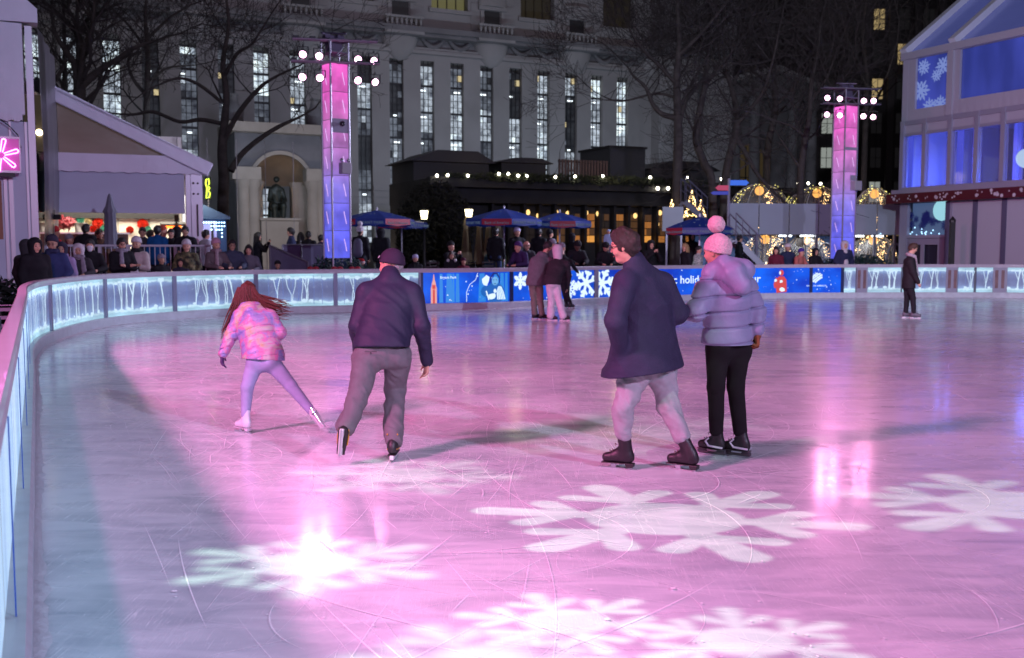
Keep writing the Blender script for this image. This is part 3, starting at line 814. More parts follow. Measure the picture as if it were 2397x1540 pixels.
def tower(X, D, w, rz, ytop, ybase, lamps, barY, label, brz, name='light_tower', sizeX=103):
    base = pt(X, ybase, D); top = pt(X, ytop, D).z; gz = 0.0
    t = thing(name, label, 'light tower', (base.x, D, gz), R(rz))
    h = top-gz; h0 = base.z-gz
    mb = MB(); mb.bb(-w/2+.02, w/2-.02, -w/2+.02, w/2-.02, h0, h); part('fabric_column', mb, grad_fabric(name+'_cloth_%d' % X, h0, h), t)
    mb = MB()
    for a in (-1, 1):
        for c in (-1, 1): mb.tube([(a*w/2, c*w/2, 0), (a*w/2, c*w/2, h+.62)], .028, 8)
    part('corner_chords', mb, m_truss, t)
    mb = MB()
    for i in range(8):
        z = h0+(h-h0)*i/7
        for a in (-1, 1):
            mb.tube([(-w/2, a*w/2, z), (w/2, a*w/2, z)], .008, 5); mb.tube([(a*w/2, -w/2, z), (a*w/2, w/2, z)], .008, 5)
    for z in (h+.3, h+.6):
        for a in (-1, 1): mb.tube([(-w/2, a*w/2, z), (w/2, a*w/2, z)], .022, 6); mb.tube([(a*w/2, -w/2, z), (a*w/2, w/2, z)], .022, 6)
    mb.tube([(-w/2, -w/2, h), (w/2, -w/2, h+.6)], .015, 5); mb.tube([(-w/2, w/2, h), (-w/2, -w/2, h+.6)], .015, 5); mb.tube([(w/2, -w/2, h), (w/2, w/2, h+.6)], .015, 5)
    part('lacing_bars', mb, m_truss, t)
    mb = MB()
    for i in range(7):
        z = h0+(h-h0)*(i+.25)/7; q = w*.30
        mb.tube([(q*.9, -w/2-.004, z), (q*.45, -w/2-.004, z+.34)], .009, 5)
        mb.tube([(-w/2-.004, -q*.2, z), (-w/2-.004, q*.5, z+.34)], .009, 5)
    part('diagonal_tubes', mb, EM('tube_glow', (.8,.5,.95), 1.1), t)
    # head frame and winch box
    mb = MB(); mb.bb(-.28, .28, -.28, .28, h+.62, h+.66); mb.bb(-.2, .15, -.16, .16, h+.30, h+.56); mb.bb(.05, .24, -.1, .2, h+.66, h+.80); mb.bb(-.36, -.1, -.18, .0, h+.66, h+.74)
    mb.tube([(-.42,-.1,h+.78),(.5,.1,h+.72)], .03, 6); mb.tube([(-.3,.2,h+.86),(.2,-.3,h+.80)], .02, 6)
    part('head_frame', mb, M('head_dark', (.12,.10,.16), .45, metal=.4), t)
    Rb = Matrix.Rotation(R(brz-rz), 3, 'Z')
    for (Yb, L_) in barY:
        zb = pt(X, Yb, D).z-gz
        for dy in (-.09, .09):
            mb = MB(); mb.tube([Rb @ Vector((-L_/2, dy-.33, zb)), Rb @ Vector((L_/2, dy-.33, zb+.02))], .024, 8)
            part('cross_bar', mb, m_truss, t)
        mb = MB()
        for s in (-1, 1):
            for q in (.55, .95): mb.box(Rb @ Vector((s*q*L_/2*.98, -.33, zb+.05)), (.16, .22, .05), Rb)
        part('bar_clamps', mb, m_dark, t)
    Rw = Matrix.Rotation(R(rz), 3, 'Z')
    out = []
    for i, (lx, ly) in enumerate(lamps):
        # lamp position: on the bar's plan line
        d = Vector(ray(lx, ly)); n_ = Vector((-math.sin(R(brz)), math.cos(R(brz)), 0))
        o0 = Vector((base.x, D, 0))-n_*.33
        kk = (o0-Vector((0,0,CAMH))).dot(n_)/d.dot(n_); wpos = Vector((0,0,CAMH))+d*kk
        p = Rw.inverted() @ (wpos-Vector((base.x, D, gz)))
        aim = Rw.inverted() @ (Vector((0.5+(i % 4-1.5)*3.0, 9, 0))-wpos).normalized()
        zq = aim; xq = Vector((0,0,1)).cross(zq).normalized(); yq = zq.cross(xq); M3 = Matrix((xq, yq, zq)).transposed()
        mb = MB(); mb.lathe([(.001,-.20),(.07,-.20),(.09,-.16),(.115,-.02),(.115,.0),(.115,.05),(.10,.05)], p, 16, M3)
        l_ = part('flood_lamp', mb, m_dark, t, smooth=False)
        mb = MB(); mb.lathe([(.001,.012),(.05,.012),(.095,.002)], p, 16, M3); part('lens', mb, m_lens, l_)
        mb = MB(); up_ = Vector((0,0,.26)); 
        for s in (-1, 1): mb.beam(p+xq*s*.14, p+xq*s*.14+Vector((0,0,.2)), .012, .03)
        mb.beam(p-xq*.14+Vector((0,0,.2)), p+xq*.14+Vector((0,0,.2)), .03, .012); mb.beam(p+Vector((0,0,.2)), p+up_, .03, .03)
        part('yoke', mb, m_dark, l_)
        out.append(wpos)
    # speaker box and camera dome on the front face
    fx = w/2
    return t, h, h0, out
T1, h1, h10, L1_ = tower(790, 27.8, .54, 37, 152, 604, [(709,127),(747,131),(838,139),(875,142),(708,180),(749,182),(838,188),(878,192)], [(101, 2.25),(152, 2.35)], 'cloth-wrapped light tower glowing pink to blue, left one beside the monument', 14)
T2, h2, h20, L2_ = tower(1971, 37.3, .60, 25, 250, 606, [(1937,229),(1966,231),(2022,236),(2045,236),(1936,268),(1966,270),(2021,272),(2044,274)], [(211, 2.3),(247, 2.3)], 'cloth-wrapped light tower glowing pink to blue, right one before the lit domes', 12)
def onface(t, w, X, Y, D, fn):
    return None
z1 = lambda Y: pt(790, Y, 27.6).z
mb = MB(); mb.bb(-.08, .22, -.50, -.29, z1(408), z1(381)); mb_o = part('speaker_box', mb, M('speaker_grey', (.33,.32,.36), .5), T1, bevel=.02)
mb = MB(); mb.sph((-.03, -.38, z1(375)), .055, 10); mb.sph((.17, -.38, z1(375)), .055, 10); part('twin_floods', mb, M('chrome', (.5,.5,.55), .2, metal=.9), T1, smooth=True)
mb = MB(); mb.bb(-.265, .265, -.285, -.27, z1(311), z1(278)); part('bracket_plate', mb, M('plate', (.30,.28,.36), .4), T1)
mb = MB(); mb.sph((.02, -.36, z1(290)), .075, 12); part('camera_dome', mb, M('dome_black', (.03,.03,.04), .15), T1, smooth=True)
z2 = lambda Y: pt(1971, Y, 37.1).z
mb = MB(); mb.bb(.0, .34, -.56, -.31, z2(446), z2(424)); part('speaker_box', mb, M('speaker_grey', (0,0,0)), T2, bevel=.02)
mb = MB(); mb.bb(-.3, .3, -.315, -.30, z2(352), z2(345)); part('bracket_plate', mb, M('plate', (0,0,0)), T2)
mb = MB(); mb.bb(.0, .3, -.315, -.30, z2(423), z2(410)); part('bracket_plate', mb, M('plate', (0,0,0)), T2)
for nm_, Ls, D_, pw in (('tower_spot_left', L1_, 27.8, 78), ('tower_spot_right', L2_, 37.3, 75)):
    for i, p_ in enumerate(Ls):
        tg = Vector((p_.x*.3+(i % 4-1.5)*4.0, 6+2.5*(i % 3), 0))
        spot(nm_, p_-Vector((0,.25,.05)), tg, pw*(1.25 if i in (0,1,4,5) else .6), (1., .32, .66), 92, .8, .07)

# planter of fir and red bows round the left tower's foot
def foliage(mb, c, rx, ry, rz_, n, sz, rnd):
    for i in range(n):
        while True:
            p = Vector((rnd.uniform(-1,1), rnd.uniform(-1,1), rnd.uniform(-1,1)))
            if .35 < p.length < 1 or (p.length < 1 and rnd.random() < .3): break
        q = Vector((c[0]+p.x*rx, c[1]+p.y*ry, c[2]+p.z*rz_))
        d = Vector((rnd.gauss(0,1), rnd.gauss(0,1), rnd.gauss(0,.7))).normalized(); e = d.orthogonal().normalized()
        l = sz*rnd.uniform(.6, 1.5)
        mb.add([q-e*l*.22, q+e*l*.22, q+d*l], [(0,1,2)])
m_fir = M('fir_green', (.018,.045,.035), .7, var=.4, vs=5)
m_bow = M('bow_red', (.35,.02,.03), .5)
rnf = random.Random(9)
def planter(X0, X1, Yt, D, label, bows=3, hb=.5, gz=0.):
    c = pt((X0+X1)/2, Yt, D); w = (X1-X0)/F2*D
    t = thing('planter', label, 'planter', (c.x, D, gz)); H = c.z-gz
    mb = MB(); mb.bb(-w/2+.1, w/2-.1, -.4, .4, 0, H*.5); part('planter_box', mb, m_dark, t, bevel=.02)
    mb = MB(); foliage(mb, (0,0,H*.72), w/2, .5, H*.3, int(1400*w/3), .16, rnf); part('foliage', mb, m_fir, t)
    for i in range(bows):
        x = -w/2+w*(i+.5+rnf.uniform(-.2,.2))/bows; mb = MB()
        for s in (-1, 1): mb.sph((x+s*.08, -.5, H*.8), .09, 8, (1,.5,.7))
        for s in (-1, 1): mb.box((x+s*.04, -.5, H*.8-.13), (.05,.02,.2))
        mb.sph((x, -.52, H*.8), .035, 6); part('ribbon_bow', mb, m_bow, t, smooth=True)
    return t
planter(722, 870, 603, 27.9, 'dark fir planter with red bows round the foot of the left light tower', 3)
planter(1908, 2090, 596, 37.4, 'dark fir hedge planter at the foot of the right light tower', 0)
planter(-40, 34, 655, 20.6, 'dark planter with low hedge by the far left white tent', 0)

# ================================================================ stone library
FA = 25.2
F = Frame(0, 68, FA)
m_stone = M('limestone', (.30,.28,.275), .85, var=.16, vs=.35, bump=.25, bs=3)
m_stone2 = M('limestone_dark', (.17,.16,.165), .85, var=.25, vs=.8, bump=.5, bs=2.5)  # darker copy; frieze and cornice carry their shadow in this colour
lib = thing('stone_library', 'huge pale stone library facade with tall narrow lit window strips', 'building', F.o, F.a)
hit = F.hit
zwt = hit(1212, 160)[1]; zc0 = zwt+.12; zc1 = hit(1212, 146)[1]; zf = hit(1212, 112)[1]; zu = hit(1212, 90)[1]; ztop = hit(1300, -60)[1]+6
xL = hit(-120, 300)[0]; xR = hit(1524, 300)[0]
strips = [94,178,274,364,453,540,622,706,861,935,1007,1076,1145,1212,1277,1341,1401,1461]
strips = [hit(X, 350)[0] for X in strips]
# regular spacing fit so that the bays are even
ww_ = .62
mats_w = [EM('pane_bright', (.64,.76,.86), 1.3), EM('pane_mid', (.48,.55,.64), .85), EM('pane_dim', (.20,.23,.29), .5), EM('pane_dark', (.03,.035,.05), .3), EM('pane_warm', (.8,.66,.36), .7), EM('tube_white', (.85,.95,1.), 2.2), EM('pane_green', (.05,.30,.22), .5)]
def pane_noise(m, c, sc):
    nt = m.node_tree; N = nt.nodes; L = nt.links; b = N['Principled BSDF']; tc = N.new('ShaderNodeTexCoord'); n = N.new('ShaderNodeTexNoise'); n.inputs['Scale'].default_value = sc; n.inputs['Detail'].default_value = 4; n.inputs['Roughness'].default_value = .7
    L.new(tc.outputs['Object'], n.inputs['Vector']); r = N.new('ShaderNodeValToRGB'); L.new(n.outputs[0], r.inputs[0]); e = r.color_ramp.elements
    e[0].position = .36; e[0].color = (c[0]*.22, c[1]*.22, c[2]*.25, 1); e[1].position = .62; e[1].color = (*[min(1, q*1.35) for q in c], 1); q = e.new(.5); q.color = (*[q_*.8 for q_ in c], 1)
    L.new(r.outputs[0], b.inputs['Emission Color'])
pane_noise(mats_w[0], (.64,.76,.86), 1.7); pane_noise(mats_w[1], (.48,.55,.64), 1.9); pane_noise(mats_w[2], (.20,.23,.29), 1.5); pane_noise(mats_w[3], (.05,.055,.07), 1.1)
m_mull = M('window_bars', (.02,.02,.024), .5)
zb = 2.0
mb = MB(); prev = xL
for s in strips:
    mb.bb(prev, s-ww_, 0, 1.2, 0, zwt); prev = s+ww_*.5
mb.bb(prev, xR, 0, 1.2, 0, zwt); mb.bb(xL, xR, .003, 1.2, zwt, zc1-.002)
part('wall', mb, m_stone, lib)
mb = MB(); mb.bb(xL, xR, -.06, 0, 0, 6.2)
for i in range(16): pass
mb = MB()
prevs = [xL]+[s+ww_*.5 for s in strips]; nexts = [s-ww_ for s in strips]+[xR]
for a_, b_ in zip(prevs, nexts):
    for i in range(13):
        mb.bb(a_+.02, b_-.02, -.10, -.002, .3+i*.42, .3+i*.42+.34)
part('rusticated_base', mb, m_stone, lib)
rw = random.Random(21)
patt = {}
for i, s in enumerate(strips):
    x0, x1 = s-ww_, s+ww_*.5
    w = MB(); m_ = MB(); z = zb; cell = .42; cw = (x1-x0)/3
    darkish = i in (5, 8, 9, 15) or rw.random() < .12
    state = rw.choice((0, 1, 1, 2)); nz = int((zwt-zb)/cell)
    run = 0
    for k in range(nz):
        if run <= 0:
            state = rw.choice((3, 3, 2, 1) if darkish else (0, 0, 1, 1, 1, 2)); run = rw.randint(2, 7)
        run -= 1
        for c in range(3):
            q = state
            r_ = rw.random()
            if r_ < .05: q = min(3, q+1)
            elif r_ < .09: q = max(0, q-1)
            elif r_ > .985: q = 4
            if k < 3 and i == 15: q = 6
            w.cur = q; w.bb(x0+c*cw, x0+(c+1)*cw-.002, .42, .44, z+k*cell, z+(k+1)*cell-.003)
        if k % 4 == 3 and rw.random() < (.35 if darkish else .75):
            xa = x0+rw.uniform(.05, .4); w.cur = 5; w.bb(xa, xa+rw.uniform(.2, .45), .36, .38, z+k*cell+.1, z+k*cell+.19)
    wd = part('window', w, mats_w, lib)
    for k in range(nz+1): m_.bb(x0, x1, .30, .34, z+k*cell-(.016 if k % 4 else .07), z+k*cell+(.016 if k % 4 else .07))
    for c in (0, 1, 2, 3): m_.bb(x0+c*cw-.02, x0+c*cw+.02, .28, .345, zb, zwt)
    part('glazing_bars', m_, m_mull, wd)
# cornice, frieze with swags, ledge, attic
mb = MB(); mb.bb(xL, xR, -.22, 1.2, zc1, zc1+.22); mb.bb(xL, xR, -.12, 1.2, zc1+.222, zc1+.40); part('string_course', mb, m_stone, lib)
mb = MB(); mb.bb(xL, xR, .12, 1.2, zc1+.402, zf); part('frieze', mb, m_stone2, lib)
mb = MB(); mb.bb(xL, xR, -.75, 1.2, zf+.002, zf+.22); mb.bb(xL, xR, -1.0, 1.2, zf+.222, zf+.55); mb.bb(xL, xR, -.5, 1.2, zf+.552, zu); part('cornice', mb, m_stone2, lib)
zs = (zc1+.4+zf)/2; bays = [hit(936, 91)[0]+ (hit(1150, 109)[0]-hit(936, 91)[0])*k for k in range(-5, 4)]
for bx in bays:
    mb = MB(); mb.lathe([(.05,-1.2),(.45,-1.05),(.95,-.5),(1.15,.2),(1.05,.75),(1.2,.95),(1.2,1.1)], (bx, .1, zs), 14, Matrix.Diagonal(Vector((1.05,.62,1.0))).to_3x3(), math.pi, 2*math.pi)
    part('carved_bracket', mb, m_stone, lib, smooth=True)
mb = MB()
for a_, b_ in zip(bays[:-1], bays[1:]):
    for q in range(2):
        xa = a_+1.3+(b_-a_-2.6)*q/2; xb = a_+1.3+(b_-a_-2.6)*(q+1)/2
        mb.tube([(xa+(xb-xa)*t/8, -.0, zs+.55-.75*math.sin(math.pi*t/8)) for t in range(9)], [.08+.12*math.sin(math.pi*t/8) for t in range(9)], 6)
        mb.sph((xb, .0, zs+.5), .24, 8); mb.sph(((xa+xb)/2, .02, zs+.55), .2, 8)
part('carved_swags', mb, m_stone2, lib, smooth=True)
# attic storey : walls between openings
zn0 = hit(1341, 82)[1]; zn1 = hit(1341, 52)[1]; zg0 = hit(1240, 44)[1]
att = MB(); xs = xL
big = [(bays[k]+2.1, bays[k+1]-1.7) for k in range(len(bays)-1)]
for (a_, b_) in big:
    att.bb(xs, a_, -.1, 1.2, zu+.002, ztop); att.bb(a_, b_, -.1, 1.2, zu+.002, zg0); xs = b_
att.bb(xs, xR, -.1, 1.2, zu+.002, ztop); part('attic_wall', att, m_stone, lib)
mb = MB()
for (a_, b_) in big:      # coursed ashlar bands beside the openings
    for i in range(22):
        z = zu+.2+i*.62
        if z < ztop: mb.bb(a_-3.6, a_-.5, -.15, -.102, z, z+.5)
part('ashlar_courses', mb, m_stone, lib)
mb2 = MB(); mb3 = MB()
for i, (a_, b_) in enumerate(big):
    g_ = MB(); g_.bb(a_, b_, .5, .52, zg0, ztop); wd = part('attic_window', g_, EM('attic_glass', (.055,.042,.016), .22) if i != 5 else EM('attic_glass_lit', (.16,.15,.06), .6), lib)
    k_ = MB()
    n = int((b_-a_)/.55)
    for q in range(n+1): k_.bb(a_+(b_-a_)*q/n-.03, a_+(b_-a_)*q/n+.03, .4, .47, zg0, ztop)
    part('glazing_bars', k_, M('bronze_bars', (.05,.04,.025), .5), wd)
    k_ = MB(); k_.bb(a_-.2, b_+.2, -.25, .4, zg0-.25, zg0-.002); part('sill', k_, m_stone, wd)
for bx in bays:
    if bx > xR-1: continue
    k_ = MB(); k_.bb(bx-.55, bx+.55, -.16, -.102, zn0, zn1+.1); nw = part('niche_window', k_, EM('niche_black', (.004,.004,.006), .3), lib)
    k_ = MB(); 
    for s in (-1, 1): k_.bb(bx+s*.62, bx+s*.85, -.25, -.102, zn0, zn1+.1)
    k_.bb(bx-1.0, bx+1.0, -.35, -.102, zn1+.12, zn1+.35); k_.lathe([(.1,0),(1.0,.0),(1.0,.2)], (bx, -.2, zn1+.36), 12, Matrix.Diagonal(Vector((1,.3,3))).to_3x3(), math.pi, 2*math.pi); part('surround', k_, m_stone, nw)
    k_ = MB(); k_.bb(bx-1.25, bx+1.25, -.95, -.75, zn0-.18, zn0-.05); k_.bb(bx-1.3, bx+1.3, -1.0, -.1, zn0-1.15, zn0-.98)
    for q in range(8): k_.lathe([(.06,-.0),(.1,.15),(.05,.4),(.1,.7),(.06,.8)], (bx-1.1+q*.314, -.85, zn0-.98), 8)
    part('balustrade', k_, m_stone, lib)

# rusticated corner pavilion and pedimented porch to the right
def simple_building(name, label, fr, gz=0): return thing(name, label, 'building', fr.o, fr.a)
xa, xb = hit(1524, 300)[0], hit(1692, 300)[0]
cp = thing('corner_pavilion', 'rusticated pale stone corner block with one slit window behind the bare trees', 'building', F.w(xa, 0, 0), F.a)
w_ = xb-xa; zt = hit(1600, 128)[1]
mb = MB(); sl = w_*.52; mb.bb(0, sl, -1.0, 4, 0, zt); mb.bb(sl+.9, w_, -1.0, 4, 0, zt); mb.bb(sl, sl+.9, -.4, 4, 0, zt); part('wall', mb, m_stone, cp)
mb = MB()
for i in range(34):
    z = .4+i*.62
    if z+.5 < zt:
        o_ = .35 if i % 2 else 0
        mb.bb(.0+o_, sl-.05-.3*(i % 2), -1.09, -1.002, z, z+.5); mb.bb(sl+.95+.3*(i % 2), w_-o_, -1.09, -1.002, z, z+.5)
part('stone_courses', mb, m_stone, cp)
for k in range(5):
    mb = MB(); z = 1.5+k*3.4; mb.bb(sl+.02, sl+.88, -.45, -.402, z, z+2.6); part('slit_window', mb, mats_w[3], cp)
mb = MB(); mb.bb(-.6, w_+.6, -1.9, 4, zt+.002, zt+.5); mb.bb(-.3, w_+.3, -1.5, 4, zt-.3, zt); mb.bb(-.2, w_+.2, -1.2, 4, zt+.502, zt+9); part('cornice', mb, m_stone2, cp)
xa, xb = xb, hit(1915, 300)[0]
pc = thing('pedimented_porch', 'dark pedimented stone end block with arched window behind the trees', 'building', F.w(xa, 0, 0), F.a); w_ = xb-xa
zt = hit(1790, 232)[1]; zp = hit(1790, 168)[1]
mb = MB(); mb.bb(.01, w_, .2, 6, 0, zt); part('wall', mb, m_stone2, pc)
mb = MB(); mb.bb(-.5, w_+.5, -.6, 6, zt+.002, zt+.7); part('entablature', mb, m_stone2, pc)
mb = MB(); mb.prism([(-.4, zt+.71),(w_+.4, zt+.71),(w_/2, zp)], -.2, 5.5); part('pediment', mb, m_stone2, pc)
mb = MB(); mb.beam((-.7,-.4,zt+.85),(w_/2,-.4,zp+.25), .8, .4); mb.beam((w_+.7,-.4,zt+.85),(w_/2,-.4,zp+.25), .8, .4); part('raking_cornice', mb, m_stone, pc)
for i in range(5):
    x = w_*(i+.5)/5
    if i == 2: continue
    mb = MB(); mb.lathe([(.6,0),(.6,.4),(.45,.5),(.40,zt-.8),(.55,zt-.4),(.6,zt)], (x, -.3, 0), 14); part('column', mb, m_stone2, pc, smooth=True)
ax, az = hit(1762, 380)[0]-xa, hit(1762, 335)[1]
mb = MB(); pts_ = [(-1.1, 1.5),(1.1, 1.5)]+[(1.1*math.cos(t*math.pi/10), az-1.1+1.1*math.sin(t*math.pi/10)) for t in range(11)]
mb.prism([(ax+a_, b_) for a_, b_ in pts_], .16, .19); wd = part('arched_window', mb, EM('arch_glass', (.10,.07,.03), .3), pc)
mb = MB()
for q in (-.55, 0, .55): mb.bb(ax+q-.04, ax+q+.04, .1, .155, 1.5, az-.25)
for q in range(8): mb.bb(ax-1.1, ax+1.1, .1, .156, 1.7+q*.75, 1.78+q*.75)
part('glazing_bars', mb, m_mull, wd)
mb = MB(); mb.bb(ax-.35, ax+.1, .12, .15, az-1.3, az-.7); part('lit_pane', mb, EM('pane_ochre', (.5,.36,.15), .55), wd)
xq = hit(1840, 400)[0]-xa

# high dark office blocks far behind
def office(name, label, X0, X1, D, ztop_, nw, seed, lit):
    a_ = pt(X0, 579, D); b_ = pt(X1, 579, D); w_ = b_.x-a_.x
    t = thing(name, label, 'building', (a_.x, D, 0), 0)
    mb = MB(); mb.bb(0, w_, 0, 18, 0, ztop_); part('wall', mb, M('brick_dark', (.055,.045,.045), .9, var=.3, vs=.2), t)
    rd = random.Random(seed)
    nx = int(w_/2.6); mb = MB()
    for i in range(nx+1): mb.bb(i*w_/nx-.35, i*w_/nx+.35, -.5, -.002, 0, ztop_)
    part('pier', mb, M('pier_stone', (.085,.07,.07), .9), t)
    for i in range(nx):
        x = (i+.5)*w_/nx
        g_ = MB(); nz = int((ztop_-3)/3.6)
        for k in range(nz): g_.cur = 0 if rd.random() > lit else rd.choice((1, 1, 2)); g_.bb(x-.55, x+.55, -.06, -.002, 3+k*3.6, 3+k*3.6+2.1)
        wd = part('window', g_, [EM('office_dark', (.012,.011,.012), .4), EM('office_warm', (.75,.55,.25), .45), EM('office_white', (.6,.65,.6), .4)], t)
        g_ = MB(); g_.bb(x-.03, x+.03, -.09, -.063, 0, ztop_)
        for k in range(nz): g_.bb(x-.55, x+.55, -.09, -.064, 4.0+k*3.6, 4.06+k*3.6)
        part('glazing_bars', g_, m_mull, wd)
    return t
office('office_block', 'high dark office block with a few warm windows, rising behind the bare trees at right', 1660, 2050, 122, 62, 1, 4, .07)
office('office_block', 'dark stone office block with scattered lit windows behind the right tower', 1900, 2300, 108, 58, 1, 9, .14)
office('office_block', 'far dark office slab with few lit panes beyond the blue pavilion', 2260, 2700, 130, 70, 1, 15, .05)

# cool floodlights at the foot of the facade, city glow
for X, pw in ((430, 900), (1000, 1500), (1350, 1700)):
    p_ = F.w(hit(X, 500)[0], -14, 5.2); q_ = F.w(hit(X, 500)[0], 0, 9.5)
    area('facade_flood', p_, q_, 9, .6, pw*.26, (.62,.78,1.))
for X, pw in ((-50, 900), (650, 1800), (1250, 2200)):
    p_ = F.w(hit(X, 300)[0], -26, 22); q_ = F.w(hit(X, 300)[0], 0, 12)
    area('facade_flood', p_, q_, 8, 6, pw*.16, (1.,.84,.95))

# ================================================================ arched monument with seated bronze
FM = Frame(0, 60, FA)
mo = thing('stone_monument', 'pale stone memorial with a glowing arched niche and twin columns', 'monument', FM.o, FM.a)
mh = FM.hit
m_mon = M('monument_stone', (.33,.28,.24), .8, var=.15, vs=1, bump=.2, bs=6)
x0, x1 = mh(553, 480)[0], mh(752, 480)[0]; ax0, ax1 = mh(590, 480)[0], mh(725, 480)[0]; xm = (ax0+ax1)/2; ar = (ax1-ax0)/2
zsp = mh(655, 430)[1]; zA = mh(655, 314)[1]; zE = mh(655, 402)[1]; zgm = .4
n = 16
# front wall with an arched opening, built as arch segments
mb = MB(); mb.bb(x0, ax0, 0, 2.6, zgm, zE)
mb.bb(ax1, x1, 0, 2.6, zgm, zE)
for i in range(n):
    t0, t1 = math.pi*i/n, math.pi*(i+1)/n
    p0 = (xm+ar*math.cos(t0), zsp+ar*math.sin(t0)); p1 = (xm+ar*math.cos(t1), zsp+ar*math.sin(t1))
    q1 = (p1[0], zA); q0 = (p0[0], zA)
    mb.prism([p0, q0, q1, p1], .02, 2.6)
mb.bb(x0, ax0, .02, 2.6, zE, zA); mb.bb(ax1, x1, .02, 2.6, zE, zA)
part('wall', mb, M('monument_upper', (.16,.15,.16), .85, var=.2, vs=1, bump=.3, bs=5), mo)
mb = MB()
for i in range(n):
    t0, t1 = math.pi*i/n, math.pi*(i+1)/n
    mb.prism([(xm+r_*math.cos(t), zsp+r_*math.sin(t)) for r_, t in ((ar,t0),(ar*1.13,t0),(ar*1.13,t1),(ar,t1))], -.18, .018)
part('arch_moulding', mb, m_mon, mo)
mb = MB(); 
vs = []; m = 14
for i in range(m+1):
    ph = math.pi/2*i/m
    for k in range(n+1):
        th = math.pi*k/n
        vs.append((xm+ar*math.cos(th)*math.cos(ph)*.999, 2.55*math.sin(ph), zsp+ar*math.sin(th)*math.cos(ph)*.999))
mb.add(vs, [(i*(n+1)+k, i*(n+1)+k+1, (i+1)*(n+1)+k+1, (i+1)*(n+1)+k) for i in range(m) for k in range(n)])
part('half_dome', mb, M('niche_tan', (.34,.24,.16), .8, var=.1, vs=2), mo, smooth=True)
mb = MB(); mb.bb(ax0, ax0+.5, .5, 2.6, zgm, zsp); mb.bb(ax1-.5, ax1, .5, 2.6, zgm, zsp)
part('niche_jambs', mb, m_mon, mo)
for X in (568, 591, 610, 706, 728, 745):
    cx_ = mh(X, 500)[0]; mb = MB(); zz = zE-.5
    mb.lathe([(.42,zgm),(.42,zgm+.5),(.34,zgm+.6),(.31,zz-.5),(.36,zz-.35),(.46,zz-.05),(.46,zz)], (cx_, -.35 if X not in (610, 706) else .9, 0), 14); part('column', mb, m_mon, mo, smooth=True)
mb = MB(); mb.bb(x0-.3, ax0+.35, -.85, 0, zE-.498, zE+.15); mb.bb(ax1-.35, x1+.3, -.85, 0, zE-.498, zE+.15); mb.bb(x0-.4, x1+.4, -.7, 3, zA+.002, zA+.5); part('entablature', mb, m_mon, mo)
mb = MB(); mb.bb(x0-1.2, x1+1.2, -1.6, 3, .0, zgm-.002); mb.bb(x0-.7, x1+.7, -1.2, 3, zgm, zgm+.35); part('plinth', mb, m_mon, mo)
for s, X in ((-1, 556), (1, 749)):
    mb = MB(); cx_ = mh(X, 330)[0]; mb.lathe([(.25,0),(.5,.2),(.55,.8),(.3,1.1),(.2,1.5),(.3,1.6)], (cx_, 1, zA+.5), 10); part('urn', mb, m_stone2, mo, smooth=True)
ps = FM.w(mh(650, 500)[0], .2)
st = thing('bronze_statue', 'dark bronze figure seated on a pale pedestal inside the arched niche', 'statue', (ps.x, ps.y, 0), F.a)
zst = mh(650, 517)[1]
mb = MB(); mb.bb(-1.0, 1.0, -.8, .8, .7, zst); mb.bb(-1.15, 1.15, -.95, .95, .35, .698); mb.bb(-1.1, 1.1, -.9, .9, zst+.001, zst+.14); part('pedestal', mb, m_mon, st, bevel=.03)
sd = SDF(.09); z = zst+.14; k = 1.55
sd.cone((0,.1,z+.55*k),(0,.0,z+1.0*k),.28,.30,((0,1,0),.75)).ball((0,-.05,z+1.33*k),.17).cone((-.3,0,z+.98*k),(-.42,-.15,z+.62*k),.13,.11).cone((.3,0,z+.98*k),(.42,-.15,z+.62*k),.13,.11)
sd.cone((-.42,-.15,z+.62*k),(-.3,-.5,z+.52*k),.10,.08).cone((.42,-.15,z+.62*k),(.3,-.5,z+.52*k),.10,.08)
sd.cone((-.18,0,z+.4*k),(-.24,-.55,z+.42*k),.2,.17).cone((.18,0,z+.4*k),(.24,-.55,z+.42*k),.2,.17).cone((-.24,-.55,z+.42*k),(-.22,-.5,z+.02),.17,.14).cone((.24,-.55,z+.42*k),(.22,-.5,z+.02),.17,.14)
sd.cone((0,.3,z),(0,.3,z+.8*k),.45,.35,((0,1,0),.5)); sd.disp = wrinkle(.015, 9)
sdf_obj('figure', sd, M('bronze', (.03,.035,.03), .45, metal=.5), st, .045)
pl_ = FM.w(xm, 1.0); area('monument_wash', FM.w(xm, -9, 1.2), FM.w(xm, 0, 4.5), 6, .5, 120, (1., .82, .68)); point('niche_lamp', (pl_.x, pl_.y-.6, zsp-1.2), 230, (1., .70, .42), .3)
# ================================================================ raised plaza
g = MB(); g.prism([(-60, 24.4),(-12.8, 24.4),(-7.6, 31.0),(1.0, 36.0),(12.0, 39.8),(60, 41.5),(60, 100),(-60, 100)], -.1, .42, 'z')
pz = part('upper_terrace', g, M('terrace_stone', (.10,.095,.10), .8, var=.25, vs=1.2, bump=.3, bs=10), None); tag(pz, kind='structure')
TZ = .42

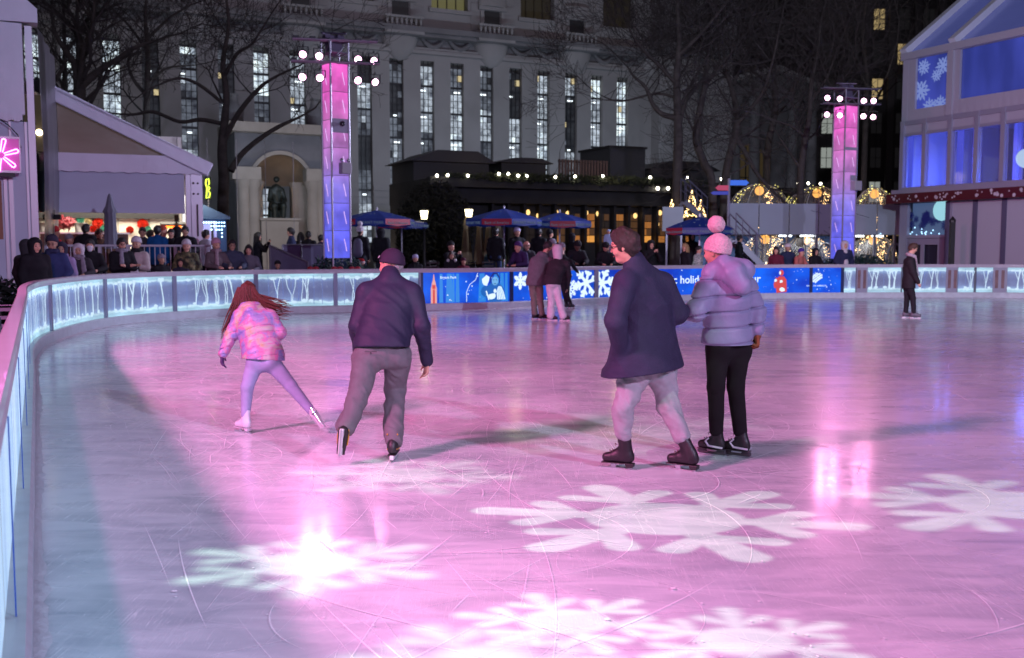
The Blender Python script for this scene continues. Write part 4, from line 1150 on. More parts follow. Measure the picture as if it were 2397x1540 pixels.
# ================================================================ white tents, left
m_pvc = M('tent_pvc', (.74,.77,.88), .32, var=.05, vs=1.2, bump=.5, bs=2.2, spec=.5)
m_pvcw = M('tent_wall', (.50,.56,.70), .5, var=.05, vs=.8)
m_alu = M('tent_frame', (.55,.54,.60), .35, metal=.3)
FT = Frame(0, 32.5, 22)
th = FT.hit
t2 = thing('gable_tent', 'white gable-roofed food tent with clear vinyl triangle over a wide serving hatch', 'tent', FT.o, FT.a)
X_ = lambda X, Y: th(X, Y)
xl = th(60, 400)[0]; xr = th(487, 395)[0]
zE0 = th(487, 405)[1]; zE1 = th(487, 381)[1]; zv0 = th(300, 404)[1]; zv1 = th(300, 362)[1]
apx = th(95, 185); xe = th(487, 379)
slope = (apx[1]-xe[1])/(apx[0]-xe[0])
zr = lambda x, dz=0: xe[1]+slope*(x-xe[0])+dz
# valance band with wavy lower edge
mb = MB(); n = 60
for i in range(n):
    a_ = xl+(xr-xl)*i/n; c_ = xl+(xr-xl)*(i+1)/n
    lo = zv0+.03*math.sin(i*1.9)*.5+.02*math.sin(i*.7)
    top = min(zv1, zr(a_)-.02)
    mb.bb(a_, c_, -.06+.012*math.sin(i*.9), .02, zv0+.015*math.sin(i*1.3), top)
part('valance', mb, m_pvc, t2)
mb = MB(); mb.prism([(xl, zr(xl, -.5)),(xl, zr(xl)),(apx[0], apx[1]),(xe[0]+.1, zr(xe[0]+.1)),(xe[0]+.1, zE0),(xe[0]-.9, zr(xe[0]-.9, -.62)),(apx[0], apx[1]-.62)], -.12, -.065) if False else None
mb.beam((apx[0]-.2, -.1, zr(apx[0]-.2)-.22), (xe[0]+.05, -.1, zr(xe[0]+.05)-.22), .10, .38); part('gable_edge', mb, m_pvc, t2, bevel=.03)
mb = MB(); mb.prism([(xl, zv1+.002),(th(415,362)[0], zv1+.002),(apx[0]+.15, apx[1]-.42),(xl, zr(apx[0])-.42)], .03, .05)
part('clear_vinyl', mb, M('vinyl_gable', (.085,.075,.068), .3, em=(.16,.125,.09), es=.20, var=.5, vs=.55, bump=.5, bs=1.3, stretch=(1,1,2)), t2)
mb = MB(); mb.prism([(apx[0]-.2, apx[1]),(xe[0]+.12, zr(xe[0]+.12)),(xe[0]+.12, zr(xe[0]+.12)-.05),(apx[0]-.2, apx[1]-.05)], -.15, 9); mb.prism([(apx[0]-6, zr(apx[0])-3.4),(apx[0]-.2, apx[1]),(apx[0]-.2, apx[1]-.05),(apx[0]-6, zr(apx[0])-3.45)], -.15, 9); part('roof', mb, m_pvc, t2)
mb = MB(); mb.bb(xl, th(432,450)[0], .03, .08, th(250,496)[1], zv0+.06); mb.bb(xl, th(432,450)[0], .0, .11, th(250,498)[1], th(250,494)[1]); part('hatch_blind', mb, m_pvcw, t2)
xp0, xp1 = th(434,450)[0], th(474,450)[0]
mb = MB(); mb.bb(xp0, xp0+.14, -.03, .2, TZ, zv0+.02); mb.bb(xp0+.145, xp1, .0, .25, TZ, zv0+.02); po = part('corner_post', mb, m_alu, t2, bevel=.01)
mb = MB()
for q in (.25, .62): 
    for z in (.25, .55): mb.sph((xp0+.14+(xp1-xp0-.14)*q, -.01, zv0-z), .03, 6)
mb.bb((xp0+xp1)/2+.06, (xp0+xp1)/2+.10, -.06, -.002, zv0-1.75, zv0-.85); part('bolts', mb, m_dark, po)
mb = MB(); mb.bb(xl-4, xp1-.3, 3.4, 3.5, TZ, 5.2); part('back_wall', mb, M('kiosk_wall', (.75,.70,.60), .6), t2)
mb = MB(); mb.bb(xp1-.35, xp1-.3, .3, 3.4, TZ, 4.2); part('side_wall', mb, m_pvcw, t2)
mb = MB(); 
for i in range(14): mb.bb(xl-4+i*.9, xl-4+i*.9+.02, 3.37, 3.398, TZ, 5.2)
part('wall_joints', mb, M('joint_grey', (.25,.24,.22), .6), t2)
mb = MB(); mb.bb(xl, xp0, 3.2, 3.39, th(250,512)[1]+.1, th(250,505)[1]+.35); part('ceiling_rail', mb, m_dark, t2)
def w3(x, y, z): return FT.w(x, y, z)
area('kiosk_lamp', w3((xl+xp0)/2, 2.2, 3.4), w3((xl+xp0)/2, 3.1, 0), 6, 1, 260, (1., .88, .70))
# serving counter with garland
def ff(X, Y, off): return FT.w(th(X, Y, off)[0], off, 0)
cxl, cxr = th(95,560,2.4)[0], th(300,560,2.4)[0]
ct = thing('serving_counter', 'long serving counter in the hatch of the gable tent', 'counter', w3(0,0,0), FT.a)
zc = th(200,548,2.4)[1]
mb = MB(); mb.bb(cxl, cxr, 2.2, 2.8, TZ, zc); part('base', mb, M('counter_dark', (.10,.06,.05), .5), ct); mb = MB(); mb.bb(cxl-.05, cxr+.05, 2.1, 2.9, zc+.001, zc+.05); part('top', mb, m_alu, ct)
gl = MB(); g0, g1 = th(120,535,2.45)[0], th(176,535,2.45)[0]
foliage(gl, ((g0+g1)/2, 2.45, zc+.32), (g1-g0)/2, .16, .18, 420, .13, rnf)
o = gl.build('poinsettia_garland', M('garland_red', (.30,.02,.04), .5), None); o.location = w3(0,0,0); o.rotation_euler = (0,0,FT.a); tag(o, 'dark red leafy garland standing on the serving counter', 'garland')
m_pot = M('pot_steel', (.4,.38,.36), .3, metal=.6)
for i, (X, l) in enumerate(((103,'steel pot at the left end of the serving counter'),(190,'steel tray rack on the counter right of the red garland'))):
    x = th(X, 545, 2.4)[0]; mb = MB(); mb.lathe([(.001,0),(.16,0),(.18,.26),(.19,.28),(.17,.28),(.16,.02)], (x, 2.4, zc+.05), 14)
    o = mb.build('steel_pot', m_pot, None, smooth=True); o.location = w3(0,0,0); o.rotation_euler = (0,0,FT.a); tag(o, l, 'pot', 'steel pots on the serving counter')
# paper rosettes on the back wall
def rosette(X, Y, r, mat, label):
    off = 3.28; x, z = th(X, Y, off); mb = MB(); rd = random.Random(int(X))
    for ring, (q, n, y) in enumerate(((r, 9, .0),(r*.72, 7, -.05),(r*.4, 5, -.09))):
        for i in range(n):
            a_ = 2*math.pi*i/n+ring*.3; c_ = Vector((x+math.cos(a_)*q*.55, off+y, z+math.sin(a_)*q*.55))
            mb.lathe([(q*.46, 0),(q*.3, -.05),(.01, -.01)], c_, 8, Matrix.Rotation(R(90), 3, 'X') @ Matrix.Rotation(rd.uniform(-.3,.3), 3, 'X'))
    o = mb.build('paper_rosette', mat, None); o.location = w3(0,0,0); o.rotation_euler = (0,0,FT.a); tag(o, label, 'paper flower', 'paper rosettes on the tent back wall')
mr, mt_, mc = M('paper_red', (.80,.06,.03), .6), M('paper_mint', (.18,.62,.48), .6), M('paper_cream', (.85,.70,.42), .6)
rosette(229.5, 523, .17, mr, 'large red paper flower left of the closed grey parasol'); rosette(218, 537, .12, mr, 'small red paper flower below the larger one, left of the parasol')
rosette(334, 524.5, .17, mr, 'large red paper flower on the right half of the hatch wall'); rosette(304, 538, .12, mr, 'small red paper flower just right of the closed parasol')
rosette(189, 515, .14, mt_, 'mint paper flower above the red garland'); rosette(204, 518, .14, mc, 'cream paper flower between the mint and large red ones'); rosette(243, 533, .12, mt_, 'mint paper flower touching the closed parasol'); rosette(345, 537, .12, mt_, 'mint paper flower under the rightmost large red one')
# infra-red heater
hx, hz = th(405, 531, 1.2); 
ht = thing('patio_heater', 'glowing orange bar heater on a dark stand in the tent hatch', 'heater', FT.w(hx, 1.2, 0), FT.a)
mb = MB(); mb.tube([(0.1,0,TZ),(0.1,0,hz+.25)], .03, 8); mb.lathe([(.25,0),(.25,.05),(.03,.08)], (.1,0,TZ), 14); part('stand', mb, m_dark, ht)
mb = MB(); mb.box((0,0,hz+.09), (.7,.3,.05), Matrix.Rotation(.25,3,'X')); mb.box((0.1,0,hz+.25), (.12,.1,.2)); part('hood', mb, m_dark, ht)
mb = MB(); mb.box((0,-.05,hz), (.46,.05,.09)); part('glowing_bar', mb, EM('heater_glow', (1., .16, .02), 5, True), ht)
point('heater_light', FT.w(hx, 1.0, hz-.15), 9, (1., .16, .05), .15)
point('heater_light', FT.w(th(118, 545, .9)[0], .9, 2.2), 9, (1., .10, .05), .15)
# closed parasol in front of the hatch
px_ = pt(260, 575, 26.6)
cp_ = thing('closed_parasol', 'closed grey parasol standing in front of the serving hatch', 'parasol', (px_.x, px_.y, TZ), 0)
zt_ = pt(260, 455, 26.6).z-TZ
mb = MB(); mb.tube([(0,0,0),(0,0,zt_)], .025, 8); mb.lathe([(.28,0),(.28,.06),(.04,.1)], (0,0,0), 16); part('pole', mb, m_dark, cp_)
prof = []; n = 28; vs = []; rows = [(zt_+.02,.02),(zt_-.06,.05),(zt_-.3,.10),(zt_-.45,.17),(zt_-.5,.13),(zt_-1.3,.155),(zt_-1.42,.16)]
for z, r_ in rows:
    for k in range(n): a_ = 2*math.pi*k/n; q = r_*(1+.18*math.cos(8*a_)); vs.append((q*math.cos(a_), q*math.sin(a_), z))
mb = MB(); mb.add(vs, [(i*n+k, i*n+(k+1)%n, (i+1)*n+(k+1)%n, (i+1)*n+k) for i in range(len(rows)-1) for k in range(n)]); part('canopy', mb, M('parasol_grey', (.16,.17,.22), .7, bump=.3, bs=10), cp_, smooth=True)
# menu board / dark screen on a stand
px_ = pt(124, 560, 26.2)
sb_ = thing('screen_stand', 'black screen on a thin stand left in the serving hatch', 'screen', (px_.x, px_.y, TZ))
zz = pt(124, 508, 26.2).z-TZ
mb = MB(); mb.tube([(0,0,0),(0,0,zz)], .035, 8); mb.box((0,0,.02), (.5,.4,.04)); part('stand', mb, m_dark, sb_); mb = MB(); mb.box((0,0,zz), (.46,.06,.13)); mb.box((.0,0,zz+.12), (.12,.1,.12)); part('screen', mb, m_dark, sb_)
# bright bulb seen through the vinyl
bx_, bz_ = th(97, 319, .9)
o = MB().sph((0,0,0), .09, 10).build('hanging_lamp', EM('warm_bulb', (1., .78, .45), 7), None, smooth=True); o.location = FT.w(bx_, -.12, bz_); tag(o, 'small warm lamp glowing at the left of the clear vinyl gable', 'lamp')

# near tent at far left
FN = Frame(0, 29.0, 26.5); nh = FN.hit
t1 = thing('marquee_tent', 'tall white vinyl marquee at the far left edge with laced dark side', 'tent', FN.o, FN.a)
xa = nh(-80, 300)[0]; xe1 = nh(56, 200)[0]; xr1 = nh(88, 60)[0]
zl = lambda Y, X=50: nh(X, Y)[1]
mb = MB(); mb.bb(xa, xe1-.0, -.02, .1, zl(268), zl(55)); part('upper_wall', mb, m_pvc, t1)
mb = MB()
for i in range(20):
    a_ = xa+(nh(88,260)[0]-.32-xa)*i/20; c_ = xa+(nh(88,260)[0]-.32-xa)*(i+1)/20
    mb.bb(a_, c_, -.10-.02*math.sin(i*2.1), .1, zl(284)+.02*math.sin(i*1.7), zl(266))
part('skirt', mb, m_pvc, t1)
mb = MB(); mb.prism([(xa, zl(54)),(xr1, zl(54,88)),(xr1, zl(22,88)),(nh(40,0)[0], zl(0,40)+.2),(xa, zl(-60)+1)], -.05, .6); part('eave_hood', mb, m_pvc, t1)
mb = MB(); mb.bb(xa, xe1+.05, .0, .12, TZ-.35, zl(285)); part('lower_wall', mb, m_pvcw, t1)
mb = MB()
for X in (8, 20): mb.bb(nh(X,420)[0], nh(X,420)[0]+.07, -.05, -.002, TZ-.35, zl(404)); 
for X in (20, 57): mb.bb(nh(X,300)[0], nh(X,300)[0]+.05, -.04, -.002, TZ-.35, zl(286))
part('wall_post', mb, m_alu, t1)
mb = MB(); mb.bb(xe1+.052, xe1+.20, -.04, .2, TZ-.35, zl(60)); part('corner_post', mb, m_alu, t1)
mb = MB(); n = 22
vs = []
for i in range(n+1):       # loose laced side sheet, curving out below the eave
    z = TZ-.35+(zl(60)-(TZ-.35))*i/n; q = .18*math.sin(i/n*math.pi)**2
    for j in range(9):
        y = .2+j*.5; vs.append((xe1+.36-.15*(1-i/n)+.06*j+.03*math.sin(j*2.2+i*.2)+q*.3, y, z))
mb.add(vs, [(i*9+j, i*9+j+1, (i+1)*9+j+1, (i+1)*9+j) for i in range(n) for j in range(8)]); part('side_sheet', mb, M('side_vinyl', (.09,.08,.10), .35, bump=.5, bs=3), t1, smooth=True)
mb = MB(); mb.bb(xe1+.21, xe1+.3, 3.6, 8, TZ-.35, zl(60)); part('side_wall', mb, M('side_dark', (.05,.045,.05), .7), t1)
mb = MB(); mb.tube([(nh(0,280)[0],-.14,zl(284)),(nh(20,296)[0],-.14,zl(296)),(nh(42,318)[0],-.14,zl(318)),(nh(49,345)[0],-.14,zl(345)),(nh(47,370)[0],-.14,zl(370)),(nh(41,392)[0],-.14,zl(392))], .012, 6); part('cable', mb, m_dark, t1)
mb = MB(); mb.bb(nh(-60,430)[0], nh(3,430)[0], -.01, .01, zl(560), zl(424)); part('warm_window', mb, EM('warm_red', (.55,.12,.07), .12), t1)
# pink neon sign on it
sx0, sx1 = nh(-40,360,-.3)[0], nh(45,360,-.3)[0]; sz0, sz1 = zl(402), zl(329)
ns = thing('neon_sign', 'boxed sign with a pink neon asterisk fixed to the marquee', 'sign', FN.w(0, -.3, 0), FN.a)
mb = MB(); mb.bb(sx0, sx1, .0, .12, sz0, sz1); part('box', mb, M('sign_box', (.30,.06,.24), .4, em=(.50,.06,.36), es=.55), ns); mb = MB(); mb.bb(sx0, sx1+.02, -.03, .14, sz1, sz1+.05); mb.bb(sx0, sx1+.02, -.03, .14, sz0-.05, sz0); mb.bb(sx1, sx1+.03, -.03, .14, sz0+.001, sz1-.001); part('frame', mb, m_alu, ns)
cx_, cz_ = nh(2, 363, -.36); mb = MB()
for k in range(6):
    a_ = R(78-60*k); l = .33; wv = .042; u_ = Vector((math.cos(a_),0,math.sin(a_))); v_ = Vector((-math.sin(a_),0,math.cos(a_))); c_ = Vector((cx_,-.06,cz_))
    pp = [c_+u_*.07+v_*wv*.5, c_+u_*l+v_*wv]+[c_+u_*(l+wv*math.sin(t))+v_*wv*math.cos(t) for t in (.5,1.,1.57,2.1,2.6)]+[c_+u_*l-v_*wv, c_+u_*.07-v_*wv*.5]
    mb.tube(pp, .013, 6)
part('neon_tube', mb, EM('neon_pink', (1., .25, .85), 5, True), ns)
mb = MB(); mb.bb(sx1-.5, sx1-.1, 0, .08, sz0-.14, sz0-.06); part('bracket', mb, m_dark, ns)

# yellow neon figure sign, blue kiosk
yp = pt(483, 440, 33.5)
ys = thing('neon_sign', 'yellow-green neon outline sign hanging beside the gable tent', 'sign', (yp.x, yp.y, 0))
zc_ = lambda Y: pt(483, Y, 33.5).z
mb = MB(); mb.bb(-.06, .14, .04, .07, zc_(468), zc_(414)); part('backing', mb, m_dark, ys); mb = MB(); pp = [(.0,zc_(420)),(.08,zc_(418)),(.10,zc_(430)),(.05,zc_(434)),(.11,zc_(440)),(.06,zc_(446)),(.12,zc_(452)),(.09,zc_(462)),(-.01,zc_(464)),(.02,zc_(440)),(-.02,zc_(430)),(.0,zc_(420))]
mb.tube([(a_, 0, c_) for a_, c_ in pp], .02, 6); part('neon_tube', mb, EM('neon_yellow', (.65,.85,.05), 3.), ys)
FK = Frame(0, 34.5, 17); kh = FK.hit
kk = thing('blue_kiosk', 'small dark blue kiosk with white door and icicle lights beside the gable tent', 'kiosk', FK.o, FK.a)
ka, kb = kh(476,540)[0], kh(530,540)[0]; kz = kh(500,512)[1]
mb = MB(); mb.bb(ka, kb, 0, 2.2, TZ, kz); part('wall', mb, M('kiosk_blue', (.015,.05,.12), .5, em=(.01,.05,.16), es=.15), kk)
mb = MB(); mb.prism([(ka-.4, kh(476,487)[1]+.3),(kb+.12, kh(526,508)[1]),(kb+.12, kh(526,508)[1]-.08),(ka-.4, kz)], -.2, 2.4); part('roof', mb, M('kiosk_roof', (.03,.07,.14), .5), kk)
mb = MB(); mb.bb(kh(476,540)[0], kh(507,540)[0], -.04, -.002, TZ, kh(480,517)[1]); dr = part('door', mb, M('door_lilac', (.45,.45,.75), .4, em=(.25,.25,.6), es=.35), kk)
mb = MB(); mb.bb(kh(494,540)[0], kh(500,540)[0], -.07, -.041, TZ+.2, kh(480,523)[1]); part('pane', mb, m_dark, dr)
mb = MB(); rd = random.Random(2)
for i in range(9):
    x = ka+(kb-ka)*(i+.2)/9
    for q in range(rd.randint(1, 5)): mb.sph((x, -.12, kz-.12-q*.11), .022, 6)
part('icicle_lights', mb, EM('ice_light', (.45,.75,1.), 7), kk)
# white guard rail in front of the tents
def rail_run(name, label, pts, ztop, zbot, mat, sp=.13, cat='railing'):
    o = pts[0]; t = thing(name, label, cat, (o.x, o.y, 0))
    bal = 0
    for i in range(len(pts)-1):
        a, b_ = pts[i]-o, pts[i+1]-o; a.z = b_.z = 0; L_ = (b_-a).length; 
        mb = MB(); mb.tube([a+Vector((0,0,ztop)), b_+Vector((0,0,ztop))], .03, 8); mb.tube([a+Vector((0,0,zbot+.12)), b_+Vector((0,0,zbot+.12))], .02, 6); part('hand_rail', mb, mat, t)
        n = int(L_/sp)
        mb = MB(); m2 = MB()
        for k in range(n+1):
            p = a.lerp(b_, k/n)
            if k % 9 == 0: m2.box((p.x, p.y, (ztop+zbot)/2), (.07,.07,ztop-zbot))
            else: mb.tube([(p.x, p.y, zbot+.12), (p.x, p.y, ztop)], .012, 5)
        part('pickets', mb, mat, t); part('rail_posts', m2, mat, t)
    return t
m_wr = M('rail_paint', (.55,.55,.62), .4)
zt_ = pt(300, 575, 25.2).z
rail_run('white_railing', 'white metal picket railing behind the spectators, in front of the gable tent', [pt(108,576,24.0), pt(300,576,25.2), pt(492,576,26.6)], zt_, TZ, m_wr)
# mesh ramp fence and barrier near the monument
m_mesh = M('fence_mesh', (.16,.16,.26), .6, alpha=.82, var=.2, vs=2)
def panel_fence(name, label, P, z0s, z1s, mat=m_mesh):
    o = P[0]; t = thing(name, label, 'fence', (o.x, o.y, 0))
    for i in range(len(P)-1):
        a, b_ = P[i]-o, P[i+1]-o; mb = MB(); q = .015
        mb.add([(a.x,a.y,z0s[i]),(b_.x,b_.y,z0s[i+1]),(b_.x,b_.y,z1s[i+1]),(a.x,a.y,z1s[i]),(a.x,a.y+q,z0s[i]),(b_.x,b_.y+q,z0s[i+1]),(b_.x,b_.y+q,z1s[i+1]),(a.x,a.y+q,z1s[i])], [(0,1,2,3),(7,6,5,4),(0,4,5,1),(3,2,6,7),(0,3,7,4),(1,5,6,2)]); part('mesh_panel', mb, mat, t)
        mb = MB(); mb.tube([(a.x,a.y-.02,z1s[i]),(b_.x,b_.y-.02,z1s[i+1])], .025, 6); mb.tube([(a.x,a.y-.02,z0s[i]),(a.x,a.y-.02,z1s[i])], .03, 6); mb.tube([(b_.x,b_.y-.02,z0s[i+1]),(b_.x,b_.y-.02,z1s[i+1])], .03, 6); part('frame', mb, m_truss, t)
    return t
P0, P1 = pt(632,574,28.2), pt(722,622,27.6)
panel_fence('ramp_fence', 'sloping blue-grey mesh fence panel running down to the planter', [P0, P1], [.1,.1], [P0.z, P1.z+.1])
P0, P1, P2 = pt(662,573,30.5), pt(706,573,30.7), pt(760,573,31)
panel_fence('mesh_fence', 'level blue-grey mesh fence panels left of the glowing tower', [P0, P1, P2], [TZ,TZ,TZ], [P0.z, P1.z, P2.z])

# ================================================================ dark restaurant pavilion
FR = Frame(0, 45, FA); rh = FR.hit
re = thing('restaurant', 'low black restaurant building with amber windows and bulbs along its roof edge', 'building', FR.o, FR.a)
m_blk = M('restaurant_black', (.018,.017,.018), .6, var=.4, vs=2)
ra, rb_ = rh(1005,480)[0], rh(1930,480)[0]; rz = rh(1200,422)[1]
rc_ = rh(1725,480)[0]
mb = MB(); mb.bb(ra, rb_, .3, 5.4, rz-1.0, rz); mb.bb(ra, rb_, -.1, .3, rz-.35, rz+.05); part('roof_slab', mb, m_blk, re)
mb = MB(); mb.bb(ra, rb_, .9, 5.3, TZ, rz-1.0); part('wall', mb, m_blk, re)
rd = random.Random(31); nb = 17; wz0, wz1 = rh(1200,566)[1], rh(1200,494)[1]
for i in range(nb):
    x = ra+3.2+(rc_-ra-2.8)*i/nb; w_ = (rc_-ra-2.8)/nb
    lit = rd.choice((0,0,1,1,2,2)) if i > 3 else 0
    g_ = MB()
    for k in range(4):
        for c in range(2): g_.cur = min(3, max(0, lit-(1 if rd.random() < .4 else 0)+(1 if k == 0 and lit else 0))); g_.bb(x+.12+c*(w_-.24)/2, x+.12+(c+1)*(w_-.24)/2-.03, .80, .84, wz0+k*(wz1-wz0)/4, wz0+(k+1)*(wz1-wz0)/4-.04)
    wd = part('window', g_, [EM('rest_dark', (.022,.014,.009), .5), EM('rest_dim', (.16,.07,.025), .45), EM('rest_amber', (.65,.24,.05), .5), EM('rest_bright', (1.,.42,.08), .75)], re)
    g_ = MB(); g_.bb(x-.05, x+.08, .5, .9, TZ, rz-1.0); part('mullion', g_, m_blk, wd)
    g_ = MB(); g_.cur = 0 if rd.random() < .6 else 1; g_.bb(x+.12, x+w_-.1, .80, .84, wz1+.35, wz1+.95); part('transom_pane', g_, [EM('rest_dark', (0,0,0), 0), EM('rest_transom', (.10,.06,.03), .4)], wd)
m_wb = EM('bulb_warm', (1., .76, .38), 16); m_wbs = EM('bulb_white', (1., .92, .72), 14)
for X, Y in ((1190,498),(1236,497),(1329,500),(1372,498),(1400,500),(1302,497),(1487,505),(1545,498),(1538,525),(1555,520),(1260,505)):
    x, z = rh(X, Y, .7); mb = MB(); mb.sph((x, .7, z), .10, 10, (1,1,1.3)); lp = part('wall_sconce', mb, EM('sconce', (1.,.62,.22), 1.6), re, smooth=True)
for X, Y in ((1540,441),(1564,441),(1023,411),(1048,410),(1095,411),(1168,407),(1190,407),(1213,411),(1233,412),(1300,414),(1346,413),(1411,412),(1522,415),(1608,416),(1689,419),(1868,428),(1892,429),(1921,430)):
    x, z = rh(X, Y, -.25); mb = MB(); mb.sph((0,0,0), .065 if Y < 435 else .08, 8); mb.cur = 1; mb.tube([(0,0,.06),(0,.1,.12),(0,.3,.12)], .012, 5)
    o = mb.build('roof_bulb', [m_wbs, m_dark], re, smooth=True); o.location = (x, -.25, z)
point('roof_glow', FR.w(rh(1180,400)[0], -1.2, rz+.8), 18, (1., .75, .4), .3); point('roof_glow', FR.w(rh(1420,400)[0], -1.2, rz+.8), 30, (1., .75, .4), .3)
mb = MB(); foliage(mb, ((ra+rc_)/2, -.1, rz+.12), (rc_-ra)/2, .3, .22, 2600, .2, rnf); part('roof_planting', mb, M('ivy_dark', (.03,.04,.02), .8), re)
# roof sheds
def shed(name, label, X0, X1, Ytop, Yeave, flat=False, X2=None):
    a_ = rh(X0, 400, 2)[0]; b_ = rh(X1, 400, 2)[0]; t = thing(name, label, 'roof shed', FR.w(a_, 2, rz), FR.a); w_ = b_-a_
    ze, zt_ = rh((X0+X1)/2, Yeave, 2)[1]-rz, rh((X0+X1)/2, Ytop, 2)[1]-rz
    mb = MB(); mb.bb(.3 if not flat else 0, w_-(.3 if not flat else 0), 0, 3, .002, ze); part('wall', mb, M('shed_wall', (.035,.036,.042), .6), t)
    if not flat: mb = MB(); mb.prism([(0, ze),(w_, ze),(w_*.78, zt_),(w_*.32, zt_)], -.25, 3.3); part('roof', mb, M('shed_roof', (.03,.03,.036), .5), t)
    else: mb = MB(); mb.bb(-.08, w_+.08, -.08, 3.1, ze+.001, ze+.1); part('roof', mb, m_blk, t)
shed('roof_shed', 'wide dark hipped roof shed on the restaurant, left of the flat one', 953, 1158, 353, 380)
shed('roof_shed', 'smaller dark low roof shed in the middle of the restaurant roof', 1160, 1291, 370, 382)
shed('roof_shed', 'black cube-shaped plant room standing above the restaurant roof', 1428, 1510, 345, 347, True)
shed('roof_shed', 'low dark hipped roof at the right end of the restaurant', 1512, 1680, 378, 398)
a_, b_ = FR.w(rh(1308,390,1.5)[0], 1.5), FR.w(rh(1426,390,1.5)[0], 1.5); t = thing('roof_screen', 'brown slatted screen on the restaurant roof between the sheds', 'screen', (a_.x, a_.y, rz), FR.a)
w_ = (b_-a_).length; mb = MB(); hz_ = rh(1360,374,1.5)[1]-rz
for i in range(int(w_/.16)): mb.bb(i*.16, i*.16+.1, 0, .05, .0, hz_)
part('slats', mb, M('slat_brown', (.10,.06,.055), .7), t); mb = MB(); mb.bb(0, w_, .051, .1, hz_-.15, hz_-.05); mb.bb(0, w_, .051, .1, .1, .2); part('rails', mb, m_blk, t)
# dark shrubs before the restaurant and pedestrians' furniture
for (X0, X1, Yt, D, n, l) in ((925,1110,430,42,2600,'tall dark ivy-like shrub mass at the left end of the restaurant'),):
    c = pt((X0+X1)/2, Yt, D); h_ = c.z-TZ; t = thing('tall_shrub', l, 'shrub', (c.x, c.y, TZ)); w_ = (X1-X0)/F2*D
    mb = MB(); foliage(mb, (0,0,h_*.5), w_/2, .9, h_*.55, n*2, .2, rnf); part('foliage', mb, M('shrub_dark', (.022,.024,.016), .8, var=.5, vs=3), t)
    mb = MB(); [mb.tube([(x*w_/5,0,0),(x*w_/5+.1,0,h_*.7)], .05, 6) for x in (-2,-1,0,1,2)]; part('stems', mb, m_blk, t)
# stone seat wall
a_ = pt(955,600,36); 
mb = MB()
for i in range(34):
    for r_ in range(3): mb.bb(i*.42+(r_ % 2)*.2, i*.42+.38+(r_ % 2)*.2, 0, .4, r_*.19, r_*.19+.165)
o = mb.build('low_stone_wall', M('rubble', (.26,.24,.17), .9, var=.4, vs=2, bump=.6, bs=8), None); o.location = (a_.x, 37.2, TZ); o.rotation_euler = (0,0,R(12)); tag(o, 'low rough stone wall between the planter and the blue umbrellas', 'wall')

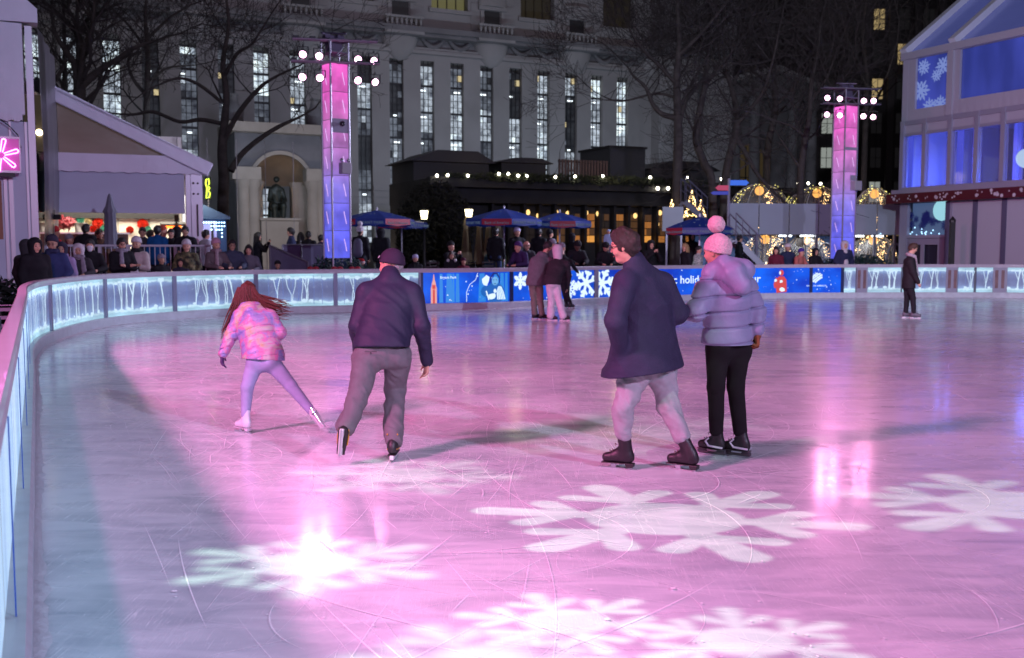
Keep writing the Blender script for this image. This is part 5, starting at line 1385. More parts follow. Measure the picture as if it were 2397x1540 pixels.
# ================================================================ umbrellas
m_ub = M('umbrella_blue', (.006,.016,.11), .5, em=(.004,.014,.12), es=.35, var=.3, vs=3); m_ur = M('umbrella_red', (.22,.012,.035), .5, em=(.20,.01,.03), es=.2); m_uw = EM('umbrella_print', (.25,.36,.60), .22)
def text_mesh(txt, size, mat, parent, M4, name='lettering'):
    cu = bpy.data.curves.new('t', 'FONT'); cu.body = txt; cu.size = size; cu.resolution_u = 2; cu.align_x = 'CENTER'; cu.extrude = .003
    to = bpy.data.objects.new('t', cu); me = None; COL.objects.link(to)
    dg = bpy.context.evaluated_depsgraph_get(); me = bpy.data.meshes.new_from_object(to.evaluated_get(dg)); bpy.data.objects.remove(to)
    me.transform(M4); me.materials.clear(); me.materials.append(mat)
    o = bpy.data.objects.new(name, me); COL.objects.link(o); o.parent = parent; return o
def umbrella(X, Ytip, Yedge, D, r_, rot, label, red):
    c = pt(X, Ytip, D); ze = pt(X, Yedge, D).z
    t = thing('cafe_umbrella', label, 'umbrella', (c.x, c.y, TZ), rot, 'blue cafe umbrellas behind the boards'); zt_ = c.z-TZ; ze -= TZ
    mb = MB(); mb.tube([(0,0,0),(0,0,zt_+.1)], .03, 8); mb.lathe([(.3,0),(.3,.07),(.05,.1)], (0,0,0), 16); part('pole', mb, M('umb_pole', (.7,.7,.8), .4), t)
    can = MB(); n = 8
    for k in range(n):
        a0, a1 = 2*math.pi*k/n, 2*math.pi*(k+1)/n
        rows = [(0, zt_),(.35*r_, zt_-(zt_-ze)*.28),(.7*r_, zt_-(zt_-ze)*.64),(r_, ze)]
        vs = []
        for q, z in rows:
            for j in range(5): 
                a_ = a0+(a1-a0)*j/4; sag = math.cos(math.pi/n)/math.cos(a_-(a0+a1)/2); vs.append((q*sag*math.cos(a_), q*sag*math.sin(a_), z-.03*(1-abs(j-2)/2)*(q/r_)))
        can.add(vs, [(i*5+j, i*5+j+1, (i+1)*5+j+1, (i+1)*5+j) for i in range(3) for j in range(4)])
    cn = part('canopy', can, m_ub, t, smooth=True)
    for k in range(n):
        a0, a1 = 2*math.pi*k/n, 2*math.pi*(k+1)/n; p0 = Vector((r_*math.cos(a0), r_*math.sin(a0), ze)); p1 = Vector((r_*math.cos(a1), r_*math.sin(a1), ze)); h_ = .24
        mb = MB(); am = (a0+a1)/2; nn = Vector((math.cos(am), math.sin(am), 0)); 
        vs = [p0, p1, p1-Vector((0,0,h_*.8)), (p0+p1)/2-Vector((0,0,h_)), p0-Vector((0,0,h_*.8))]
        mb.add(vs+[v-nn*.01 for v in vs], [(0,1,2,3,4),(9,8,7,6,5),(0,5,6,1),(4,9,5,0),(1,6,7,2)])
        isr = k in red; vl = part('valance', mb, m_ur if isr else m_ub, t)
        ex = (p1-p0).normalized(); ez = Vector((0,0,1)); o_ = (p0+p1)/2+nn*.012-ez*(h_*.72)
        M4 = Matrix(((ex.x, ez.x, nn.x, o_.x),(ex.y, ez.y, nn.y, o_.y),(ex.z, ez.z, nn.z, o_.z),(0,0,0,1)))
        if nn.dot(Vector((math.sin(0), -1, 0))) > -2: text_mesh('Bank of America' if isr else 'BRYANT PARK', .125 if isr else .14, m_uw, vl, M4)
    rd = random.Random(int(X)); mb = MB()
    for q in range(26):
        a_ = rd.uniform(0, 6.28); f = rd.uniform(.3, .93); sg = math.cos(math.pi/n)/math.cos((a_ % (2*math.pi/n))-math.pi/n)
        mb.sph((r_*f*sg*math.cos(a_), r_*f*sg*math.sin(a_), zt_-(zt_-ze)*f*.97+.01), .02+.02*rd.random(), 5, (1,1,.4))
    part('snow_print', mb, m_uw, cn)
    return t
umbrella(882, 492, 514, 35.5, 1.35, .35, 'blue cafe umbrella with white snow print just right of the left glowing tower', (4,6))
umbrella(1180, 488, 514, 35.2, 1.35, .2, 'blue cafe umbrella with red front flap, middle of the three left ones', (5,))
umbrella(1310, 497, 519, 36.6, 1.18, .45, 'blue cafe umbrella right beside the middle one, amber windows behind', (5,))
umbrella(1638, 507, 534, 34.0, 1.15, .1, 'dark blue cafe umbrella beside the frosted stair screen', (4,))
umbrella(940, 512, 521, 38.5, 1.0, .3, 'small far umbrella with red flap peeping out right of the first one', (4,5))
# folded cream parasols in a row
for i, X in enumerate((1091, 1122, 1143, 1166)):
    p_ = pt(X, 570, 38); zt_ = pt(X, 520, 38).z-TZ; mb = MB(); n = 16; vs = []; rows = [(zt_+.25,.02),(zt_,.08),(zt_-.1,.11),(zt_-.2,.09),(.75,.22),(.7,.2)]
    for z, r_ in rows:
        for k in range(n): a_ = 2*math.pi*k/n; q = r_*(1+.2*math.cos(5*a_)); vs.append((q*math.cos(a_), q*math.sin(a_), z))
    mb.add(vs, [(a__*n+k, a__*n+(k+1)%n, (a__+1)*n+(k+1)%n, (a__+1)*n+k) for a__ in range(len(rows)-1) for k in range(n)])
    t = thing('folded_parasol', ('cream folded parasol, leftmost under the middle umbrella','cream folded parasol, second from the left under the middle umbrella','cream folded parasol, third from the left under the middle umbrella','cream folded parasol, nearest the middle umbrella pole')[i], 'parasol', (p_.x, p_.y, TZ), 0, 'folded cream parasols by the restaurant')
    part('canopy', mb, M('cream_cloth', (.30,.25,.14), .8), t, smooth=True); mb = MB(); mb.tube([(0,0,0),(0,0,.8)], .025, 6); mb.lathe([(.2,0),(.2,.05),(.03,.07)], (0,0,0), 12); part('pole', mb, m_dark, t)
# litter bins
for X, cm, l in ((1152, (.02,.10,.16), 'teal litter bin under the cream parasols'), (1167, (.08,.13,.05), 'green litter bin under the cream parasols')):
    p_ = pt(X, 600, 37); mb = MB(); mb.lathe([(.001,0),(.26,0),(.3,.1),(.3,1.0),(.24,1.08),(.12,1.12),(.12,1.2),(.001,1.2)], (0,0,0), 16); o = mb.build('litter_bin', M('bin_'+l[:4], cm, .5), None, smooth=False, bevel=.01); o.location = (p_.x, p_.y, TZ); tag(o, l, 'bin')
# park lanterns
def lantern(X, Ytop, Ybot, D, label):
    p_ = pt(X, Ybot, D); zt_ = pt(X, Ytop, D).z-TZ; z0 = p_.z-TZ; t = thing('street_lamp', label, 'street lamp', (p_.x, p_.y, TZ), 0, 'lit park lanterns'); h_ = zt_-z0
    mb = MB(); mb.lathe([(.17,0),(.17,.2),(.1,.35),(.06,.6),(.045,z0-.3),(.07,z0-.25),(.05,z0-.12),(.11,z0-.04),(.11,z0)], (0,0,0), 12); part('post', mb, M('lamp_post', (.03,.03,.03), .5), t, smooth=True)
    mb = MB(); mb.lathe([(.11,z0+.004),(.155,z0+h_*.95)], (0,0,0), 6); part('glass', mb, EM('lantern_glow', (1., .86, .52), 6, False), t)
    mb = MB(); mb.lathe([(.17,z0+h_*.96),(.16,z0+h_),(.05,z0+h_+.06),(.001,z0+h_+.12)], (0,0,0), 8)
    for k in range(6): a_ = k*math.pi/3; mb.tube([(.112*math.cos(a_), .112*math.sin(a_), z0), (.158*math.cos(a_), .158*math.sin(a_), z0+h_*.96)], .007, 4)
    part('cap', mb, M('lamp_post', (0,0,0)), t); point('lantern_light', (p_.x, p_.y-.3, TZ+z0+.2), 5, (1.,.8,.5), .3)
lantern(993, 492, 513, 39, 'lit park lantern on a dark post, left one, before the black shrub')
lantern(1097.5, 489, 508, 38, 'lit park lantern on a dark post, right one, beside the middle umbrella')

# ================================================================ igloo domes, deck
FD = Frame(13.5, 42.5, 10); dh = FD.hit
m_gold = EM('fairy_gold', (1., .62, .25), 8.); m_gold2 = EM('fairy_green_gold', (.85,.75,.20), 6.)
m_plas = M('dome_plastic', (.75,.72,.65), .15, alpha=.16, spec=.8)
def lights_on(mb, pts, n, jit, r_, rd):
    for i in range(n):
        t = rd.random()*(len(pts)-1); k = int(t); p = pts[k].lerp(pts[min(k+1, len(pts)-1)], t-k); mb.ico(p+Vector((rd.gauss(0,jit), rd.gauss(0,jit*.5), rd.gauss(0,jit))), r_*rd.uniform(.7,1.2))
def dome(Xc, Ytop, Xl, Xr, Yb, off, label, seed, door=False, zf=None, nl=90):
    x, zb_ = dh(Xc, Yb, off); xl_, _ = dh(Xl, Yb, off); xr_, _ = dh(Xr, Yb, off); zt_ = dh(Xc, Ytop, off)[1]; r_ = (xr_-xl_)/2; zf = TZ if zf is None else zf
    w = FD.w(x, off, zf); t = thing('igloo_dome', label, 'dome', w, FD.a, 'clear plastic igloo domes with fairy lights'); H = zt_-zf
    mb = MB(); mb.lathe([(r_*math.cos(a_)*1.0 if a_ > 0 else r_, H*.30+H*.70*math.sin(a_)) for a_ in [math.pi/2*i/9*.995 for i in range(10)]], (0,0,0), 24); mb.lathe([(r_*.93,0),(r_,H*.3)], (0,0,0), 24); part('plastic_shell', mb, m_plas, t, smooth=True)
    mb = MB()
    for k in range(8):
        a_ = k*math.pi/8; mb.tube([(r_*1.005*math.cos(u)*math.cos(a_), r_*1.005*math.cos(u)*math.sin(a_), H*.3+H*.705*math.sin(u)) for u in [math.pi*i/12 for i in range(13)]], .012, 4)
    part('ribs', mb, M('rib_white', (.5,.5,.5), .5), t)
    rd = random.Random(seed); mb = MB(); arc = [Vector((r_*.98*math.cos(u), -r_*.25, H*.3+H*.68*math.sin(u))) for u in [math.pi*(.1+.8*i/16) for i in range(17)]]
    lights_on(mb, arc, nl//2, .07, .016, rd); part('light_string', mb, m_gold2 if not door else m_gold, t)
    mb = MB(); tree = [Vector((rd.uniform(-1,1)*(1-k/30)*.42+r_*.25, -.2+rd.uniform(-.3,.3), H*.08+H*.8*k/30)) for k in range(31)]
    lights_on(mb, tree, nl, .05, .016, rd); part('light_tree', mb, m_gold, t)
    mb = MB(); mb.sph((0,0,H*.86), .20, 12); part('paper_lantern', mb, EM('lantern_orange', (1.,.45,.10), 1.4), t, smooth=True)
    if door:
        mb = MB(); mb.tube([(.45+.42*math.cos(u), -r_*.96, .25+.95*math.sin(u)+.3) for u in [math.pi*i/12 for i in range(13)]], .05, 6); part('door_hoop', mb, M('hoop_grey', (.12,.12,.16), .5), t)
    return t
zdk = dh(1900, 543, 0)[1]
dome(1777, 430.5, 1707, 1848, 477, 2.2, 'clear igloo dome on the upper deck, left of the right tower', 1, zf=zdk, nl=110)
dome(1912, 437, 1848, 1992, 477, 2.2, 'clear igloo dome on the upper deck directly behind the right tower', 2, zf=zdk, nl=110)
dome(2046, 439, 2000, 2090, 477, 2.2, 'clear igloo dome on the upper deck between tower and blue pavilion', 3, zf=zdk, nl=90)
dome(1790, 545, 1735, 1840, 612, 1.2, 'lower igloo dome with bright golden hoop of lights, leftmost below the deck', 4, True, nl=130)
dome(1885, 548, 1842, 1940, 612, 1.6, 'lower igloo dome under the deck just left of the right tower', 5, True, nl=110)
dome(2042, 548, 1988, 2096, 612, 1.2, 'lower igloo dome with round door hoop, right of the right tower', 6, True, nl=120)
dk = thing('viewing_deck', 'raised deck with grey frosted balustrade above the lower domes', 'deck', FD.o, FD.a)
dx0, dx1 = dh(1707,500)[0], dh(2110,500)[0]
mb = MB(); mb.bb(dx0, dx1, 0, 4.5, zdk-.12, zdk-.002); part('floor', mb, M('deck_grey', (.15,.16,.19), .6), dk)
for X0, X1 in ((1707,1775),(1777,1846),(1848,1915),(1917,1984),(1986,2052),(2054,2110)):
    mb = MB(); mb.bb(dh(X0,500)[0], dh(X1,500)[0], -.03, .0, zdk-.1, dh(1900,477)[1]); part('frosted_panel', mb, M('frosted', (.34,.38,.44), .45, var=.06, vs=1, alpha=.97), dk)
mb = MB()
for X in (1710, 1776, 1848, 1916, 1985, 2053, 2100): mb.bb(dh(X,500)[0]-.05, dh(X,500)[0]+.05, .1, .2, TZ, zdk-.12)
part('deck_posts', mb, m_truss, dk)
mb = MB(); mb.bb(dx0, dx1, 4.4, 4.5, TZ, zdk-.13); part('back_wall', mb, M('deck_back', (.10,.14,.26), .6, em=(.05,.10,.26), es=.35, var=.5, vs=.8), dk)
for X0, X1 in ((1824,1853),(1874,1904),(1995,2022),(2041,2068)):
    mb = MB(); a_, b_ = dh(X0,542,.3)[0], dh(X1,542,.3)[0]; mb.tube([(a_,.3,zdk-.16),(b_,.3,zdk-.16)], .03, 8); part('tube_lamp', mb, EM('tube_light', (.9,.97,1.), 7, True), dk)
area('deck_light', FD.w(dh(1900,540)[0], 1.0, zdk-.25), FD.w(dh(1900,540)[0], 1.0, 0), 6, .4, 60, (.85,.92,1.))
# frosted stair screen left of the deck, staircases
p0 = pt(1551, 484, 40); p1 = pt(1600, 484, 40)
sc_ = thing('frosted_screen', 'square frosted glass screen on posts left of the deck', 'screen', (p0.x, p0.y, 0))
mb = MB(); mb.bb(0, p1.x-p0.x, 0, .04, pt(1575,541,40).z, p0.z); part('glass_panel', mb, M('frosted', (0,0,0)), sc_); mb = MB()
for q in (.15, p1.x-p0.x-.1): mb.bb(q, q+.07, .05, .12, TZ, pt(1575,541,40).z+.1)
part('post', mb, m_truss, sc_)
def stair(name, label, A, B_, wdt, n, mat=m_truss):
    t = thing(name, label, 'stairs', (A.x, A.y, 0)); d = B_-A
    mb = MB()
    for i in range(n): q = d*(i/n); mb.bb(q.x, q.x+abs(d.x)/n+.1, q.y, q.y+wdt, A.z+q.z-.05, A.z+q.z)
    part('treads', mb, mat, t); mb = MB()
    for y in (0, wdt):
        a_ = Vector((0,y,A.z)); b_ = Vector((d.x,d.y+y,B_.z)); u_ = Vector((0,0,1.0)); mb.tube([a_+u_, b_+u_], .03, 6); mb.tube([a_+u_*.55, b_+u_*.55], .02, 5); mb.beam(a_, b_, .05, .22)
        for i in range(n//2+1): q = a_.lerp(b_, i/(n//2)); mb.tube([q, q+u_], .018, 5)
    part('handrails', mb, mat, t); return t
stair('metal_stairs', 'metal stairs with pale handrails descending from the deck behind the hooded woman', pt(1784,622,38.5), pt(1722,560,38.5), 1.1, 9)
stair('metal_stairs', 'dark metal stairs with slatted side right of the frosted screen', pt(1655,520,41), pt(1603,472,41), 1.0, 9, M('stair_dark', (.08,.08,.12), .5))
# lit little christmas trees
def xmas(X, Yt, Yb, D, label, seed, n=110):
    p_ = pt(X, Yb, D); h_ = pt(X, Yt, D).z-p_.z; t = thing('lit_christmas_tree', label, 'christmas tree', (p_.x, p_.y, p_.z), 0, 'small fir trees wrapped in golden lights')
    rd = random.Random(seed); mb = MB()
    for i in range(500):
        z = h_*rd.random()**1.4*.95; r_ = (1-z/h_)*h_*.30*rd.random()**.5; a_ = rd.uniform(0,6.28); q = Vector((r_*math.cos(a_), r_*math.sin(a_), z)); d = Vector((math.cos(a_), math.sin(a_), -.3))*.13
        e = Vector((-math.sin(a_), math.cos(a_), 0))*.03; mb.add([q-e, q+e, q+d], [(0,1,2)])
    part('foliage', mb, m_fir, t); mb = MB()
    for i in range(n):
        z = h_*rd.random()**1.3; a_ = rd.uniform(0,6.28); r_ = (1-z/h_)*h_*.31; mb.ico((r_*math.cos(a_), r_*math.sin(a_), z), .024*rd.uniform(.7,1.2))
    part('light_string', mb, m_gold, t); mb = MB(); mb.tube([(0,0,0),(0,0,h_*.9)], [.05,.01], 6); part('trunk', mb, m_blk, t)
    return t
xmas(1572, 468, 520, 42.5, 'small golden-lit fir seen over the frosted screen', 3); xmas(1619, 446, 508, 42, 'tallest golden-lit fir left of the signpost', 4, 150); xmas(1640, 468, 508, 42.3, 'golden-lit fir tucked right of the tallest one', 5, 90)
# direction signpost
p_ = pt(1704, 560, 40); sp_ = thing('signpost', 'slim pole with blue, red and navy direction arrows above the pink hat', 'signpost', (p_.x, p_.y, TZ))
zz = lambda Y: pt(1704, Y, 40).z-TZ; sxx = lambda X: (X-1704)/F2*40
mb = MB(); mb.tube([(0,0,0),(0,0,zz(418))], .06, 8); part('pole', mb, M('pole_grey', (.25,.25,.32), .5), sp_)
def arrow(X0, X1, Y0, Y1, tipright, col, em, y):
    a_, b_ = sxx(X0), sxx(X1); z0, z1_ = zz(Y1), zz(Y0); zm = (z0+z1_)/2; k = .1
    poly = [(a_, z0),(b_-k, z0),(b_, zm),(b_-k, z1_),(a_, z1_)] if tipright else [(a_+k, z0),(b_, z0),(b_, z1_),(a_+k, z1_),(a_, zm)]
    mb = MB(); mb.prism(poly, y, y+.03); return part('arrow_board', mb, M('board_%s' % col, em, .5, em=em, es=.55), sp_)
ab = arrow(1706, 1749, 422, 434, True, 'blue', (.02,.13,.62), -.1)
text_mesh('Ice Rink', .15, EM('sign_text', (.35,.5,.9), .6), ab, Matrix.Translation((sxx(1726), -.115, zz(432))) @ Matrix.Rotation(R(90), 4, 'X')) if False else None
arrow(1672, 1702, 434, 446, False, 'red', (.40,.03,.08), -.1); arrow(1661, 1702, 448, 456, False, 'navy', (.02,.03,.30), -.1)

# ================================================================ blue lit pavilion, right
PA_ = pA-pB; ang = math.degrees(math.atan2(dA.x*-1, 0)) if False else -(90-25.3)
FP = Frame(pt(2108, 579, 41.5).x, 41.5, ang); ph = FP.hit
pv = thing('glass_pavilion', 'two-storey white framed pavilion glowing blue with a dark red fascia', 'building', FP.o, FP.a)
xE = 9.2
z_e = lambda X, Y, off=0: ph(X, Y, off)[1]
zBand0, zBand1 = z_e(2108,477), z_e(2108,455); zV0 = z_e(2108,286); zEave = z_e(2108,132); zGl0 = z_e(2108,440)
m_pf = M('pavilion_frame', (.34,.35,.46), .35, metal=.2); m_pw = M('pavilion_pvc', (.42,.43,.52), .4, bump=.3, bs=2)
m_glass = M('pav_glass', (.25,.3,.6), .05, alpha=.22, spec=.9)
uprights = [ph(X, 300)[0] for X in (2108, 2168, 2228, 2290, 2352)]+[ph(2352,300)[0]+1.6*k for k in (1,)]
xq = [0]+[uprights[i] for i in range(1, len(uprights))]
mb = MB(); mb.bb(-.12, xE, -.10, .15, zV0-.18, zV0); mb.bb(-.12, xE, -.08, .15, zV0-.62, zV0-.5); mb.bb(-.12, xE, -.08, .15, zGl0-.1, zGl0+.0); part('mid_beam', mb, m_pf, pv)
mb = MB(); mb.bb(-.12, xE, -.04, .05, zV0-.5, zV0-.18); part('transom_board', mb, m_pw, pv)
for i, x in enumerate(xq):
    mb = MB(); mb.bb(x-.09, x+.09, -.12, .1, zGl0, zV0); part('upright', mb, m_pf, pv)
for i in range(len(xq)-1):
    mb = MB(); mb.bb(xq[i]+.09, xq[i+1]-.09, .0, .02, zGl0, zV0-.62); part('glazing', mb, m_glass, pv)
# fascia with snow dots
mb = MB(); mb.bb(-.45, xE, -.42, -.15, zBand0, zBand1); fs_ = part('red_fascia', mb, M('fascia_red', (.085,.008,.018), .4), pv)
rd = random.Random(5); mb = MB()
for i in range(70): mb.lathe([(.001,0),(rd.choice((.03,.04,.07)),0)], (rd.uniform(-.3, xE), -.424, rd.uniform(zBand0+.06, zBand1-.06)), 8, Matrix.Rotation(R(90),3,'X'))
part('snow_dots', mb, M('dot_white', (.6,.6,.65), .5), fs_)
mb = MB(); mb.bb(-.3, xE, -.3, 8, zBand1+.001, zGl0-.1); part('upper_floor', mb, m_pf, pv)
# upper vinyl bay
xb = ph(2228, 200)[0]
mb = MB(); mb.bb(-.1, .18, -.06, .1, zV0+.002, zEave); mb.bb(xb-.14, xb+.14, -.14, .1, zV0+.002, zEave-.05); mb.bb(.18, xb-.14, -.05, .05, zV0+.002, zV0+.42); mb.bb(.18, xb-.14, -.05, .05, zEave-.24, zEave); mb.bb(.18, .55, -.05, .05, zV0+.42, zEave-.24)
mb.bb(xb+.14, xE, -.05, .05, zEave-.24, zEave); mb.bb(xb+.14, xb+.4, -.05, .05, zV0+.5, zEave-.24); part('vinyl_surround', mb, m_pw, pv)
mb = MB(); n = 60; vs = []
for i in range(n+1):
    x = xb+.14+(xE-xb-.14)*i/n
    for j, z in enumerate((zV0+.002, zV0+.28, zV0+.55)): vs.append((x, -.06-.04*abs(math.sin(i*1.1+j))*(2-j), z))
mb.add(vs, [(i*3+j, i*3+j+1, (i+1)*3+j+1, (i+1)*3+j) for i in range(n) for j in range(2)]); part('pleated_skirt', mb, m_pw, pv, smooth=True)
m_bv = M('blue_vinyl', (.05,.07,.25), .15, em=(.035,.055,.38), es=.62, var=.0, bump=.3, bs=2)
def vary_em(m, c0, c1, sc, st=(1,1,1)):
    nt = m.node_tree; N = nt.nodes; L = nt.links; b = N['Principled BSDF']; tc = N.new('ShaderNodeTexCoord'); mp_ = N.new('ShaderNodeMapping'); mp_.inputs['Scale'].default_value = st; L.new(tc.outputs['Object'], mp_.inputs[0])
    n = N.new('ShaderNodeTexNoise'); n.inputs['Scale'].default_value = sc; n.inputs['Detail'].default_value = 3; L.new(mp_.outputs[0], n.inputs['Vector']); cr = N.new('ShaderNodeValToRGB'); L.new(n.outputs[0], cr.inputs[0])
    cr.color_ramp.elements[0].position = .35; cr.color_ramp.elements[0].color = (*c0,1); cr.color_ramp.elements[1].position = .68; cr.color_ramp.elements[1].color = (*c1,1); L.new(cr.outputs[0], b.inputs['Emission Color'])
vary_em(m_near, (.24,.40,.62), (.46,.64,.82), 1.3, (1,1,.25))
vary_em(m_bv, (.02,.035,.22), (.07,.10,.62), .35, (1.6,1,.5))
mb = MB(); mb.bb(.551, xb-.15, .06, .08, zV0+.42, zEave-.24); w1 = part('blue_vinyl_window', mb, m_bv, pv)
mb = MB(); mb.bb(xb+.4, xE, .06, .08, zV0+.5, zEave-.24); w2 = part('blue_vinyl_window', mb, m_bv, pv)
mb = MB(); m_lf = EM('snowflake_glow', (.22,.30,.70), .75)
def flat_flake(mb, x, z, r_, rot, y):
    for k in range(6):
        a_ = rot+k*math.pi/3; c_, s_ = math.cos(a_), math.sin(a_); w_ = r_*.13
        P_ = lambda u, v: (x+c_*u-s_*v, y, z+s_*u+c_*v)
        mb.add([P_(0,-w_), P_(r_*.7,-w_*.8), P_(r_,0), P_(r_*.7,w_*.8), P_(0,w_)], [(0,1,2,3,4)])
        for sg in (-1, 1): mb.add([P_(r_*.4, 0), P_(r_*.72, sg*r_*.34), P_(r_*.6, sg*r_*.38), P_(r_*.3, sg*w_*.5)], [(0,1,2,3)])
rd = random.Random(8)
for (X, Y, r_) in ((2162,157,.45),(2192,176,.36),(2222,150,.5),(2222,192,.5),(2152,213,.6),(2143,235,.5),(2176,250,.5),(2200,242,.45),(2130,200,.3)):
    x, z = ph(X, Y, .05)
    if .6 < x < xb-.2: flat_flake(mb, min(max(x, .75), xb-.5), z, r_*.8, rd.random(), .052+rd.random()*.005)
part('snowflake_print', mb, m_lf, w1)
# roof
mb = MB(); q0 = zEave; run = 7.0
apex = ph(2334, 4)  # only a guide for the slope
rise = 5.2
mb.add([(-.1, 0, q0),(xE, 0, q0),(xE, run, q0+rise),(-.1, run, q0+rise)], [(0,1,2,3)]); mb.add([(-.1, 2*run, q0),(xE, 2*run, q0),(xE, run, q0+rise),(-.1, run, q0+rise)], [(0,1,2,3)])
part('clear_roof', mb, M('roof_vinyl', (.10,.11,.25), .2, em=(.035,.045,.16), es=.9, var=.3, vs=.4), pv)
for x in (-.1, xb, xb+3.6, xE-.1):
    mb = MB(); mb.beam((x, -.05, q0+.12), (x, run, q0+rise+.12), .30, .26); part('roof_rafter', mb, m_pvc, pv)
mb = MB(); mb.bb(-.15, xE, -.16, .06, q0-.22, q0+.06); part('eave_beam', mb, m_pw, pv)
mb = MB(); mb.prism([(0, q0),(2*run, q0),(run, q0+rise)], -.12, -.08, 'x'); part('gable_end', mb, m_pw, pv)
# side wall (towards the domes), interior, blue lamps
mb = MB(); mb.bb(-.14, -.10, .1, 2*run, 0, q0); part('end_wall', mb, m_pw, pv)
mb = MB(); mb.bb(-.05, xE, 6.0, 6.1, zGl0, q0); part('inner_wall', mb, M('inner_blue', (.035,.04,.085), .6, var=.3, vs=.5), pv)
mb = MB(); mb.bb(-.05, xE, .2, 6, zV0+.0, zV0+.1); part('inner_ceiling', mb, M('inner_ceiling', (.35,.38,.6), .5), pv)
mb = MB()
for x in [1.0+1.9*k for k in range(4)]:
    mb.bb(x, x+.16, 2.8, 3.0, zGl0, zV0); mb.bb(x+.8, x+.9, 4.6, 4.7, zGl0, zV0)
part('inner_columns', mb, M('inner_white', (.5,.5,.75), .5), pv)
for x, y in ((1.2, 1.4),(4.5, 2.0),(8, 2.2)): point('blue_uplight', FP.w(x, y, zGl0+.4), 190, (.10,.16,1.), .3)
mb = MB(); mb.bb(.12, .34, .15, .2, zGl0, zV0-.62); mb.bb(xq[2]+.15, xq[2]+.42, .15, .2, zGl0, zV0-.62); part('lit_curtain', mb, EM('curtain_blue', (.07,.10,.95), .8), pv)
gx_, gz_ = ph(2397, 371, 1.2); mb = MB(); mb.sph((gx_+.1, 1.2, gz_), .36, 18); part('globe_lamp', mb, EM('globe_white', (.55,.75,.95), 1.1), pv, smooth=True)
# ground floor : door bay then white wall panels
xd0, xd1 = ph(2122,560)[0], ph(2210,560)[0]
mb = MB(); mb.bb(-.1, .30, 0, .15, 0, zBand0); mb.bb(xd1+.05, xd1+.35, -.02, .15, 0, zBand0); mb.bb(.30, xd1+.05, .0, .12, z_e(2160,550)-.12, z_e(2160,550)); part('door_frame', mb, m_pf, pv)
mb = MB(); mb.bb(.3, xd1+.05, .3, .34, z_e(2160,550), zBand0); sw = part('display_window', mb, EM('window_mist', (.10,.17,.36), .5), pv)
mb = MB(); rd = random.Random(3); x, z = ph(2165,512,.1)
for i in range(17): flat_flake(mb, x+rd.gauss(0,.55), z+rd.gauss(0,.14), rd.uniform(.13,.26), rd.random(), .16+i*.004)
part('dark_snowflakes', mb, M('flake_navy', (.01,.015,.10), .5, em=(.005,.01,.10), es=.4), sw)
mb = MB(); 
for i in range(18): mb.sph((x+rd.gauss(.1,.7), .2, z-.55+rd.gauss(0,.09)), .03, 6)
part('ornament_lights', mb, EM('ornament', (.4,.7,1.), 2.2), sw)
gx_, gz_ = ph(2203, 492, .2); mb = MB(); mb.sph((gx_, .22, gz_), .42, 16, (1,.2,1)); part('glowing_globe', mb, EM('globe_teal', (.30,.62,.72), 1.), sw, smooth=True)
mb = MB(); zd = z_e(2160,558); x0, x1 = ph(2128,590)[0], ph(2152,590)[0]; x2, x3 = ph(2160,590)[0], ph(2192,590)[0]
mb.bb(.3, x0, .05, .1, 0, zd); mb.bb(x1, x2, .05, .1, 0, zd); mb.bb(x3, xd1+.05, .05, .1, 0, zd); mb.bb(x0, x3, .051, .099, zd-.25, zd); part('door', mb, M('door_frame_lilac', (.26,.26,.34), .45), pv)
mb = MB(); mb.bb(x0, x3, .2, .22, 0, zd); part('door_glass', mb, M('door_glass_dark', (.03,.03,.05), .1), pv)
xw = [ph(X,560)[0] for X in (2217, 2281, 2349)]; xw.append(xw[-1]*2-xw[-2]+.1); xw.append(xE)
for i in range(len(xw)-1):
    mb = MB(); mb.bb(xw[i]+.1, xw[i+1]-.1, .0, .06, 0, zBand0-.001); part('white_panel', mb, M('white_infill', (.42,.45,.52), .35), pv)
    mb = MB(); mb.bb(xw[i]-.099, xw[i]+.099, -.04, .1, 0, zBand0-.001); part('wall_post', mb, M('post_lilac', (.10,.10,.17), .5), pv)
# dark bollard column and furniture in front
p_ = pt(2227, 600, 37.2); mb = MB(); zt_ = pt(2227, 508, 37.2).z; mb.bb(-.08,.08,-.08,.08,0,zt_-.12); mb.lathe([(.14,0),(.001,.16)], (0,0,zt_-.12), 4); mb.lathe([(.12,0),(.12,.08)], (0,0,zt_-.2), 8)
o = mb.build('dark_post', m_dark, None); o.location = (p_.x, p_.y, 0); tag(o, 'tall black square post with pointed cap before the white panels', 'post')
def chair(x, y, z, rz, label, mat, grp):
    t = thing('metal_chair', label, 'chair', (x, y, z), rz, grp)
    mb = MB(); mb.box((0,0,.45), (.42,.42,.025)); part('seat', mb, mat, t, bevel=.01)
    for a_ in (-1, 1):
        for c_ in (-1, 1):
            mb = MB(); mb.tube([(a_*.19, c_*.19, .45),(a_*.21, c_*.22, 0)], .012, 6); part('leg', mb, mat, t)
    mb = MB(); mb.tube([(-.2,.2,.45),(-.2,.28,.9),(.2,.28,.9),(.2,.2,.45)], .013, 6)
    for q in (.6, .72, .84): mb.box((0,.25,q), (.38,.015,.05))
    part('backrest', mb, mat, t); return t
m_ch = M('chair_steel', (.28,.30,.38), .35, metal=.5); m_cg = M('chair_green', (.03,.12,.11), .4)
for X, l, rz in ((2330,'grey metal chair left of the pair at the white panels',.4),(2362,'grey metal chair beside the first, turned towards the rink',2.4),(2385,'grey metal chair at the right edge by the white wall',1.2)):
    p_ = pt(X, 600, 36.2); chair(p_.x, p_.y, .1, rz, l, m_ch, 'grey chairs beside the pavilion')
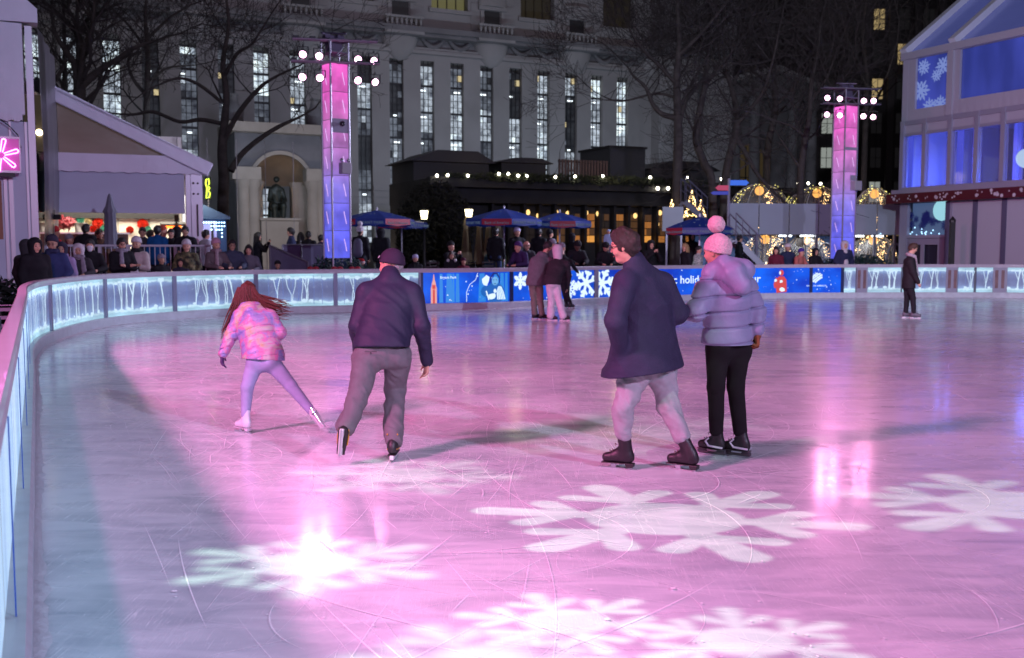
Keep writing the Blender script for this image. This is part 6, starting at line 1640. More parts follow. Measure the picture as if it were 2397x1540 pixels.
for (X, Y, D), l, rz in (((20,735,11.8),'green folding bistro chair outside the boards at the far left',.7),((3,790,9.6),'green folding bistro chair nearest the camera behind the boards',2.),((36,700,14.5),'green bistro chair beside the spectators at the left boards',.2)):
    p_ = pt(X, Y, D); chair(p_.x-.25, p_.y, .0, rz, l, m_cg if D < 14 else m_ch, 'bistro chairs outside the left boards')
def table(X, Y, D, label):
    p_ = pt(X, Y, D); t = thing('bistro_table', label, 'table', (p_.x-.5, p_.y, 0)); mb = MB(); mb.lathe([(.001,.70),(.33,.70),(.33,.73),(.001,.73)], (0,0,0), 20); part('table_top', mb, m_cg, t)
    for k in range(3): mb = MB(); a_ = k*2.1; mb.tube([(.05*math.cos(a_),.05*math.sin(a_),.7),(.26*math.cos(a_),.26*math.sin(a_),0)], .014, 6); part('leg', mb, m_cg, t)
table(8, 760, 11, 'green round bistro table outside the boards at the far left')

# rows of cafe tables and chairs behind the boards (dark)
for i, (X, D) in enumerate(((1010,31.5),(1030,32.5),(1120,33),(1140,33.6),(1195,34.5),(1400,37))):
    p_ = pt(X, 600, D); chair(p_.x, p_.y, TZ if D > 33.5 else .42, i*1.1, ('dark cafe chair behind the small child in the pale hat','dark cafe chair next to it, nearer the stone wall','dark cafe chair left of the woman with white earmuffs','dark cafe chair under the cream parasols','dark cafe chair below the middle blue umbrella','dark cafe chair below the amber windows')[i], m_dark, 'dark cafe chairs on the terrace')

# ================================================================ bare trees
m_bark = M('bark', (.060,.050,.045), .9, var=.35, vs=4, bump=.6, bs=9)
m_twig = M('twig', (.050,.042,.040), .9)
def grow(mb, p, d, r_, L_, lvl, rd, spread, minr):
    n = 4; pts = [p.copy()]; rad = [r_]
    for i in range(n):
        d = (d+Vector((rd.gauss(0,.16), rd.gauss(0,.10), rd.gauss(0,.13)+.05))).normalized()
        p = p+d*L_/n; pts.append(p.copy()); rad.append(r_*(1-.38*(i+1)/n))
        if lvl > 0 and i >= 1 and rd.random() < .75:
            s = d.cross(Vector((rd.gauss(0,1), rd.gauss(0,1), rd.gauss(0,1)))).normalized()
            nd = (d*.75+s*spread*rd.uniform(.6,1.1)); nd.y *= .6
            grow(mb, p.copy(), nd.normalized(), rad[-1]*.62, L_*rd.uniform(.5,.78), lvl-1, rd, spread, minr)
    mb.tube(pts, [max(q, minr) for q in rad], 5 if r_ > .06 else 3, cap=False)
    if lvl > 0:
        for sg in (-1, 1):
            s = d.cross(Vector((rd.gauss(0,.4), 1, rd.gauss(0,.4)))).normalized()*sg
            grow(mb, p.copy(), (d+s*spread*.7).normalized(), rad[-1]*.8, L_*rd.uniform(.6,.85), lvl-1, rd, spread, minr)
def tree(label, D, trunk, limbs, seed, w0, name='bare_tree', lvl=3, nside=6, minr=.008, crown=None):
    """trunk / limbs: lists of (X, Y, half width px) drawn in elevation at depth D, each limb wandering in depth"""
    rd = random.Random(seed); b0 = pt(trunk[0][0], trunk[0][1], D)
    t = thing(name, label, 'tree', (b0.x, b0.y, 0), 0, 'bare winter trees behind the rink'); O = Vector((b0.x, b0.y, 0))
    def path(L_, dep):
        out = []
        for i, (X, Y, w_) in enumerate(L_): q = pt(X, Y, D)-O; q.y += dep*i/len(L_); out.append((q, w_/F2*D))
        return out
    def smooth(P_):
        pts = [p_ for p_, _ in P_]; rr_ = [r_ for _, r_ in P_]; o = catmull(pts, 4) if len(pts) > 2 else pts; 
        rad = [rr_[min(int(i/4), len(rr_)-1)]+(rr_[min(int(i/4)+1, len(rr_)-1)]-rr_[min(int(i/4), len(rr_)-1)])*(i % 4)/4 for i in range(len(o))] if len(pts) > 2 else rr_
        return o, rad
    T_ = path(trunk, 0); T_[0] = (Vector((0,0,0)), T_[0][1]*1.3)
    o, rad = smooth(T_); mb = MB(); mb.tube(o, rad, 12, cap=False); part('trunk', mb, m_bark, t, smooth=True)
    tw = MB(); mb = MB()
    def sprout(o, rad, k, l):
        for q in range(k):
            i = rd.randint(len(o)//3, len(o)-1); d = (o[min(i+1,len(o)-1)]-o[max(i-1,0)]).normalized(); s = Vector((rd.choice((-1,1)), rd.gauss(0,.5), rd.uniform(-.2,1))).normalized()
            grow(tw, o[i].copy(), (d*.5+s).normalized(), max(rad[i]*.38, .018), l*rd.uniform(.6,1.1), lvl, rd, .9, minr)
        grow(tw, o[-1].copy(), (o[-1]-o[-2]).normalized(), max(rad[-1], .02), l, lvl, rd, .9, minr)
    sprout(o, rad, nside, 2.6)
    for j, L_ in enumerate(limbs):
        P_ = path(L_, rd.uniform(-2.2, 2.2)); o, rad = smooth(P_); mb = MB(); mb.tube(o, rad, 8, cap=False); part('limb', mb, m_bark, t, smooth=True); sprout(o, rad, max(3, nside-2), 2.1)
    part('crown', tw, m_twig, t); return t
tree('big bare tree with a thick forked trunk right of the gable tent', 44, [(520,560,13),(522,480,13),(524,420,12),(520,350,11),(526,280,9),(530,220,7),(522,150,6),(535,60,4),(530,0,3)],
     [[(540,400,9),(560,360,7),(600,320,6),(640,290,5),(685,265,3),(720,240,2)],[(524,330,7),(560,270,6),(610,215,5),(650,190,3),(710,165,2)],[(522,290,5),(470,280,5),(420,285,4),(360,262,4),(310,268,3),(262,265,2)],[(520,240,4),(470,200,4),(430,190,3),(390,210,2)],[(524,180,5),(560,130,4),(600,110,3),(640,60,2)]], 3, .5, lvl=3, nside=4)
tree('bare tree with twin upward limbs rising behind the left tent roof', 43, [(186,560,15),(186,420,15),(184,300,15),(186,210,14)],
     [[(186,215,11),(170,150,8),(140,110,6),(110,60,4),(100,0,3)],[(190,200,11),(225,165,8),(262,135,6),(300,105,5),(345,85,3)],[(186,190,6),(200,120,5),(225,60,4),(235,0,2)],[(120,200,5),(135,150,4),(110,130,3)]], 5, .5, lvl=3, nside=5)
tree('slim bare tree between the first two, crossing the lit window strips', 46, [(338,560,8),(338,420,8),(340,330,8),(344,230,7),(346,130,6),(340,40,4),(345,-20,3)],
     [[(340,220,5),(312,185,4),(300,140,3),(330,120,2)],[(346,200,4),(380,160,3),(420,150,2)],[(345,120,4),(300,60,3),(260,20,2)],[(345,90,4),(400,40,3),(450,10,2)]], 7, .5, lvl=3, nside=5)
tree('slim bare tree at the left edge of the facade above the tent peak', 45, [(135,560,8),(138,400,8),(142,300,8),(150,210,7),(152,150,5),(150,60,4)], [[(150,200,4),(120,160,3),(95,140,2)],[(150,120,4),(200,70,3),(240,30,2)]], 9, .5, lvl=3, nside=4)
tree('bare plane tree in front of the rusticated corner block', 43, [(1582,560,13),(1584,480,12),(1586,400,11),(1588,330,11),(1586,260,9),(1584,180,8),(1590,100,6),(1586,20,5),(1590,-40,4)],
     [[(1580,275,7),(1550,265,6),(1530,240,5),(1515,200,4),(1488,172,3),(1476,150,2)],[(1590,290,7),(1605,240,6),(1630,205,5),(1660,170,3),(1680,120,2)],[(1586,200,5),(1540,150,4),(1500,110,3),(1470,60,2)],[(1588,130,5),(1640,80,4),(1680,30,3)],[(1586,230,4),(1540,215,3),(1460,230,2),(1420,215,1.5)]], 11, .5, lvl=3, nside=8)
tree('leaning bare tree with a crooked trunk right of the plane tree', 44, [(1672,560,9),(1668,440,9),(1650,385,9),(1630,330,9),(1636,270,8),(1646,220,7),(1652,180,6),(1660,90,5),(1655,0,3)], [[(1650,200,4),(1690,150,3),(1720,110,2)],[(1655,120,4),(1620,70,3),(1600,20,2)],[(1658,100,4),(1700,50,3),(1730,10,2)]], 13, .5, lvl=3, nside=6)
tree('bare forked tree left of the pedimented porch', 44.5, [(1695,560,9),(1696,440,9),(1712,350,9),(1722,315,9),(1726,270,7),(1714,210,6),(1700,160,4),(1690,80,3)], [[(1722,320,7),(1740,360,6),(1756,400,5)],[(1724,290,6),(1750,260,5),(1775,220,4),(1790,160,3),(1800,90,2)],[(1715,200,4),(1740,150,3),(1745,90,2)]], 15, .5, lvl=3, nside=6)
tree('tall bare tree whose top fork spreads below the dark office block', 46, [(1790,560,8),(1795,420,8),(1800,330,8),(1815,260,7),(1812,180,6),(1808,100,6),(1806,70,5)], [[(1808,95,6),(1785,50,4),(1760,20,3),(1740,-20,2)],[(1808,90,6),(1840,60,4),(1870,35,3),(1905,0,2)],[(1806,75,4),(1812,30,3),(1808,-20,2)],[(1812,250,4),(1850,210,3),(1880,160,2)],[(1805,200,3),(1770,170,3),(1740,150,2)]], 17, .5, lvl=3, nside=6)
tree('bare tree just left of the right glowing tower', 43.5, [(1876,560,8),(1874,430,8),(1880,360,8),(1888,310,7),(1896,260,6),(1900,190,5),(1915,120,4),(1920,60,3)], [[(1884,320,4),(1850,295,3),(1815,285,2)],[(1878,400,4),(1850,360,3),(1822,318,2)],[(1898,240,4),(1940,180,3),(1970,110,2)]], 19, .5, lvl=3, nside=6)
tree('distant bare tree standing before the office block left of the pavilion', 52, [(2020,560,7),(2022,420,7),(2026,300,6),(2030,180,5),(2020,80,4),(2030,0,3)], [[(2026,280,4),(2060,200,3),(2080,110,2)],[(2028,200,4),(1990,130,3),(1960,60,2)]], 23, .5, lvl=3, nside=6)
# ================================================================ people
def skin_mat(n, c): return M('skin_'+n, c, .5, spec=.4)
SK = {'light': skin_mat('light', (.60,.32,.23)), 'tan': skin_mat('tan', (.46,.27,.18)), 'dark': skin_mat('dark', (.13,.07,.05))}
def cloth(n, c, bs=120, bump=.25, rough=.8, var=.12, vs=14, sheen=.1): return M('cloth_'+n, c, rough, bump=bump, bs=bs, var=var, vs=vs, sheen=0., spec=.22)
m_eye = M('eye_dark', (.01,.01,.01), .2); m_lip = M('lip', (.25,.07,.06), .5); m_glass_fr = M('spectacle_frame', (.02,.02,.02), .3)
HAIR = {'umber': M('hair_umber', (.032,.017,.014), .5, bump=.6, bs=90, stretch=(3,3,.5)), 'black': M('hair_black', (.012,.010,.010), .5, bump=.6, bs=90, stretch=(3,3,.5)), 'brown': M('hair_brown', (.06,.03,.018), .5, bump=.6, bs=90, stretch=(3,3,.5)), 'grey': M('hair_grey', (.25,.25,.25), .6, bump=.6, bs=90),
        'blonde': M('hair_blonde', (.35,.22,.10), .5, bump=.6, bs=90, stretch=(3,3,.5)), 'red': M('hair_red', (.085,.020,.012), .45, bump=.7, bs=80, stretch=(3,3,.5))}
def hand(sd, W, d, n, b_, s=1., glove=0., curl=.5, simple=False):
    d, n, b_ = d.normalized(), n.normalized(), b_.normalized(); g = 1+glove
    sd.cone(W, W+d*.03*s, .027*s*g, .029*s*g, (n, .7), .015)
    sd.cone(W+d*.035*s, W+d*.082*s, .033*s*g, .037*s*g, (n, .45), .012)
    if simple: sd.cone(W+d*.08*s, W+(d*.13+n*.03)*s, .030*s*g, .022*s*g, (n, .5), .012); return
    for i, L_ in enumerate((.070, .080, .074, .058)):
        o = W+(d*.088+b_*(.029-.0195*i))*s; c1 = curl*(.8+.15*i); a = o+(d*math.cos(c1*.6)+n*math.sin(c1*.6)).normalized()*L_*.5*s; d2 = (d*math.cos(c1*1.6)+n*math.sin(c1*1.6)).normalized(); e = a+d2*L_*.5*s
        sd.cone(o, a, .0092*s*g, .0086*s*g, None, .006); sd.cone(a, e, .0086*s*g, .0072*s*g, None, .005)
    o = W+(d*.030+b_*.026)*s; a = o+(d*.6+b_*.75+n*.25).normalized()*.036*s; e = a+(d*.9+b_*.25+n*.35).normalized()*.030*s
    sd.cone(o, a, .0125*s*g, .0105*s*g, None, .010); sd.cone(a, e, .0100*s*g, .0082*s*g, None, .006)
def clip_at(sd, p, n): sd.cut(p, n)
def person_meshes(t, J, sp):
    s = sp.get('s', 1.); res = sp.get('res', .019); g = lambda k, d=None: sp.get(k, d)
    f = g('hf', Vector((0,-1,0))).normalized(); up = g('hu', Vector((0,0,1))).normalized(); sd_ = f.cross(up).normalized(); up = sd_.cross(f).normalized()
    H = J['head']; nk = J['neck']; bside = (J['shR']-J['shL']).normalized(); bup = (nk-J['pelvis']).normalized(); bf = bup.cross(bside).normalized()*-1
    if bf.dot(g('bf', f)) < 0: bf = -bf
    cr = H-f*.012*s+up*.032*s
    # ---------- body
    b = SDF(.03*s)
    b.cone(cr, cr, .097*s, .097*s, (sd_, .88)); b.cone(H+f*.022*s-up*.02*s, H+f*.04*s-up*.085*s, .068*s, .036*s, (sd_, .95))
    b.cone(H+f*.088*s+up*.008*s, H+f*.099*s-up*.024*s, .009*s, .0125*s, None, .012*s)
    b.cone(H+f*.078*s+up*.030*s-sd_*.03*s, H+f*.078*s+up*.030*s+sd_*.03*s, .016*s, .016*s, None, .02*s)
    for q in (-1, 1):
        b.cone(H+sd_*q*.086*s+up*.018*s-f*.012*s, H+sd_*q*.084*s-up*.022*s-f*.004*s, .020*s, .012*s, (sd_, .45), .008*s)
        b.cone(H+f*.055*s-up*.03*s+sd_*q*.035*s, H+f*.055*s-up*.03*s+sd_*q*.035*s, .03*s, .03*s, None, .02*s)
    b.cone(H-up*.06*s-f*.015*s, nk+Vector((0,0,-.03*s)), .056*s, .06*s)
    ch = J['chest']
    b.cone(nk-Vector((0,0,.05*s)), ch, .09*s, .13*s, (bf, .7)).cone(ch, J['pelvis'], .135*s, .13*s, (bf, .7)).cone(J['shL'], J['shR'], .05*s, .05*s)
    for a in 'LR':
        b.cone(J['sh'+a], J['el'+a], .045*s, .036*s).cone(J['el'+a], J['wr'+a], .036*s, .025*s, None, .02)
        b.cone(J['hip'+a], J['kn'+a], .058*s, .040*s).cone(J['kn'+a], J['an'+a], .038*s, .030*s, None, .02)
        b.cone(J['an'+a], J['an'+a]-Vector((0,0,.025*s)), .030*s, .025*s, None, .02)
        d = (J['wr'+a]-J['el'+a]).normalized(); hd = g('hand'+a)
        if hd is None: n_ = Vector((0,0,0))+(bside if a == 'L' else -bside); d2 = d; b2 = d.cross(n_)
        else: d2, n_, b2 = hd
        if not g('gloved'+a): hand(b, J['wr'+a], d2, n_, b2, s, 0, g('curl', .5), simple=res > .012)
    b.k = .03
    sdf_obj('body', b, SK[g('skin', 'light')], t, min(res, .016)*1. if res > .012 else res)
    if g('face', True):
        mb = MB()
        for q in (-1, 1): mb.sph(H+f*.083*s+up*.004*s+sd_*q*.031*s, .0125*s, 6)
        part('eyes', mb, m_eye, t, smooth=True); mb = MB(); mb.tube([H+f*.080*s-up*.064*s-sd_*.018*s, H+f*.090*s-up*.066*s, H+f*.080*s-up*.064*s+sd_*.018*s], .0045*s, 5); part('lips', mb, m_lip, t)
        mb = MB()
        for q in (-1, 1): mb.tube([H+f*.094*s+up*.032*s+sd_*q*.012*s, H+f*.090*s+up*.036*s+sd_*q*.035*s, H+f*.074*s+up*.028*s+sd_*q*.055*s], .004*s, 4)
        part('eyebrows', mb, HAIR[g('hair', 'black') if g('hair') in HAIR else 'black'], t)
    if g('glasses'):
        mb = MB()
        for q in (-1, 1):
            c = H+f*.104*s+up*.003*s+sd_*q*.034*s; mb.tube([c+(sd_*math.cos(a)*.027+up*math.sin(a)*.022)*s for a in [k*math.pi/5 for k in range(11)]], .0032*s, 4)
            mb.tube([H+f*.10*s+up*.008*s+sd_*q*.061*s, H-f*.0*s+up*.012*s+sd_*q*.09*s], .003*s, 4)
        mb.tube([H+f*.112*s+up*.008*s-sd_*.01*s, H+f*.112*s+up*.008*s+sd_*.01*s], .003*s, 4); part('glasses', mb, m_glass_fr, t)
    if g('mask'):
        m_ = SDF(.02); m_.cone(H+f*.055*s-up*.035*s, H+f*.058*s-up*.075*s, .062*s, .046*s, (sd_, 1.0)); m_.cut(H+f*.02*s, -f); sdf_obj('face_mask', m_, M('mask_white', (.6,.62,.68), .7), t, res*.6)
    # ---------- coat
    c = SDF(g('ck', .045)*s); pf = g('puff', 0.); cm = g('coat'); hem = g('hem')
    tr = g('tr', .158)+pf; tq = g('tsq', .72)
    if cm is not None:
        wa = J['pelvis']+(ch-J['pelvis'])*.35
        c.cone(ch, wa, (tr+.018)*s, (tr-.004+g('waist', 0))*s, (bf, tq)); c.cone(wa, J['pelvis'], (tr-.004+g('waist', 0))*s, (tr+.015)*s, (bf, tq))
        ar = SDF(.03*s); c.after = ar; c.ak = .035*s
        c.cone(J['shL']-bup*.03*s, J['shR']-bup*.03*s, (.06+pf*.6)*s, (.06+pf*.6)*s, None, .05*s); c.cone(nk-bup*.055*s, ch, (.085+pf*.3)*s, tr*s, (bf, .8))
        hp = g('hempt', J['pelvis']+Vector((0,0,-.05)))
        c.cone(J['pelvis'], hp, (tr+.015)*s, (tr+g('flare', .02))*s, (bf, tq))
        if g('flare', 0) > .1: c.cone(ch-bup*.02, hp, (tr+.0)*s, (tr+g('flare'))*s, (bf, tq))
        for a in 'LR':
            k_ = g('slv', 1.)
            c.cone(nk-bup*.012*s, J['sh'+a]-bup*.0*s, .068*s, (.055+pf*.6)*s, None, .05*s)
            ar.cone(J['sh'+a], J['el'+a], (.062+pf*.75)*s*k_, (.056+pf*.75)*s*k_, None, .03*s).cone(J['el'+a], J['wr'+a], (.056+pf*.75)*s*k_, (.042+pf*.5)*s*k_, None, .02*s)
        c.cone(nk-bup*.04*s, nk+(H-nk).normalized()*g('collar', .03)*s, .084*s, (.068+g('colw', 0))*s, None, .03*s)
        if g('hood') == 'down':
            c.cone(nk-f*.06*s-bup*.0*s-sd_*.06*s, nk-f*.06*s+sd_*.06*s, .07*s, .07*s, None, .03*s); c.cone(nk-f*.09*s-bup*.02*s, nk-f*.13*s-bup*.13*s, .085*s, .075*s, None, .03*s); c.cone(nk+sd_*.08*s+up*.01*s, nk-sd_*.08*s+up*.01*s, .055*s, .055*s, None, .03*s)
        if g('hood') == 'up':
            c.cone(cr-f*.01*s+up*.005*s, nk-bup*.01*s, .130*s, .11*s, None, .03*s); c.cone(H+f*.125*s-up*.005*s, H+f*.11*s-up*.05*s, .082*s, .07*s, None, .02*s, neg=True)
        if hem is not None: c.cut(hem[0], hem[1])
        q0, q1 = g('quilt', (0, .1)); w = wrinkle(g('wr', .004), g('wf', 24.), g('seed', 1.))
        if q0:
            o0 = arr(J['pelvis']); ax = arr(bup)
            def disp(P, w=w, q0=q0, q1=q1):
                h = ((P-o0) @ ax)/q1; h = h+.06*np.sin(P[..., 0]*9); fr = np.abs(h-np.round(h)); return w(P)*.6+q0*np.exp(-(fr/.065)**2)-q0*.2
            c.disp = disp
        else: c.disp = w
        ar.disp = c.disp
        co = sdf_obj(g('coatname', 'coat'), c, cm, t, res if res > .012 else res)
    # ---------- trousers
    tm = g('trousers')
    if tm is not None:
        l = SDF(.035*s); tw = g('tw', 1.)
        l.cone(J['pelvis']+bup*.06*s, J['pelvis']-bup*.03*s, .13*s, .135*s*min(tw, 1.12), (bf, .74))
        for a in 'LR':
            an = J['an'+a]+(J['kn'+a]-J['an'+a]).normalized()*g('cuffup', .03)*s
            l.cone(J['hip'+a], J['kn'+a], .088*s*tw, .062*s*tw, None, .05*s).cone(J['kn'+a], an, .062*s*tw, g('cuff', .052)*s*tw, None, .02*s)
        bt = [J['hip'+a]-bf*.055*s+bup*.0*s for a in 'LR']
        for q in bt: l.cone(q, q-bup*.02, .078*s, .078*s, None, .05*s)
        l.disp = wrinkle(g('twr', .005), g('twf', 30.), g('seed', 1.)+2, .8)
        sdf_obj('trousers', l, tm, t, res)
    # ---------- head wear / hair
    hat = g('hat'); hm = g('hatmat')
    def rel(a, b_, c_): return H+(f*a+up*b_+sd_*c_)*s
    if hat in ('beanie', 'pompom'):
        h_ = SDF(.02*s); h_.cone(cr+up*.0*s, cr+up*.012*s, .112*s, .112*s, (sd_, .93)); h_.cone(cr+up*.05*s-f*.01*s, cr+up*g('hattall', .06)*s-f*.015*s, .09*s, .07*s)
        cb = rel(-.012, .035+g('brim', 0), 0); tilt = (up*1.+f*-.28).normalized()
        h_.cone(cb+tilt*.012*s, cb+tilt*.04*s, .117*s, .117*s, (sd_, .94), .008*s); h_.cut(cb, -tilt)
        ax = arr(sd_); ay = arr(f); ce = arr(cr)
        h_.disp = lambda P: .0016*np.sin(np.arctan2((P-ce) @ ax, (P-ce) @ ay)*34)
        ho = sdf_obj('knitted_hat', h_, hm, t, min(res, .012))
        if hat == 'pompom':
            p_ = SDF(.02); pc = cr+up*(.06+g('hattall', .06)+.085)*s+f*.0*s; p_.ball(pc, .074*s); p_.disp = wrinkle(.004, 90); sdf_obj('pompom', p_, g('pommat', hm), ho, min(res, .01))
    elif hat == 'cap':
        h_ = SDF(.015*s); h_.cone(cr, cr+up*.012*s, .116*s, .112*s, (sd_, .94)); cb = rel(0, .022, 0); tilt = (up+f*-.12).normalized(); h_.cut(cb, -tilt)
        ho = sdf_obj('cap', h_, hm, t, min(res, .01)); v_ = SDF(.01); v_.cone(rel(.075, .05, -.03), rel(.075, .05, .03), .05*s, .05*s, (up, .14)); v_.cone(rel(.10, .048, 0), rel(.155, .036, 0), .062*s, .045*s, (up, .13)); sdf_obj('peak', v_, hm, ho, min(res, .008))
        g('caphook') and g('caphook')(ho, rel, s)
    elif hat == 'hood':
        h_ = SDF(.02*s); h_.cone(cr-f*.005*s+up*.01*s, nk, .126*s, .10*s, None, .03*s); h_.cone(H+f*.13*s-up*.0*s, H+f*.11*s-up*.06*s, .085*s, .07*s, None, .02*s, neg=True); h_.disp = wrinkle(.003, 30); sdf_obj('hood', h_, hm, t, min(res, .015))
    elif hat == 'santa':
        h_ = SDF(.02*s); h_.cone(cr, cr+up*.02*s, .11*s, .10*s); h_.cone(cr+up*.08*s, cr+up*.12*s+sd_*.12*s, .06*s, .025*s); h_.cut(rel(0, .03, 0), -up); ho = sdf_obj('santa_hat', h_, hm, t, min(res, .014))
        m_ = SDF(.01); m_.cone(rel(-.01,.035,0), rel(-.01,.045,0), .115*s, .115*s, None); m_.cut(rel(0,.02,0), -up).cut(rel(0,.06,0), up); m_.ball(cr+up*.1*s+sd_*.14*s, .03*s); sdf_obj('fur_trim', m_, M('fur_white', (.6,.6,.6), .9), ho, .014)
    hs = g('hairstyle', 'short' if hat is None else 'tuft')
    if hs:
        h_ = SDF(.02*s)
        if hat is None:
            h_.cone(cr+up*.004*s-f*.004*s, cr+up*.018*s+f*.01*s, .106*s, .098*s, (sd_, .93)); h_.cone(cr+up*.055*s+f*.02*s, cr+up*.06*s+f*.05*s, .062*s, .050*s, None, .03*s); h_.cone(H-f*.05*s-up*.02*s, H-f*.045*s-up*.05*s, .07*s, .05*s)
            h_.cone(rel(.11,-.045,0), rel(.10,-.10,0), .095*s, .10*s, None, .02*s, neg=True)
            for q in (-1, 1): h_.cone(rel(.03,-.06,q*.10), rel(.0,-.04,q*.105), .03*s, .03*s, None, .01*s, neg=True)
        else: h_.cone(H-f*.05*s-up*.01*s, H-f*.05*s-up*.055*s, .066*s, .045*s)
        if hs in ('long', 'bob'):
            for q in (-1, 1): h_.cone(rel(-.01,.0,q*.085), nk+(sd_*q*.085-f*.02-Vector((0,0,.02 if hs == 'bob' else .14)))*s, .042*s, .035*s, None, .03*s)
            h_.cone(H-f*.06*s, nk-f*.08*s-Vector((0,0,.16 if hs == 'long' else .0))*s, .08*s, .07*s, None, .03*s)
        h_.disp = wrinkle(.009, 95, 1., .6); sdf_obj('hair', h_, HAIR[g('hair', 'black')], t, min(res, .013))
    if g('scarf') is not None:
        h_ = SDF(.02*s); n0 = nk+(H-nk)*.25
        for k in range(8):
            a0, a1 = k*math.pi/4, (k+1)*math.pi/4; h_.cone(n0+(sd_*math.cos(a0)*.085+f*math.sin(a0)*.09)*s, n0+(sd_*math.cos(a1)*.085+f*math.sin(a1)*.09)*s, .042*s, .042*s, None, .02*s)
        e = n0+f*.11*s+sd_*g('scarfside', .05)*s; h_.cone(e, ch+f*(tr+.06)*tq*s*1.1+sd_*g('scarfside', .05)*1.5*s-Vector((0,0,.12))*s, .04*s, .055*s, (bf, .5), .02*s); h_.disp = wrinkle(.005, 45); sdf_obj('scarf', h_, g('scarf'), t, min(res, .016))
    return cr
def skate(t, an, toe, upv, style, s=1., shin=None):
    toe = toe.normalized(); upv = (upv-toe*upv.dot(toe)).normalized(); sd_ = upv.cross(toe)
    X = Matrix(((toe.x, sd_.x, upv.x, an.x),(toe.y, sd_.y, upv.y, an.y),(toe.z, sd_.z, upv.z, an.z),(0,0,0,1)))
    bm, hm_, blm, acc = style['boot'], style['holder'], M('blade_steel', (.55,.56,.6), .2, metal=.95), style.get('acc')
    sh = Vector((-.012,0,.135*s)) if shin is None else (X.to_3x3().inverted() @ shin.normalized())*.135*s
    b = SDF(.025); b.cone(sh,(-.018,0,.0),.050*s,.046*s,((0,1,0),.9)); b.ball((-.036*s,0,-.036*s),.042*s,((0,1,0),.85)); b.cone((-.01,0,-.03*s),(.128*s,0,-.046*s),.046*s,.036*s,((0,1,0),.92)); b.cone((.0,0,.01),(.06*s,0,-.02),.045*s,.036*s,((0,1,0),.8))
    b.cut((0,0,-.076*s),(0,0,-1)); b.cut(sh*1.1, sh); b.disp = wrinkle(.0012, 60)
    o = sdf_obj('skate_boot', b, bm, t, .008, X)
    def put(mb, name, mat, par, **k):
        mb.v = [tuple(X @ Vector(v)) for v in mb.v]; return part(name, mb, mat, par, **k)
    mb = MB()
    if style['kind'] == 'figure':
        mb.prism([(-.075*s,-.077*s),(-.07*s,-.108*s),(-.02*s,-.108*s),(-.012*s,-.077*s)], -.030*s, .030*s); mb.prism([(-.02*s,-.077*s),(-.0*s,-.084*s),(.165*s,-.084*s),(.165*s,-.077*s)], -.032*s, .032*s); put(mb, 'sole', style.get('sole', bm), o, bevel=.004)
        mb = MB(); mb.prism([(-.10*s,-.128*s),(-.095*s,-.118*s),(.185*s,-.114*s),(.195*s,-.120*s),(.185*s,-.132*s),(.10*s,-.136*s),(-.09*s,-.134*s)], -.002, .002)
        for a, b_ in ((-.055,-.035),(.06,.10)): mb.prism([(a*s,-.108*s if a < 0 else -.084*s),(a*s,-.12*s),(b_*s,-.12*s),(b_*s,-.108*s if a < 0 else -.084*s)], -.0021, .0021)
        put(mb, 'blade', blm, o)
    else:
        mb = MB(); mb.prism([(-.075*s,-.077*s),(-.085*s,-.10*s),(-.08*s,-.118*s),(.15*s,-.118*s),(.165*s,-.10*s),(.15*s,-.077*s),(.10*s,-.077*s),(.085*s,-.10*s),(.0,-.10*s),(-.015*s,-.077*s)], -.016*s, .016*s); put(mb, 'blade_holder', hm_, o, bevel=.004)
        mb = MB(); mb.prism([(-.09*s,-.116*s),(.16*s,-.116*s),(.175*s,-.108*s),(.165*s,-.128*s),(.13*s,-.136*s),(-.08*s,-.136*s),(-.10*s,-.128*s)], -.002, .002); put(mb, 'blade', blm, o)
        mb = MB(); mb.bb(-.078*s,.162*s,-.034*s,.034*s,-.080*s,-.073*s); put(mb, 'sole', bm if style['kind'] == 'hockey' else hm_, o, bevel=.003)
    if acc is not None:
        mb = MB()
        for q in (-1, 1): 
            if style['kind'] == 'soft': mb.tube([(-.07*s,q*.040*s,-.055*s),(-.02*s,q*.048*s,-.050*s),(.05*s,q*.047*s,-.045*s),(.08*s,q*.043*s,-.01*s),(.05*s,q*.045*s,.02*s)], .009*s, 6)
            else: mb.tube([(-.05*s,q*.038*s,-.03*s),(.02*s,q*.045*s,-.035*s),(.09*s,q*.040*s,-.040*s)], .006*s, 5); mb.tube([(-.03*s,q*.042*s,.09*s),(.02*s,q*.045*s,.06*s)], .006*s, 5)
        put(mb, 'boot_trim', acc, o)
    mb = MB()
    for i in range(6):
        x, z = .105-.022*i, -.012+.0*i; x = (.10-.020*i)*s; z = (-.006+.026*i)*s if i > 1 else (-.004+.008*i)*s; x = max(x, .036*s) if i > 2 else x; mb.tube([(x,-.022*s,z),(x+.008*s,0,z+.014*s),(x,.022*s,z)], .003, 4)
    put(mb, 'laces', style.get('lace', m_dark), o); return o
def rootat(name, label, base, group=None): return thing(name, label, 'person', (base.x, base.y, 0), 0, group)
def joints(O, **k): return {n: (v-O) for n, v in k.items()}

